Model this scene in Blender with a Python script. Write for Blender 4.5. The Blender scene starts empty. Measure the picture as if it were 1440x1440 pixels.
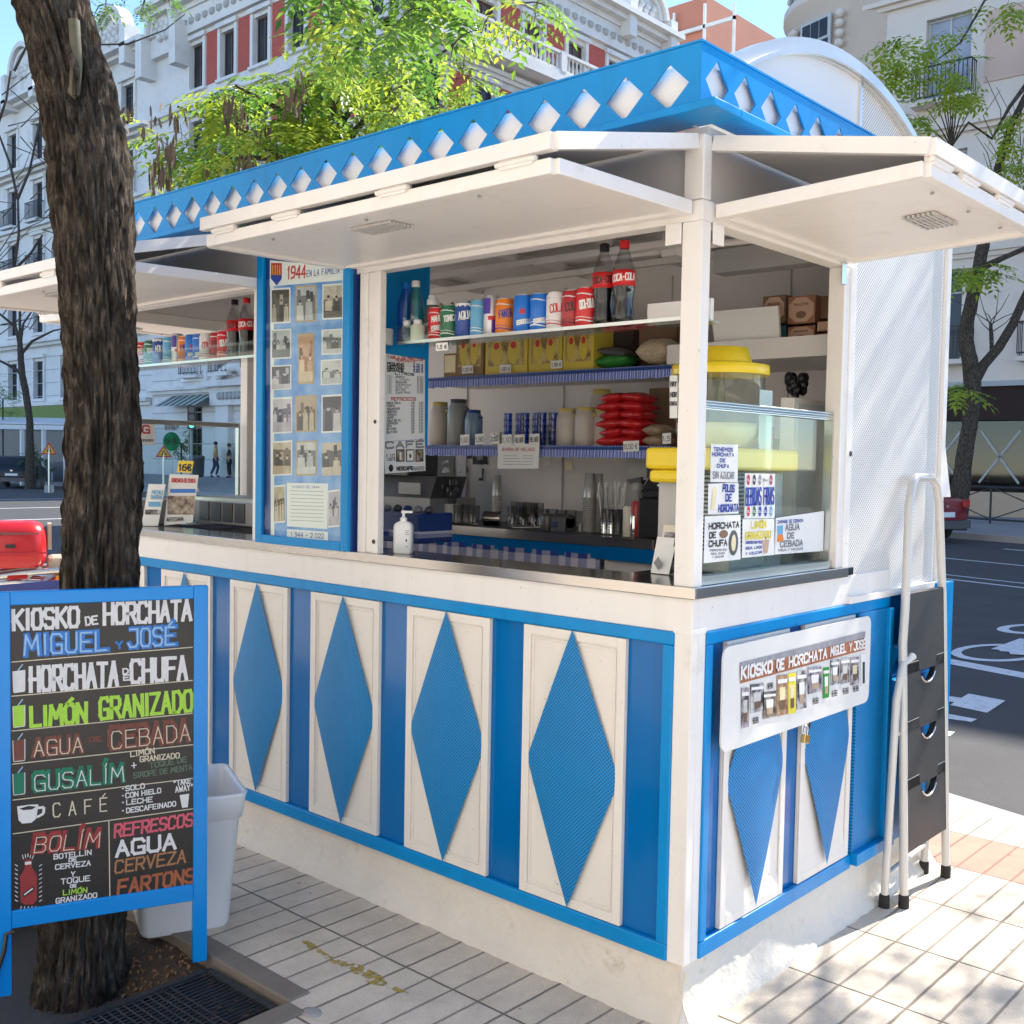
import bpy, math, random
import numpy as np
from mathutils import Vector, Matrix, noise as mnoise
rng = random.Random(7)
SC = bpy.context.scene
COL = SC.collection
# ------------------------------------------------------------------ camera, sky, sun, exposure
CY, CP, CR, CF = 0.7335, -0.0466, 0.018, 1525.9
CAM = np.array([1.5392, -2.4222, 1.5061])
_fw = np.array([-math.sin(CY)*math.cos(CP), math.cos(CY)*math.cos(CP), math.sin(CP)])
_r0 = np.array([math.cos(CY), math.sin(CY), 0.0]); _u0 = np.cross(_r0, _fw)
_rt = math.cos(CR)*_r0 + math.sin(CR)*_u0
_up = -math.sin(CR)*_r0 + math.cos(CR)*_u0
cd = bpy.data.cameras.new('camera'); cam = bpy.data.objects.new('camera', cd); COL.objects.link(cam)
cd.sensor_width = 36.0; cd.sensor_fit = 'HORIZONTAL'; cd.lens = CF/1440*36
cd.clip_start = 0.05; cd.clip_end = 2000
_m = Matrix(((_rt[0], _up[0], -_fw[0], CAM[0]), (_rt[1], _up[1], -_fw[1], CAM[1]), (_rt[2], _up[2], -_fw[2], CAM[2]), (0, 0, 0, 1)))
cam.matrix_world = _m
SC.camera = cam
SUN = Vector((0.13, 1.0, 0.95)).normalized()
w = bpy.data.worlds.new('World'); SC.world = w; w.use_nodes = True
nt = w.node_tree; nt.nodes.clear()
sky = nt.nodes.new('ShaderNodeTexSky'); sky.sky_type = 'NISHITA'; sky.sun_disc = False
sky.sun_elevation = math.asin(SUN.z); sky.sun_rotation = math.atan2(SUN.x, SUN.y)
sky.altitude = 600; sky.air_density = 0.8; sky.dust_density = 0.0; sky.ozone_density = 4.0
bg = nt.nodes.new('ShaderNodeBackground'); bg.inputs[1].default_value = 0.115
wo = nt.nodes.new('ShaderNodeOutputWorld')
hs = nt.nodes.new('ShaderNodeHueSaturation'); hs.inputs['Saturation'].default_value = 1.04
tn = nt.nodes.new('ShaderNodeMix'); tn.data_type = 'RGBA'; tn.blend_type = 'MULTIPLY'; tn.inputs[0].default_value = 1.0; tn.inputs[7].default_value = (1.08, 1.0, 0.93, 1)
nt.links.new(sky.outputs[0], hs.inputs['Color']); nt.links.new(hs.outputs[0], tn.inputs[6]); nt.links.new(tn.outputs[2], bg.inputs[0]); nt.links.new(bg.outputs[0], wo.inputs[0])
sl = bpy.data.lights.new('sun', 'SUN'); sl.energy = 2.9; sl.angle = math.radians(0.5); sl.color = (1.0, 0.94, 0.84)
so = bpy.data.objects.new('sun', sl); COL.objects.link(so)
so.rotation_euler = SUN.to_track_quat('Z', 'Y').to_euler(); so.location = (0, 0, 30)
SC.view_settings.view_transform = 'Standard'; SC.view_settings.look = 'None'
SC.view_settings.exposure = 1.97; SC.view_settings.gamma = 1.0; SC.view_settings.use_curve_mapping = False

# ------------------------------------------------------------------ photogrammetry helpers: a photo point on a known plane
def ray(u, v): return _fw + _rt*(u-720)/CF - _up*(v-720)/CF
def on(ax, val, u, v):
    d = ray(u, v); return CAM + d*((val-CAM[ax])/d[ax])
def PX(x, u, v): return on(0, x, u, v)
def PY(y, u, v): return on(1, y, u, v)
def PZ(z, u, v): return on(2, z, u, v)
def PD(dep, u, v): return CAM + ray(u, v)*dep

# ------------------------------------------------------------------ mesh builder and object helpers
INV = {}
class MB:
    def __init__(s): s.v = []; s.f = []; s.m = []; s.s = []; s.mats = []
    def mi(s, mat):
        if mat not in s.mats: s.mats.append(mat)
        return s.mats.index(mat)
    def add(s, vs, fs, mat, sm=False):
        b = len(s.v); k = s.mi(mat)
        s.v.extend([tuple(map(float, p)) for p in vs])
        for f in fs: s.f.append([b+i for i in f]); s.m.append(k); s.s.append(sm)
        return s
    def box(s, a, b, mat):
        x0, x1 = sorted((a[0], b[0])); y0, y1 = sorted((a[1], b[1])); z0, z1 = sorted((a[2], b[2]))
        vs = [(x0,y0,z0),(x1,y0,z0),(x1,y1,z0),(x0,y1,z0),(x0,y0,z1),(x1,y0,z1),(x1,y1,z1),(x0,y1,z1)]
        return s.add(vs, [(0,3,2,1),(4,5,6,7),(0,1,5,4),(1,2,6,5),(2,3,7,6),(3,0,4,7)], mat)
    def obox(s, c, ex, ey, ez, mat):          # oriented box: centre and three half-axis vectors
        c, ex, ey, ez = map(np.asarray, (c, ex, ey, ez)); vs = []
        for k in (-1, 1):
            for a, b in ((-1,-1),(1,-1),(1,1),(-1,1)): vs.append(c+ex*a+ey*b+ez*k)
        return s.add(vs, [(0,3,2,1),(4,5,6,7),(0,1,5,4),(1,2,6,5),(2,3,7,6),(3,0,4,7)], mat)
    def bar(s, p, q, w, h, mat, up=(0,0,1)):  # rectangular bar from p to q
        p, q = np.asarray(p, float), np.asarray(q, float); d = q-p; L = np.linalg.norm(d); d = d/L
        a = np.cross(d, up)
        if np.linalg.norm(a) < 1e-4: a = np.cross(d, (1,0,0))
        a = a/np.linalg.norm(a); b = np.cross(a, d)
        return s.obox((p+q)/2, a*w/2, d*L/2, b*h/2, mat)
    def slab(s, quad, t, mat, n=None):        # quad (4 pts) thickened by t along its normal
        q = [np.asarray(p, float) for p in quad]
        if n is None:
            n = np.cross(q[1]-q[0], q[3]-q[0]); n = n/np.linalg.norm(n)
        n = np.asarray(n)*t
        vs = q+[p+n for p in q]
        return s.add(vs, [(3,2,1,0),(4,5,6,7),(0,1,5,4),(1,2,6,5),(2,3,7,6),(3,0,4,7)], mat)
    def prism(s, poly, d, mat):               # polygon (3d pts) extruded by vector d
        n = len(poly); d = np.asarray(d, float); q = [np.asarray(p, float) for p in poly]
        fs = [tuple(range(n-1,-1,-1)), tuple(range(n, 2*n))]+[(i,(i+1)%n,n+(i+1)%n,n+i) for i in range(n)]
        return s.add(q+[p+d for p in q], fs, mat)
    def tube(s, pts, rad, mat, n=8, cap=True, sm=True):
        pts = [np.asarray(p, float) for p in pts]; rad = rad if hasattr(rad, '__len__') else [rad]*len(pts)
        vs = []; prev = None
        for i, p in enumerate(pts):
            t = pts[min(i+1, len(pts)-1)]-pts[max(i-1, 0)]; t = t/(np.linalg.norm(t)+1e-12)
            if prev is None:
                a = np.cross(t, (0,0,1)); a = np.cross(t, (1,0,0)) if np.linalg.norm(a) < 1e-3 else a
            else: a = prev-t*(prev@t)
            a = a/(np.linalg.norm(a)+1e-12); b = np.cross(t, a); prev = a
            for k in range(n):
                g = 2*math.pi*k/n; vs.append(p+rad[i]*(math.cos(g)*a+math.sin(g)*b))
        fs = [(i*n+k, i*n+(k+1)%n, (i+1)*n+(k+1)%n, (i+1)*n+k) for i in range(len(pts)-1) for k in range(n)]
        s.add(vs, fs, mat, sm)
        if cap:
            L = len(pts)-1
            s.add(vs[:n], [tuple(range(n-1,-1,-1))], mat); s.add(vs[L*n:], [tuple(range(n))], mat)
        return s
    def lathe(s, c, prof, mat, n=20, sm=True, squash=(1,1), rot=0):    # prof: list of (r, z)
        vs = []; c = np.asarray(c, float)
        for r, z in prof:
            for k in range(n):
                g = 2*math.pi*k/n; x, y = r*squash[0]*math.cos(g), r*squash[1]*math.sin(g)
                vs.append(c+np.array([x*math.cos(rot)-y*math.sin(rot), x*math.sin(rot)+y*math.cos(rot), z]))
        fs = [(i*n+k, i*n+(k+1)%n, (i+1)*n+(k+1)%n, (i+1)*n+k) for i in range(len(prof)-1) for k in range(n)]
        s.add(vs, fs, mat, sm)
        if prof[0][0] > 1e-5: s.add(vs[:n], [tuple(range(n-1,-1,-1))], mat)
        if prof[-1][0] > 1e-5: s.add(vs[-n:], [tuple(range(n))], mat)
        return s
    def ball(s, c, r, mat, n=12, m=8):
        prof = [(max(1e-6, math.sin(math.pi*i/m)), -math.cos(math.pi*i/m)) for i in range(m+1)]
        r = r if hasattr(r, '__len__') else (r, r, r)
        vs = [np.asarray(c)+np.array([r[0]*p*math.cos(2*math.pi*k/n), r[1]*p*math.sin(2*math.pi*k/n), r[2]*z]) for p, z in prof for k in range(n)]
        return s.add(vs, [(i*n+k, i*n+(k+1)%n, (i+1)*n+(k+1)%n, (i+1)*n+k) for i in range(m) for k in range(n)], mat, True)
    def build(s, name, parent=None, bevel=0, kind=None, label=None):
        me = bpy.data.meshes.new(name); 
        vs = s.v
        if parent is not None and parent.name in INV:
            M = INV[parent.name]; vs = [tuple(M @ Vector(p)) for p in vs]
        me.from_pydata(vs, [], s.f)
        for m in s.mats: me.materials.append(m)
        me.polygons.foreach_set('material_index', s.m); me.polygons.foreach_set('use_smooth', s.s)
        me.update()
        o = bpy.data.objects.new(name, me); COL.objects.link(o)
        if parent is not None:
            o.parent = parent
            if parent.name in INV: INV[o.name] = INV[parent.name]
        if bevel:
            b = o.modifiers.new('bevel', 'BEVEL'); b.width = bevel; b.segments = 2; b.limit_method = 'ANGLE'; b.angle_limit = math.radians(40)
        if kind: o['kind'] = kind
        if label: o['label'] = label
        return o
def tag(o, label, cat, group=None):
    o['label'] = label; o['category'] = cat
    if group: o['group'] = group
    return o
def thing(name, loc, label, cat, group=None, rz=0.0):
    o = bpy.data.objects.new(name, None); COL.objects.link(o)
    o.empty_display_size = 0.1; o.location = tuple(map(float, loc)); o.rotation_euler = (0, 0, rz)
    INV[o.name] = (Matrix.Translation(Vector(o.location)) @ Matrix.Rotation(rz, 4, 'Z')).inverted()
    return tag(o, label, cat, group)
def dup(root, loc, rz, label, group=None):
    r = root.copy(); COL.objects.link(r); r.location = tuple(map(float, loc)); r.rotation_euler = (0, 0, rz); r['label'] = label
    if group: r['group'] = group
    for ch in list(root.children):
        c = ch.copy(); COL.objects.link(c); c.parent = r
        for g in list(ch.children):
            d = g.copy(); COL.objects.link(d); d.parent = c
    return r

# ------------------------------------------------------------------ materials
def mat(name, rgb, rough=0.5, metal=0.0, var=0.12, vs=6.0, bump=0.0, bs=60.0, spec=0.5, coat=0.0, dirt=None, ds=2.5, dt=0.55, streak=0.0):
    m = bpy.data.materials.new(name); m.use_nodes = True; n = m.node_tree.nodes; l = m.node_tree.links
    b = n['Principled BSDF']; b.inputs['Roughness'].default_value = rough; b.inputs['Metallic'].default_value = metal
    b.inputs['Specular IOR Level'].default_value = spec; b.inputs['Coat Weight'].default_value = coat
    tc = n.new('ShaderNodeTexCoord'); tx = n.new('ShaderNodeTexNoise'); tx.inputs['Scale'].default_value = vs; tx.inputs['Detail'].default_value = 5
    l.new(tc.outputs['Object'], tx.inputs['Vector'])
    mx = n.new('ShaderNodeMix'); mx.data_type = 'RGBA'
    mx.inputs[6].default_value = (*[c*(1-var) for c in rgb], 1); mx.inputs[7].default_value = (*[min(1, c*(1+var)) for c in rgb], 1)
    l.new(tx.outputs[0], mx.inputs[0]); out = mx.outputs[2]
    if dirt:
        t2 = n.new('ShaderNodeTexNoise'); t2.inputs['Scale'].default_value = ds; t2.inputs['Detail'].default_value = 8; t2.inputs['Roughness'].default_value = 0.7
        l.new(tc.outputs['Object'], t2.inputs['Vector'])
        r = n.new('ShaderNodeMapRange'); r.inputs[1].default_value = dt; r.inputs[2].default_value = dt+0.2; l.new(t2.outputs[0], r.inputs[0])
        m2 = n.new('ShaderNodeMix'); m2.data_type = 'RGBA'; l.new(r.outputs[0], m2.inputs[0]); l.new(out, m2.inputs[6]); m2.inputs[7].default_value = (*dirt, 1); out = m2.outputs[2]
    if streak:                                # runs and grime: long noise down the face, and small chips
        mp = n.new('ShaderNodeMapping'); mp.inputs[3].default_value = (1, 1, .10); l.new(tc.outputs['Object'], mp.inputs[0])
        t4 = n.new('ShaderNodeTexNoise'); t4.inputs['Scale'].default_value = 16; t4.inputs['Detail'].default_value = 6; l.new(mp.outputs[0], t4.inputs['Vector'])
        r4 = n.new('ShaderNodeMapRange'); r4.inputs[1].default_value = .54; r4.inputs[2].default_value = .74; r4.inputs[3].default_value = 1.0; r4.inputs[4].default_value = 1-streak; l.new(t4.outputs[0], r4.inputs[0])
        t5 = n.new('ShaderNodeTexNoise'); t5.inputs['Scale'].default_value = 75; t5.inputs['Detail'].default_value = 2; l.new(tc.outputs['Object'], t5.inputs['Vector'])
        r5 = n.new('ShaderNodeMapRange'); r5.inputs[1].default_value = .735; r5.inputs[2].default_value = .76; r5.inputs[3].default_value = 1.0; r5.inputs[4].default_value = .62; l.new(t5.outputs[0], r5.inputs[0])
        mm = n.new('ShaderNodeMath'); mm.operation = 'MULTIPLY'; l.new(r4.outputs[0], mm.inputs[0]); l.new(r5.outputs[0], mm.inputs[1])
        m4 = n.new('ShaderNodeMix'); m4.data_type = 'RGBA'; m4.blend_type = 'MULTIPLY'; m4.inputs[0].default_value = 1.0; l.new(out, m4.inputs[6]); l.new(mm.outputs[0], m4.inputs[7]); out = m4.outputs[2]
    l.new(out, b.inputs['Base Color'])
    if bump:
        t3 = n.new('ShaderNodeTexNoise'); t3.inputs['Scale'].default_value = bs; t3.inputs['Detail'].default_value = 4; l.new(tc.outputs['Object'], t3.inputs['Vector'])
        bp = n.new('ShaderNodeBump'); bp.inputs['Strength'].default_value = bump; bp.inputs['Distance'].default_value = 0.01
        l.new(t3.outputs[0], bp.inputs['Height']); l.new(bp.outputs[0], b.inputs['Normal'])
    return m
def M_(nt_, op, a, b=None):
    n = nt_.nodes.new('ShaderNodeMath'); n.operation = op
    for i, x in enumerate((a, b)):
        if x is None: continue
        if hasattr(x, 'is_linked') or hasattr(x, 'links'): nt_.links.new(x, n.inputs[i])
        else: n.inputs[i].default_value = x
    return n.outputs[0]
def perforated(name, rgb, hole, axes=(0, 2), pitch=0.007, rough=0.45, amt=0.8):
    m = mat(name, rgb, rough, 0.0, 0.1); t = m.node_tree; b = t.nodes['Principled BSDF']
    tc = t.nodes.new('ShaderNodeTexCoord'); sp = t.nodes.new('ShaderNodeSeparateXYZ'); t.links.new(tc.outputs['Object'], sp.inputs[0])
    k = 2*math.pi/pitch
    a = M_(t, 'SINE', M_(t, 'MULTIPLY', sp.outputs[axes[0]], k)); c = M_(t, 'SINE', M_(t, 'MULTIPLY', sp.outputs[axes[1]], k))
    g = M_(t, 'MULTIPLY', a, c); r = t.nodes.new('ShaderNodeMapRange'); r.inputs[1].default_value = 0.0; r.inputs[2].default_value = 0.3; t.links.new(g, r.inputs[0])
    mx = t.nodes.new('ShaderNodeMix'); mx.data_type = 'RGBA'; src = b.inputs['Base Color'].links[0].from_socket
    f = M_(t, 'MULTIPLY', r.outputs[0], amt)
    t.links.new(f, mx.inputs[0]); t.links.new(src, mx.inputs[6]); mx.inputs[7].default_value = (*hole, 1); t.links.new(mx.outputs[2], b.inputs['Base Color'])
    bp = t.nodes.new('ShaderNodeBump'); bp.inputs['Strength'].default_value = 0.5; bp.inputs['Distance'].default_value = 0.002; bp.invert = True
    t.links.new(r.outputs[0], bp.inputs['Height']); t.links.new(bp.outputs[0], b.inputs['Normal'])
    return m
def glass(name, tint=(0.92, 0.97, 0.95), refl=1.0):
    m = bpy.data.materials.new(name); m.use_nodes = True; t = m.node_tree; n = t.nodes; n.clear()
    o = n.new('ShaderNodeOutputMaterial'); tr = n.new('ShaderNodeBsdfTransparent'); tr.inputs[0].default_value = (*tint, 1)
    gl = n.new('ShaderNodeBsdfGlossy'); gl.inputs['Roughness'].default_value = 0.03
    fr = n.new('ShaderNodeLayerWeight'); fr.inputs[0].default_value = 0.5
    fz = M_(t, 'ADD', M_(t, 'MULTIPLY', M_(t, 'POWER', fr.outputs['Facing'], 5.0), 0.85), 0.045)
    mx = n.new('ShaderNodeMixShader'); t.links.new(M_(t, 'MULTIPLY', fz, refl), mx.inputs[0]); t.links.new(tr.outputs[0], mx.inputs[1]); t.links.new(gl.outputs[0], mx.inputs[2]); t.links.new(mx.outputs[0], o.inputs[0])
    return m
def print_mat(name, dark, light, scale=30.0, contrast=(0.4, 0.6), seed=0.0):   # a printed picture: blotches of tone on paper
    m = bpy.data.materials.new(name); m.use_nodes = True; t = m.node_tree; b = t.nodes['Principled BSDF']; b.inputs['Roughness'].default_value = 0.35
    tc = t.nodes.new('ShaderNodeTexCoord'); mp = t.nodes.new('ShaderNodeMapping'); mp.inputs[1].default_value = (seed, seed*2, seed*3)
    tx = t.nodes.new('ShaderNodeTexNoise'); tx.inputs['Scale'].default_value = scale; tx.inputs['Detail'].default_value = 6; tx.inputs['Roughness'].default_value = 0.6
    t.links.new(tc.outputs['Object'], mp.inputs[0]); t.links.new(mp.outputs[0], tx.inputs['Vector'])
    cr = t.nodes.new('ShaderNodeValToRGB'); cr.color_ramp.elements[0].position = contrast[0]; cr.color_ramp.elements[1].position = contrast[1]
    cr.color_ramp.elements[0].color = (*dark, 1); cr.color_ramp.elements[1].color = (*light, 1)
    t.links.new(tx.outputs[0], cr.inputs[0]); t.links.new(cr.outputs[0], b.inputs['Base Color'])
    return m
def leafmat(name, c1, c2, tr=(0.35, 0.6, 0.03), trf=0.5):
    m = bpy.data.materials.new(name); m.use_nodes = True; t = m.node_tree; n = t.nodes; b = n['Principled BSDF']; o = n['Material Output']
    b.inputs['Roughness'].default_value = 0.45
    ge = n.new('ShaderNodeNewGeometry'); mx = n.new('ShaderNodeMix'); mx.data_type = 'RGBA'
    mx.inputs[6].default_value = (*c1, 1); mx.inputs[7].default_value = (*c2, 1)
    t.links.new(ge.outputs['Random Per Island'], mx.inputs[0]); t.links.new(mx.outputs[2], b.inputs['Base Color'])
    ts = n.new('ShaderNodeBsdfTranslucent'); m2 = n.new('ShaderNodeMix'); m2.data_type = 'RGBA'
    m2.inputs[6].default_value = (tr[0]*.6, tr[1]*.7, tr[2], 1); m2.inputs[7].default_value = (*tr, 1)
    t.links.new(ge.outputs['Random Per Island'], m2.inputs[0]); t.links.new(m2.outputs[2], ts.inputs[0])
    ms = n.new('ShaderNodeMixShader'); ms.inputs[0].default_value = trf
    t.links.new(b.outputs[0], ms.inputs[1]); t.links.new(ts.outputs[0], ms.inputs[2]); t.links.new(ms.outputs[0], o.inputs[0])
    return m
W_ = mat('white_paint', (0.81, 0.78, 0.745), 0.4, var=0.03, vs=3, dirt=(0.64, 0.59, 0.52), ds=8, dt=0.60, bump=0.04, bs=25, streak=.05)
WC = mat('white_clean', (0.82, 0.80, 0.77), 0.35, var=0.02)
WP = mat('white_panel_paint', (0.80, 0.755, 0.69), 0.4, var=0.04, vs=4, dirt=(0.62, 0.56, 0.48), ds=9, dt=0.64, streak=.05)
WI = mat('inner_wall_paint', (0.72, 0.69, 0.68), 0.5, var=0.05)
BL = mat('blue_paint', (0.0, 0.245, 0.60), 0.30, var=0.10, vs=5, bump=0.06, bs=18, spec=.3, dirt=(0.0,0.17,0.42), ds=11, dt=.6, streak=.12)
BG = mat('blue_gloss', (0.0, 0.14, 0.43), 0.14, var=0.12, vs=3, coat=0.15, spec=.35, streak=.12, bump=0.03, bs=6)
BP = perforated('blue_perforated_sheet', (0.0, 0.275, 0.66), (0.0, 0.04, 0.14), (0, 2), .0115, amt=.95)
BPY = perforated('blue_perforated_side', (0.0, 0.275, 0.66), (0.0, 0.04, 0.14), (1, 2), .0115, amt=.95)
WPY = perforated('white_perforated_side', (0.84, 0.83, 0.80), (0.20, 0.20, 0.20), (1, 2), pitch=0.014, amt=0.8)
CONC = mat('plinth_render', (0.72, 0.66, 0.57), 0.85, var=0.10, vs=9, bump=0.45, bs=45, dirt=(0.45, 0.38, 0.29), ds=9, dt=0.57)
STEEL = mat('stainless_steel', (0.55, 0.52, 0.49), 0.22, 1.0, var=0.15, vs=3, bump=0.02, bs=200)
STEELD = mat('dark_steel_top', (0.30, 0.28, 0.26), 0.16, 1.0, var=0.3, vs=5, bump=0.05, bs=30)
CHROME = mat('chrome', (0.7, 0.7, 0.7), 0.12, 1.0, var=0.05)
ALU = mat('aluminium', (0.62, 0.64, 0.63), 0.3, 1.0, var=0.06)
ZINC = mat('zinc_sheet', (0.78, 0.76, 0.73), 0.3, 0.85, var=0.12, vs=5)
BLACK = mat('black_plastic', (0.02, 0.02, 0.022), 0.35, var=0.2)
RUBBER = mat('rubber', (0.02, 0.018, 0.016), 0.8, var=0.2)
GREY = mat('grey_plastic', (0.33, 0.33, 0.33), 0.45, var=0.1)
GREYD = mat('dark_grey_metal', (0.11, 0.11, 0.115), 0.4, 0.4, var=0.15)
CHALK = mat('chalkboard', (0.022, 0.020, 0.019), 0.28, var=0.5, vs=7)
PAPER = mat('white_paper', (0.80, 0.80, 0.78), 0.5, var=0.02)
INK = mat('black_ink', (0.03, 0.03, 0.035), 0.5, var=0.1)
INKB = mat('blue_ink', (0.02, 0.05, 0.35), 0.5, var=0.1)
INKR = mat('red_ink', (0.55, 0.03, 0.04), 0.5, var=0.1)
INKY = mat('yellow_ink', (0.75, 0.62, 0.05), 0.5, var=0.1)
INKG = mat('grey_ink', (0.25, 0.25, 0.27), 0.5, var=0.1)
RED = mat('red_can_paint', (0.62, 0.02, 0.025), 0.3, var=0.08)
REDD = mat('deep_red_paint', (0.42, 0.02, 0.03), 0.3, var=0.1)
YEL = mat('yellow_plastic', (0.85, 0.62, 0.02), 0.3, var=0.04)
GLASS = glass('clear_glass')
GLASSG = glass('greenish_glass', (0.90, 0.95, 0.93), .8)
PETB = glass('blue_pet', (0.42, 0.62, 0.95), 2.0)
PETG = glass('green_pet', (0.30, 0.78, 0.68), 2.0)
PETC = glass('clear_pet', (0.74, 0.74, 0.75), 1.6)
TUMB = glass('tumbler_glass', (0.93, 0.93, 0.93), 2.5)
COLA = mat('cola_liquid', (0.010, 0.005, 0.004), 0.3, var=0.1, spec=.15)
GOLD = mat('brass', (0.72, 0.48, 0.15), 0.25, 1.0, var=0.1)
CREAM = mat('cream_plastic', (0.70, 0.66, 0.55), 0.4, var=0.04)
MILK = mat('milky_drink', (0.78, 0.68, 0.42), 0.3, var=0.05)
BROWN = mat('cardboard', (0.20, 0.12, 0.07), 0.7, var=0.15)
DKBLUE = mat('dark_blue_plastic', (0.015, 0.05, 0.22), 0.35, var=0.15)

# ------------------------------------------------------------------ stroke lettering, lettered by hand
GL = {'A':[[(0,0),(.5,1),(1,0)],[(.2,.36),(.8,.36)]],'B':[[(0,0),(0,1),(.75,1),(.92,.86),(.92,.66),(.75,.53),(0,.53)],[(.75,.53),(1,.38),(1,.14),(.8,0),(0,0)]],
'C':[[(1,.84),(.82,1),(.18,1),(0,.82),(0,.18),(.18,0),(.82,0),(1,.16)]],'D':[[(0,0),(0,1),(.65,1),(1,.75),(1,.25),(.65,0),(0,0)]],
'E':[[(1,1),(0,1),(0,0),(1,0)],[(0,.52),(.8,.52)]],'F':[[(1,1),(0,1),(0,0)],[(0,.52),(.8,.52)]],'G':[[(1,.84),(.82,1),(.18,1),(0,.82),(0,.18),(.18,0),(1,0),(1,.45),(.55,.45)]],
'H':[[(0,0),(0,1)],[(1,0),(1,1)],[(0,.5),(1,.5)]],'I':[[(.5,0),(.5,1)]],'J':[[(.2,1),(1,1),(1,.2),(.8,0),(.2,0),(0,.2)]],'K':[[(0,0),(0,1)],[(1,1),(0,.45)],[(.25,.58),(1,0)]],
'L':[[(0,1),(0,0),(1,0)]],'M':[[(0,0),(.1,1),(.5,.35),(.9,1),(1,0)]],'N':[[(0,0),(0,1),(1,0),(1,1)]],'O':[[(.2,0),(0,.2),(0,.8),(.2,1),(.8,1),(1,.8),(1,.2),(.8,0),(.2,0)]],
'P':[[(0,0),(0,1),(.8,1),(1,.85),(1,.6),(.8,.45),(0,.45)]],'Q':[[(.2,0),(0,.2),(0,.8),(.2,1),(.8,1),(1,.8),(1,.2),(.8,0),(.2,0)],[(.6,.3),(1,-.08)]],
'R':[[(0,0),(0,1),(.8,1),(1,.85),(1,.62),(.8,.47),(0,.47)],[(.5,.47),(1,0)]],'S':[[(1,.86),(.82,1),(.2,1),(0,.84),(0,.66),(.2,.53),(.8,.47),(1,.34),(1,.16),(.8,0),(.18,0),(0,.14)]],
'T':[[(0,1),(1,1)],[(.5,1),(.5,0)]],'U':[[(0,1),(0,.18),(.2,0),(.8,0),(1,.18),(1,1)]],'V':[[(0,1),(.5,0),(1,1)]],'W':[[(0,1),(.22,0),(.5,.7),(.78,0),(1,1)]],
'X':[[(0,0),(1,1)],[(0,1),(1,0)]],'Y':[[(0,1),(.5,.5),(1,1)],[(.5,.5),(.5,0)]],'Z':[[(0,1),(1,1),(0,0),(1,0)]],
'0':[[(.2,0),(0,.2),(0,.8),(.2,1),(.8,1),(1,.8),(1,.2),(.8,0),(.2,0)]],'1':[[(.15,.78),(.5,1),(.5,0)]],'2':[[(0,.8),(.2,1),(.8,1),(1,.8),(1,.62),(0,0),(1,0)]],
'3':[[(0,1),(1,1),(.45,.58),(.8,.58),(1,.4),(1,.18),(.8,0),(0,0)]],'4':[[(.75,0),(.75,1),(0,.3),(1,.3)]],'5':[[(1,1),(0,1),(0,.58),(.75,.58),(1,.42),(1,.16),(.75,0),(0,0)]],
'6':[[(.9,1),(.2,.9),(0,.6),(0,.2),(.2,0),(.8,0),(1,.2),(1,.4),(.8,.55),(0,.5)]],'7':[[(0,1),(1,1),(.35,0)]],'8':[[(.2,.53),(0,.7),(0,.88),(.2,1),(.8,1),(1,.88),(1,.7),(.8,.53),(.2,.53),(0,.35),(0,.14),(.2,0),(.8,0),(1,.14),(1,.35),(.8,.53)]],
'9':[[(.1,0),(.8,.1),(1,.4),(1,.8),(.8,1),(.2,1),(0,.8),(0,.6),(.2,.45),(1,.5)]],',':[[(.5,.08),(.3,-.15)]],'.':[[(.5,0),(.5,.08)]],'-':[[(.1,.48),(.9,.48)]],'+':[[(.1,.48),(.9,.48)],[(.5,.1),(.5,.86)]],
'€':[[(1,.86),(.75,1),(.4,1),(.2,.8),(.2,.2),(.4,0),(.75,0),(1,.14)],[(0,.6),(.7,.6)],[(0,.4),(.7,.4)]],"'":[[(.5,1),(.5,.75)]],'"':[[(.3,1),(.3,.75)],[(.7,1),(.7,.75)]],':':[[(.5,.1),(.5,.2)],[(.5,.55),(.5,.65)]],'*':[[(.35,.4),(.65,.4)],[(.35,.48),(.65,.48)]],'&':[[(1,0),(.2,.75),(.35,1),(.6,.9),(.6,.7),(0,.3),(.2,0),(.6,0),(1,.4)]]}
ACC = {'É':'E','Í':'I','Ó':'O','Á':'A'}
GW = {'I':.35,'1':.6,'M':1.3,'W':1.35,',':.35,'.':.3,"'":.3,':':.3,'*':.5}
class Plane:
    def __init__(s, O, ex, ey): s.O = np.asarray(O, float); s.ex = np.asarray(ex, float)/np.linalg.norm(ex); e = np.asarray(ey, float); e = e-s.ex*(e@s.ex); s.ey = e/np.linalg.norm(e); s.n = np.cross(s.ex, s.ey)
    def __call__(s, a, b, c=0.0): return s.O+s.ex*a+s.ey*b+s.n*c
    def px(s, u, v):
        d = ray(u, v); P = CAM+d*(((s.O-CAM)@s.n)/(d@s.n)); return np.array([(P-s.O)@s.ex, (P-s.O)@s.ey])
class Cyl:                                   # wraps lettering round a can or bottle; a = arc length from the facing side
    def __init__(s, c, r, ang): s.c = np.asarray(c, float); s.r = r; s.ang = ang
    def __call__(s, a, b, c=0.0):
        g = s.ang+a/s.r; return s.c+np.array([(s.r+c)*math.cos(g), (s.r+c)*math.sin(g), b])
def glyphs(text, sx=.62, gap=.24):
    out = []; x = 0.0
    for ch in text:
        if ch == ' ': x += .5; continue
        k = ACC.get(ch, ch)
        if k not in GL: x += .5; continue
        wd = GW.get(k, 1)*sx
        for pl in GL[k]: out.append([(x+p[0]*wd, p[1]) for p in pl])
        if ch in ACC: out.append([(x+wd*.4, 1.1), (x+wd*.75, 1.3)])
        x += wd+gap
    return out, max(1e-6, x-gap)
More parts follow.
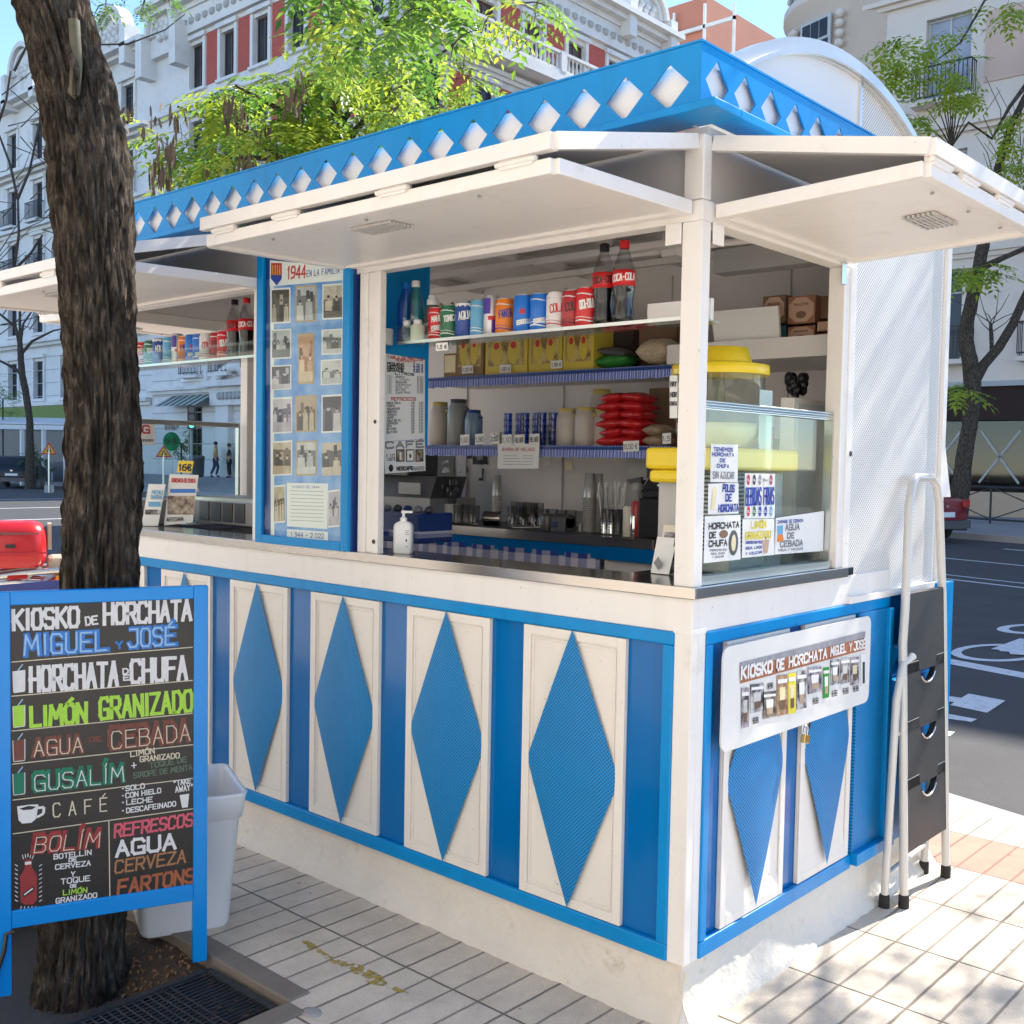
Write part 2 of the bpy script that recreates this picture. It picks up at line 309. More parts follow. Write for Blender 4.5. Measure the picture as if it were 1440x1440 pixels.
def write(mb, pl, text, a0, b0, a1, b1, h, th, m, lift=0.0012, sx=.62, gap=.24, slant=0.0, jit=0.0):
    st, wd = glyphs(text, sx, gap); d = np.array([a1-a0, b1-b0]); L = np.linalg.norm(d); d = d/L; nrm = np.array([-d[1], d[0]]); kx = L/wd; i = 0
    for s_ in st:
        pts = [np.array([a0, b0])+d*(x+slant*y)*kx+nrm*y*h+np.array([rng.uniform(-jit, jit), rng.uniform(-jit, jit)])*h for x, y in s_]
        for p, q in zip(pts[:-1], pts[1:]):
            e = q-p; l = np.linalg.norm(e)
            if l < 1e-7: continue
            e = e/l*th*.5; f = np.array([-e[1], e[0]]); i += 1; w_ = lift+(i % 5)*0.00012
            c = [p-e-f, q+e-f, q+e+f, p-e+f]
            mb.add([pl(x[0], x[1], w_) for x in c], [(0,1,2,3)], m)
def write_px(mb, pl, text, p0, p1, hpx, m, th=None, **k):
    a = pl.px(*p0); b = pl.px(*p1); t = pl.px(p0[0], p0[1]-hpx); h = np.linalg.norm(t-a)
    write(mb, pl, text, a[0], a[1], b[0], b[1], h, th if th else h*.13, m, **k)
def rect(mb, pl, a0, b0, a1, b1, m, lift=0.001): mb.add([pl(a0,b0,lift), pl(a1,b0,lift), pl(a1,b1,lift), pl(a0,b1,lift)], [(0,1,2,3)], m)
def quad_px(mb, pl, pts, m, lift=0.001): mb.add([pl(*pl.px(*p), lift) for p in pts], [tuple(range(len(pts)))], m)
def line_px(mb, pl, p, q, wd, m, lift=0.001):
    a, b = pl.px(*p), pl.px(*q); d = (b-a)/np.linalg.norm(b-a)*wd/2; f = np.array([-d[1], d[0]])
    mb.add([pl(*(a-f),lift), pl(*(b-f),lift), pl(*(b+f),lift), pl(*(a+f),lift)], [(0,1,2,3)], m)
# ------------------------------------------------------------------ ground, road, pavements
SA = -0.279                                   # the street runs along S, away from the kiosk is N
S = np.array([math.cos(SA), math.sin(SA)]); N = np.array([-math.sin(SA), math.cos(SA)])
def SN(s, n, z): p = S*s+N*n; return (p[0], p[1], z)
def paving_mat():
    m = bpy.data.materials.new('paving'); m.use_nodes = True; t = m.node_tree; n = t.nodes; l = t.links; b = n['Principled BSDF']; b.inputs['Roughness'].default_value = 0.85
    tc = n.new('ShaderNodeTexCoord'); sp = n.new('ShaderNodeSeparateXYZ')
    wob = n.new('ShaderNodeTexNoise'); wob.inputs['Scale'].default_value = 14; l.new(tc.outputs['Object'], wob.inputs['Vector'])
    wv = n.new('ShaderNodeVectorMath'); wv.operation = 'SCALE'; wv.inputs[3].default_value = 0.005; l.new(wob.outputs['Color'], wv.inputs[0])
    ad = n.new('ShaderNodeVectorMath'); l.new(tc.outputs['Object'], ad.inputs[0]); l.new(wv.outputs[0], ad.inputs[1]); l.new(ad.outputs[0], sp.inputs[0])
    def grid(s, per, off, wd):
        f = M_(t, 'FRACT', M_(t, 'DIVIDE', M_(t, 'ADD', s, 40*per-off), per)); d = M_(t, 'MULTIPLY', M_(t, 'ABSOLUTE', M_(t, 'SUBTRACT', f, 0.5)), per)
        r = n.new('ShaderNodeMapRange'); r.inputs[1].default_value = per/2-wd; r.inputs[2].default_value = per/2-wd*.4; l.new(d, r.inputs[0]); return r.outputs[0]
    gx = grid(sp.outputs[0], 0.0985, 0.0, 0.0058); gy = grid(sp.outputs[1], 0.4, 0.134-0.0025, 0.0052); gx4 = grid(sp.outputs[0], 0.394, 0.0, 0.006)
    g = M_(t, 'MAXIMUM', M_(t, 'MAXIMUM', M_(t, 'MULTIPLY', gx, 0.75), gy), M_(t, 'MULTIPLY', gx4, 0.9))
    # each tile its own tone
    fx = M_(t, 'FLOOR', M_(t, 'DIVIDE', sp.outputs[0], 0.394)); fy = M_(t, 'FLOOR', M_(t, 'DIVIDE', M_(t, 'SUBTRACT', sp.outputs[1], 0.134), 0.4))
    cb = n.new('ShaderNodeCombineXYZ'); l.new(fx, cb.inputs[0]); l.new(fy, cb.inputs[1]); wn = n.new('ShaderNodeTexWhiteNoise'); l.new(cb.outputs[0], wn.inputs[0])
    c0 = n.new('ShaderNodeMix'); c0.data_type = 'RGBA'; c0.inputs[6].default_value = (0.66, 0.565, 0.45, 1); c0.inputs[7].default_value = (0.74, 0.635, 0.51, 1); l.new(wn.outputs[0], c0.inputs[0])
    band = M_(t, 'MULTIPLY', M_(t, 'GREATER_THAN', sp.outputs[1], 1.735), M_(t, 'LESS_THAN', sp.outputs[1], 2.135))
    pk = n.new('ShaderNodeMix'); pk.data_type = 'RGBA'; l.new(band, pk.inputs[0]); l.new(c0.outputs[2], pk.inputs[6]); pk.inputs[7].default_value = (0.56, 0.25, 0.18, 1)
    tx = n.new('ShaderNodeTexNoise'); tx.inputs['Scale'].default_value = 5; tx.inputs['Detail'].default_value = 9; tx.inputs['Roughness'].default_value = .75; l.new(tc.outputs['Object'], tx.inputs['Vector'])
    dr = n.new('ShaderNodeMix'); dr.data_type = 'RGBA'; dr.blend_type = 'MULTIPLY'; dr.inputs[0].default_value = 1
    rr = n.new('ShaderNodeMapRange'); rr.inputs[1].default_value = .3; rr.inputs[2].default_value = .65; rr.inputs[3].default_value = .74; rr.inputs[4].default_value = 1.06; l.new(tx.outputs[0], rr.inputs[0])
    l.new(pk.outputs[2], dr.inputs[6]); l.new(rr.outputs[0], dr.inputs[7])
    sp2 = n.new('ShaderNodeTexNoise'); sp2.inputs['Scale'].default_value = 260; sp2.inputs['Detail'].default_value = 3; l.new(tc.outputs['Object'], sp2.inputs['Vector'])
    r2 = n.new('ShaderNodeMapRange'); r2.inputs[1].default_value = .35; r2.inputs[2].default_value = .65; r2.inputs[3].default_value = .82; r2.inputs[4].default_value = 1.12; l.new(sp2.outputs[0], r2.inputs[0])
    d2 = n.new('ShaderNodeMix'); d2.data_type = 'RGBA'; d2.blend_type = 'MULTIPLY'; d2.inputs[0].default_value = 1; l.new(dr.outputs[2], d2.inputs[6]); l.new(r2.outputs[0], d2.inputs[7])
    # spots of old gum and dirt
    vo = n.new('ShaderNodeTexVoronoi'); vo.inputs['Scale'].default_value = 5.5; l.new(tc.outputs['Object'], vo.inputs['Vector']); lt = M_(t, 'MULTIPLY', M_(t, 'LESS_THAN', vo.outputs[0], 0.05), 0.55)
    d3 = n.new('ShaderNodeMix'); d3.data_type = 'RGBA'; l.new(lt, d3.inputs[0]); l.new(d2.outputs[2], d3.inputs[6]); d3.inputs[7].default_value = (0.10, 0.085, 0.07, 1)
    fin = n.new('ShaderNodeMix'); fin.data_type = 'RGBA'; l.new(M_(t, 'MULTIPLY', g, 0.96), fin.inputs[0]); l.new(d3.outputs[2], fin.inputs[6]); fin.inputs[7].default_value = (0.13, 0.105, 0.08, 1)
    l.new(fin.outputs[2], b.inputs['Base Color'])
    bp = n.new('ShaderNodeBump'); bp.inputs['Distance'].default_value = 0.004; bp.inputs['Strength'].default_value = 0.8
    h = M_(t, 'SUBTRACT', M_(t, 'MULTIPLY', sp2.outputs[0], 0.35), g); l.new(h, bp.inputs['Height']); l.new(bp.outputs[0], b.inputs['Normal'])
    return m
PAVE = paving_mat()
ASPH = mat('asphalt', (0.050, 0.048, 0.048), 0.85, var=0.2, vs=2, bump=0.5, bs=180, dirt=(0.064, 0.062, 0.063), ds=1.2, dt=.5)
KERB = mat('kerb_granite', (0.36, 0.34, 0.31), 0.8, var=0.15, vs=20, bump=0.3, bs=90)
PAVF = mat('far_paving', (0.30, 0.29, 0.28), 0.85, var=0.15, vs=3)
LINE = mat('road_paint', (0.62, 0.62, 0.62), 0.7, var=0.2, vs=12, dirt=(0.16, 0.16, 0.17), ds=26, dt=.54)
SOIL = mat('soil', (0.075, 0.052, 0.034), 0.95, var=0.5, vs=30, bump=0.9, bs=60)
def structure(o): o['kind'] = 'structure'; return o
ZR = -0.10
mb = MB(); mb.add([(-400, -300, ZR), (400, -300, ZR), (400, 500, ZR), (-400, 500, ZR)], [(0,1,2,3)], ASPH); road = structure(mb.build('road'))
# near pavement island with a hole for the tree pit, made of rectangles round the hole plus the strip up to the kerb
PIT = (-2.1, -0.865, -1.75, -0.64)
mb = MB()
kb = lambda x: (2.5-0.16-N[0]*x)/N[1]        # y of the kerb's inner edge at x
xs = [-9.0, PIT[0], PIT[1], 9.5]
for x0, x1 in zip(xs[:-1], xs[1:]):
    mb.add([(x0, PIT[3], 0), (x1, PIT[3], 0), (x1, kb(x1), 0), (x0, kb(x0), 0)], [(0,1,2,3)], PAVE)
    mb.add([(x0, -14, 0), (x1, -14, 0), (x1, PIT[2], 0), (x0, PIT[2], 0)], [(0,1,2,3)], PAVE)
mb.add([(xs[0], PIT[2], 0), (PIT[0], PIT[2], 0), (PIT[0], PIT[3], 0), (xs[0], PIT[3], 0)], [(0,1,2,3)], PAVE)
mb.add([(PIT[1], PIT[2], 0), (xs[3], PIT[2], 0), (xs[3], PIT[3], 0), (PIT[1], PIT[3], 0)], [(0,1,2,3)], PAVE)
structure(mb.build('pavement'))
mb = MB()
for i in range(19):                           # kerb stones
    x0 = -9.0+i*0.96; x1 = x0+0.952; y0, y1 = kb(x0), kb(x1); d = N*0.16
    mb.prism([(x0, y0, ZR), (x1, y1, ZR), (x1+d[0], y1+d[1], ZR), (x0+d[0], y0+d[1], ZR)], (0, 0, 0.098), KERB)
for i in range(20): mb.box((-9.15, -14+i*.9, ZR), (-9.003, -14+i*.9+.892, -0.002), KERB)
structure(mb.build('kerb', bevel=0.008))
mb = MB()                                     # border stones and sunken soil of the tree pit
for a, b in (((PIT[0], PIT[3]-.0, 0), (PIT[1]+.0, PIT[3]+.075, 0)), ((PIT[1], PIT[2], 0), (PIT[1]+.075, PIT[3], 0))):
    mb.box((a[0], a[1], -.12), (b[0], b[1], .006), mat('pit_border', (0.20, 0.17, 0.14), 0.9, var=0.2, vs=10, bump=.4, bs=60))
structure(mb.build('pit_border', bevel=.006))
def soilz(x, y):
    r = math.hypot(x+1.55, y+0.90)
    return -0.035-0.10*min(1,max(0,(-.98-x)/.30))*min(1,max(0,(-.70-y)/.16))+0.03*math.exp(-(r/0.18)**2)+0.012*mnoise.noise(Vector((x*9, y*9, 0)))+.006*mnoise.noise(Vector((x*40, y*40, 3)))
mb = MB(); nx, ny = 64, 54; vs = []
for j in range(ny+1):
    for i in range(nx+1):
        x = PIT[0]+(PIT[1]-PIT[0])*i/nx; y = PIT[2]+(PIT[3]-PIT[2])*j/ny; r = math.hypot(x+1.55, y+0.90)
        vs.append((x, y, -0.035-0.10*min(1,max(0,(-.98-x)/.30))*min(1,max(0,(-.70-y)/.16))+0.03*math.exp(-(r/0.18)**2)+0.012*mnoise.noise(Vector((x*9, y*9, 0)))+.006*mnoise.noise(Vector((x*40, y*40, 3)))))
mb.add(vs, [(j*(nx+1)+i, j*(nx+1)+i+1, (j+1)*(nx+1)+i+1, (j+1)*(nx+1)+i) for j in range(ny) for i in range(nx)], SOIL, True)
structure(mb.build('soil'))
# a few slabs and worn patch by the pit, dry leaves in it
LITTER = mat('dry_leaf', (0.22, 0.12, 0.05), 0.8, var=0.5, vs=20)
mb = MB()
for i in range(520):
    x, y = (rng.gauss(-1.32,.16), rng.gauss(-.82,.13)) if i % 3 else (rng.uniform(PIT[0]+.4, PIT[1]-.03), rng.uniform(-1.3, PIT[3]-.02))
    if not (PIT[0] < x < PIT[1]-.01 and PIT[2] < y < PIT[3]-.01): continue
    s_ = rng.uniform(.005, .017); a = rng.uniform(0, 6.3); z = soilz(x, y)+.003+rng.uniform(0,.006)
    mb.add([(x+s_*math.cos(a), y+s_*math.sin(a), z), (x+s_*.4*math.cos(a+1.6), y+s_*.4*math.sin(a+1.6), z+.006), (x-s_*math.cos(a), y-s_*math.sin(a), z), (x+s_*.4*math.cos(a-1.6), y+s_*.4*math.sin(a-1.6), z+.009)], [(0,1,2,3)], LITTER)
o = mb.build('leaf_litter'); o['kind'] = 'stuff'
# far pavements
mb = MB(); a = SN(-17.5, 20.2, ZR); b = SN(34, 20.2, ZR); mb.prism([a, b, (b[0]+N[0]*.2, b[1]+N[1]*.2, ZR), (a[0]+N[0]*.2, a[1]+N[1]*.2, ZR)], (0,0,.146), KERB)
mb.prism([(a[0]+N[0]*.21, a[1]+N[1]*.21, ZR), (b[0]+N[0]*.21, b[1]+N[1]*.21, ZR), (30, 33.5, ZR), (-22, 33.5, ZR), (-22, 26.6, ZR)], (0,0,.143), PAVF)
structure(mb.build('far_kerb'))
mb = MB(); mb.add([(-140, 21.8, -.09), (-30.5, 21.8, -.09), (-30.5, 60, -.09), (-140, 60, -.09), (-140, 22.0, .05), (-30.7, 22.0, .05), (-30.7, 60, .05), (-140, 27.9, .48), (-33, 27.9, .48), (-33, 60, .48), (-140, 60, .48)],
    [(0,1,5,4), (1,2,6,5), (4,5,8,7), (5,6,9,8), (7,8,9,10)], PAVF); structure(mb.build('far_pavement'))
# road markings, parts of the road
def zl(p, q, wd, name='lane_line'):
    a, b = PZ(ZR, *p)[:2], PZ(ZR, *q)[:2]; d = (b-a)/np.linalg.norm(b-a); f = np.array([-d[1], d[0]])*wd/2
    m = MB(); m.add([(*(a-f), ZR+.004), (*(b-f), ZR+.004), (*(b+f), ZR+.004), (*(a+f), ZR+.004)], [(0,1,2,3)], LINE); return m.build(name, road)
def rline(s0, s1, n, wd, name='lane_line'):
    m = MB(); m.add([SN(s0, n-wd/2, ZR+.004), SN(s1, n-wd/2, ZR+.004), SN(s1, n+wd/2, ZR+.004), SN(s0, n+wd/2, ZR+.004)], [(0,1,2,3)], LINE); return m.build(name, road)
zn = lambda u, v: float(PZ(ZR, u, v)[:2] @ N); zs = lambda u, v: float(PZ(ZR, u, v)[:2] @ S)
rline(-14, 12, zn(1385, 940), 0.22)
rline(-14, 20, zn(1380, 820), 0.10); rline(-14, 20, zn(1380, 817)+.28, 0.08)
rline(-14, 20, zn(1380, 790), 0.11)
for k in range(4): rline(zs(1393, 773)+k*6.0, zs(1393, 773)+k*6.0+2.6, zn(1410, 772), 0.14)
m = MB()                                       # the bicycle sign painted on the road, and the arrow before it
def ring(u, v, du, dv, wd, rz):
    c = PZ(ZR, u, v)[:2]; e = (PZ(ZR, u+du, v)[:2]-c); f = (PZ(ZR, u, v+dv)[:2]-c); vs = []
    for k in range(33):
        g = 2*math.pi*k/32
        for r in (1.0, 1.0-wd): p = c+e*math.cos(g)*r+f*math.sin(g)*r; vs.append((*p, ZR+rz))
    m.add(vs, [(2*k, 2*k+2, 2*k+3, 2*k+1) for k in range(32)], LINE)
ring(1404, 918, 66, 13, .22, .005); ring(1454, 885, 52, 7.5, .32, .0056)
for p, q in (((1405,915),(1445,900)), ((1405,915),(1450,918)), ((1425,908),(1433,922))):
    kz = globals().get('kz', .0)+.0012
    a, b = PZ(ZR,*p)[:2], PZ(ZR,*q)[:2]; d = (b-a)/np.linalg.norm(b-a); f = np.array([-d[1], d[0]])*.07; m.add([(*(a-f), ZR+.006+kz), (*(b-f), ZR+.006+kz), (*(b+f), ZR+.006+kz), (*(a+f), ZR+.006+kz)], [(0,1,2,3)], LINE)
m.build('bicycle_symbol', road)
m = MB()
m.add([(*PZ(ZR,*p)[:2], ZR+.004) for p in ((1296,974),(1352,982),(1362,976),(1414,986),(1388,1003),(1336,992),(1342,988),(1296,983))], [(0,1,6,7), (1,2,3,4), (1,4,5,6)], LINE)
m.add([(*PZ(ZR,*p)[:2], ZR+.004) for p in ((1296,998),(1374,1012),(1366,1016),(1296,1006))], [(0,1,2,3)], LINE)
m.add([(*PZ(ZR,*p)[:2], ZR+.004) for p in ((1296,1024),(1343,1030),(1336,1036),(1296,1033))], [(0,1,2,3)], LINE)
m.build('painted_lettering', road)
for y0, a, b in ((0, (-40, -20), .12),):       # lines of the side street at the left
    for x in (-24.5, -30.0, -36.0):
        m = MB(); m.box((x-.07, -30, ZR), (x+.07, 20.5, ZR+.004), LINE); m.build('lane_line', road)

# ------------------------------------------------------------------ buildings
STW = mat('white_stone', (0.70, 0.68, 0.65), 0.8, var=0.08, vs=.6, dirt=(0.56, 0.54, 0.52), ds=.8, dt=.5)
STG = mat('grey_stone', (0.40, 0.40, 0.38), 0.85, var=0.08, vs=.6)
STB = mat('beige_stone', (0.70, 0.61, 0.52), 0.85, var=0.06, vs=.5, dirt=(0.58, 0.50, 0.42), ds=.7, dt=.55)
STBD = mat('rose_stone', (0.60, 0.43, 0.34), 0.85, var=0.08, vs=.6)
def brick_mat(name, rgb, mort, scale):
    m = mat(name, rgb, 0.85, var=0.1); t = m.node_tree; b = t.nodes['Principled BSDF']; tc = t.nodes.new('ShaderNodeTexCoord'); sp = t.nodes.new('ShaderNodeSeparateXYZ'); t.links.new(tc.outputs['Object'], sp.inputs[0])
    cb = t.nodes.new('ShaderNodeCombineXYZ'); t.links.new(M_(t, 'ADD', sp.outputs[0], sp.outputs[1]), cb.inputs[0]); t.links.new(sp.outputs[2], cb.inputs[1])
    br = t.nodes.new('ShaderNodeTexBrick'); br.inputs['Scale'].default_value = scale; br.inputs['Color1'].default_value = (*rgb, 1); br.inputs['Color2'].default_value = (*[c*.8 for c in rgb], 1); br.inputs['Mortar'].default_value = (*mort, 1); br.inputs['Mortar Size'].default_value = .012
    t.links.new(cb.outputs[0], br.inputs[0]); t.links.new(br.outputs[0], b.inputs['Base Color']); return m
BRK = brick_mat('red_brick', (0.46, 0.085, 0.06), (0.40, 0.15, 0.12), 4.0)
TERR = mat('terracotta_render', (0.48, 0.19, 0.12), 0.85, var=0.08, vs=.5)
IRON = mat('wrought_iron', (0.018, 0.018, 0.02), 0.5, var=0.1)
PANE = mat('window_pane', (0.03, 0.033, 0.04), 0.15, var=0.6, vs=.7, spec=0.3)
SHUT = mat('brown_shutter', (0.085, 0.055, 0.042), 0.6, var=0.2)
DARK = mat('dark_doorway', (.010,.009,.009), .7, var=.3, spec=.1)
FRAMEW = mat('window_frame_paint', (0.50, 0.50, 0.48), 0.6, var=0.05)
FRAMED = mat('dark_window_frame', (0.05, 0.05, 0.055), 0.5, var=0.1)
def facade(parent, O, ex, n, width, z0, z1, bays, floors, wall_m, depth=.28, thick=8.0, courses=None):
    """wall with real openings; bays = [(x0,x1)], floors = [(za,zb)]; returns the openings"""
    O = np.asarray(O, float); ex = np.asarray(ex, float); n = np.asarray(n, float); P = lambda a, z, d=0: O+ex*a+np.array([0,0,z])-n*d
    xs = sorted({0.0, width, *[x for b in bays for x in b]}); zs = sorted({z0, z1, *[z for f in floors for z in f]})
    mb = MB(); ops = []
    for a, b in zip(xs[:-1], xs[1:]):
        isb = any(abs(a-p) < 1e-6 for p, q in bays)
        for c, d in zip(zs[:-1], zs[1:]):
            isf = any(abs(c-p) < 1e-6 for p, q in floors)
            if isb and isf:
                ops.append((a, b, c, d))
                for q in (((a,c),(a,d)), ((b,d),(b,c)), ((a,d),(b,d)), ((b,c),(a,c))): mb.add([P(*q[0]), P(*q[1]), P(*q[1], depth), P(*q[0], depth)], [(0,1,2,3)], wall_m)
            else: mb.add([P(a,c), P(b,c), P(b,d), P(a,d)], [(0,1,2,3)], wall_m)
    q = [P(0,z0), P(width,z0), P(width,z1), P(0,z1)]; r = [p-n*thick for p in q]
    mb.add(q+r, [(0,4,5,1), (1,5,6,2), (2,6,7,3), (3,7,4,0), (4,7,6,5)], wall_m)
    if courses:
        for z in courses: mb.add([P(0,z,-.02), P(width,z,-.02), P(width,z+.04,-.02), P(0,z+.04,-.02)], [(0,1,2,3)], STG)
    mb.build('wall', parent)
    return P, ops
def window(parent, P, n, op, fm, pm=None, depth=.26, rail=None, mull=2, transom=True, surround=None):
    a, b, c, d = op; mb = MB(); f = .07; n = np.asarray(n, float); t = .06
    def bx(a0, a1, z0, z1, d0, d1, m, B=mb):
        q = [P(a0,z0,d0), P(a1,z0,d0), P(a1,z1,d0), P(a0,z1,d0)]; B.prism(q, -n*(d1-d0), m)
    bx(a+.01, a+f, c, d, depth-t, depth, fm); bx(b-f, b-.01, c, d, depth-t, depth, fm); bx(a+f, b-f, d-f, d-.01, depth-t, depth, fm); bx(a+f, b-f, c+.01, c+f, depth-t, depth, fm)
    for k in range(1, mull): x = a+(b-a)*k/mull; bx(x-.03, x+.03, c+f, d-f, depth-t, depth, fm)
    if transom: z = d-(d-c)*.25; bx(a+f, b-f, z-.025, z+.025, depth-t+.003, depth, fm)
    if surround:
        for q in ((a-.22, a-.002, c-.05, d+.2), (b+.002, b+.22, c-.05, d+.2)): bx(*q, -.09, .0, surround)
        bx(a-.3, b+.3, d+.2, d+.42, -.2, 0, surround); bx(a-.3, b+.3, c-.2, c-.05, -.16, 0, surround)
    o = mb.build('window', parent)
    m2 = MB(); m2.add([P(a,c,depth-.02), P(b,c,depth-.02), P(b,d,depth-.02), P(a,d,depth-.02)], [(0,1,2,3)], pm or PANE); m2.build('pane', o)
    if rail:
        m3 = MB(); bx(a-.25, b+.25, c-.16, c-.02, -.55, 0, rail[1], m3); h = 1.0
        for z in (c+.06, c+h): bx(a-.22, b+.22, z, z+.05, -.52, -.47, rail[0], m3)
        k = int((b-a+.44)/.13)
        for i in range(k+1): x = a-.22+(b-a+.44)*i/k; bx(x-.012, x+.012, c+.1, c+h, -.507, -.483, rail[0], m3)
        for x in (a-.22, b+.2):
            bx(x, x+.02, c+h, c+h+.05, -.47, -.02, rail[0], m3)
            for i in range(3): bx(x, x+.02, c+.0, c+h, -.4+.15*i, -.38+.15*i, rail[0], m3)
        m3.build('balcony', parent)
    return o
def band(parent, P, n, width, z0, z1, out, m, name='cornice', x0=0.0, steps=1):
    mb = MB(); h = (z1-z0)/steps
    for k in range(steps):
        q = [P(x0-.001*k,z0+h*k,0), P(width+.001*k,z0+h*k,0), P(width+.001*k,z0+h*(k+1),0), P(x0-.001*k,z0+h*(k+1),0)]; mb.prism(q, np.asarray(n)*out*(k+1)/steps, m)
    return mb.build(name, parent)
def balustrade(parent, P, n, x0, x1, z, out, m, h=.95):
    mb = MB(); n = np.asarray(n, float)
    mb.prism([P(x0,z-.5), P(x1,z-.5), P(x1,z), P(x0,z)], n*out, m); mb.prism([P(x0,z+h-.14,-out+.28), P(x1,z+h-.14,-out+.28), P(x1,z+h,-out+.28), P(x0,z+h,-out+.28)], n*.26, m)
    mb.prism([P(x0,z,-out+.28), P(x1,z,-out+.28), P(x1,z+.12,-out+.28), P(x0,z+.12,-out+.28)], n*.24, m)
    k = int((x1-x0)/.3)
    for i in range(k+1):
        c = P(x0+.1+(x1-x0-.2)*i/k, z+.12, -out+.15)
        mb.lathe(c, [(.05,0),(.09,.2),(.045,.48),(.07,h-.26)], m, 6)
    for x in np.arange(x0, x1+.1, 4.4): mb.prism([P(x-.2,z,-out+.32), P(x+.2,z,-out+.32), P(x+.2,z+h,-out+.32), P(x-.2,z+h,-out+.32)], n*.34, m)
    mb.build('balustrade', parent)
def gable(parent, P, n, xc, wd, z0, hr, m):
    mb = MB(); n = np.asarray(n, float); R = wd*.5
    pts = [P(xc-R, z0), P(xc+R, z0)]+[P(xc+R*math.cos(g), z0+hr*.35+hr*.65*math.sin(g)) for g in np.linspace(0, math.pi, 15)]
    mb.prism(pts, n*.35, m)
    for rr, w_, o_ in ((R, .28, .75), (R*.78, .2, .55)):
        for g0, g1 in zip(np.linspace(0, math.pi, 15)[:-1], np.linspace(0, math.pi, 15)[1:]):
            f = lambda g, r: P(xc+r*math.cos(g), z0+hr*.35+hr*.65*r/R*math.sin(g), -.35)
            mb.prism([f(g0, rr-w_), f(g0, rr), f(g1, rr), f(g1, rr-w_)], n*(o_-.35), m)
    for sx in (-1, 1): mb.prism([P(xc+sx*(R+.25)-.3, z0-1), P(xc+sx*(R+.25)+.3, z0-1), P(xc+sx*(R+.25)+.3, z0+hr*.4), P(xc+sx*(R+.25)-.3, z0+hr*.4)], n*.9, m)
    for i in range(9): mb.ball(P(xc-R*.45+R*.9*i/8, z0+hr*.4+.35*math.sin(i*2.1), -.4), .22, m, 6, 4)
    mb.build('gable', parent)
# the corner building in white stone and red brick: one face along -X, one along +Y
XC, YC = -33.0, 28.0
bd = thing('apartment_building', (XC, YC, 0.4), 'white corner building with red brick panels between its top windows and a stone balustrade', 'building')
floors = [(1.0, 4.2), (5.6, 8.0), (9.2, 11.6), (12.8, 15.2), (16.2, 18.4), (20.0, 22.2)]
# right face, along +Y, facing +X
n1 = (1,0,0); wid1 = 20.0; b1 = [(1.6+3.25*i, 2.95+3.25*i) for i in range(6)]
P1, ops1 = facade(bd, (XC, YC, 0), (0,1,0), n1, wid1, 0.4, 24.4, b1, floors, STW, thick=.6)
mb = MB(); mb.box((XC-18, YC+.8, .4), (XC-.8, YC+wid1-.1, 24.3), STW); mb.build('rear_wall', bd)
# left face, along -X, facing -Y; a runs from the far left end to the corner
wid2 = 19.0; n2 = (0,-1,0)
b2 = [(3.1+2.75*i+.55, 3.1+2.75*i+1.75) for i in range(6)]
P2, ops2 = facade(bd, (XC-wid2, YC, 0), (1,0,0), n2, wid2-.005, 0.4, 24.4, b2, [(.5, 4.0)]+floors[1:], STW, thick=.6, courses=[1.3, 2.1, 2.9, 3.7, 4.6, 5.4, 6.2, 7.0])
for ops, P, n in ((ops1, P1, n1), (ops2, P2, n2)):
    for op in ops:
        f = [i for i, q in enumerate(floors) if abs(q[1]-op[3]) < .3][0]
        if f == 0: window(bd, P, n, op, FRAMED, DARK, mull=3)
        else: window(bd, P, n, op, SHUT if f == 5 else FRAMED, SHUT if (f == 5 and P is P1) else PANE, mull=2, transom=f < 5, surround=STW, rail=(IRON, STW) if f in (1, 2, 3) else None)
    wd = wid1 if P is P1 else wid2
    for z, o_ in ((4.7, .35), (8.6, .25), (12.2, .3), (15.7, .25), (18.9, .3)): band(bd, P, n, wd, z, z+.35, o_, STW, 'string_course', steps=2)
    band(bd, P, n, wd, 22.75, 23.9, .25, STW, 'frieze'); band(bd, P, n, wd, 23.9, 24.7, 1.1, STW, steps=3)
    mb = MB()
    for i in range(int(wd/.62)):                 # scrolls of the frieze
        c = P(.4+i*.62, 23.3, -.25); mb.lathe(c, [(.001,-.2),(.2,-.12),(.22,.12),(.001,.2)], STG, 8, squash=(1,.6) if P is P2 else (.6,1))
    mb.build('frieze_ornament', bd)
    xs_ = sorted({x for o_ in ops for x in o_[:2]}); gaps = list(zip(xs_[1:-1:2], xs_[2::2]))
    for z0, z1 in ((19.95, 22.5), (16.1, 18.6)):
        for a, b in gaps:
            if b-a > .9: mb = MB(); mb.prism([P(a+.28,z0), P(b-.28,z0), P(b-.28,z1), P(a+.28,z1)], np.asarray(n)*.03, BRK); mb.build('brick_panel', bd)
balustrade(bd, P1, n1, 1.0, 15.2, 19.95, 1.1, STW)
gable(bd, P1, n1, 17.4, 3.2, 24.4, 2.2, STW); gable(bd, P2, n2, 1.7, 2.8, 22.2, 2.9, STW)
mb = MB(); mb.prism([P2(6.5,.45), P2(7.6,.45), P2(7.6,4.0), P2(6.5,4.0)], np.array(n2)*.3, STW); mb.prism([P2(8.9,.45), P2(9.7,.45), P2(9.7,4.0), P2(8.9,4.0)], np.array(n2)*.3, STW)
mb.prism([P2(6.2,4.0), P2(10.0,4.0), P2(10.0,4.9), P2(6.2,4.9)], np.array(n2)*.45, STW); mb.prism([P2(5.9,4.9), P2(10.3,4.9), P2(10.1,5.2), P2(6.1,5.2)], np.array(n2)*.8, STW)
for i in range(11): mb.ball(P2(6.6+i*.3, 5.35+.5*math.sin(math.pi*i/10), -.35), (.26,.2,.26), STW, 8, 6)
for i in range(7): mb.ball(P2(7.1+i*.33, 4.45, -.5), (.17,.1,.2), STG, 8, 6)
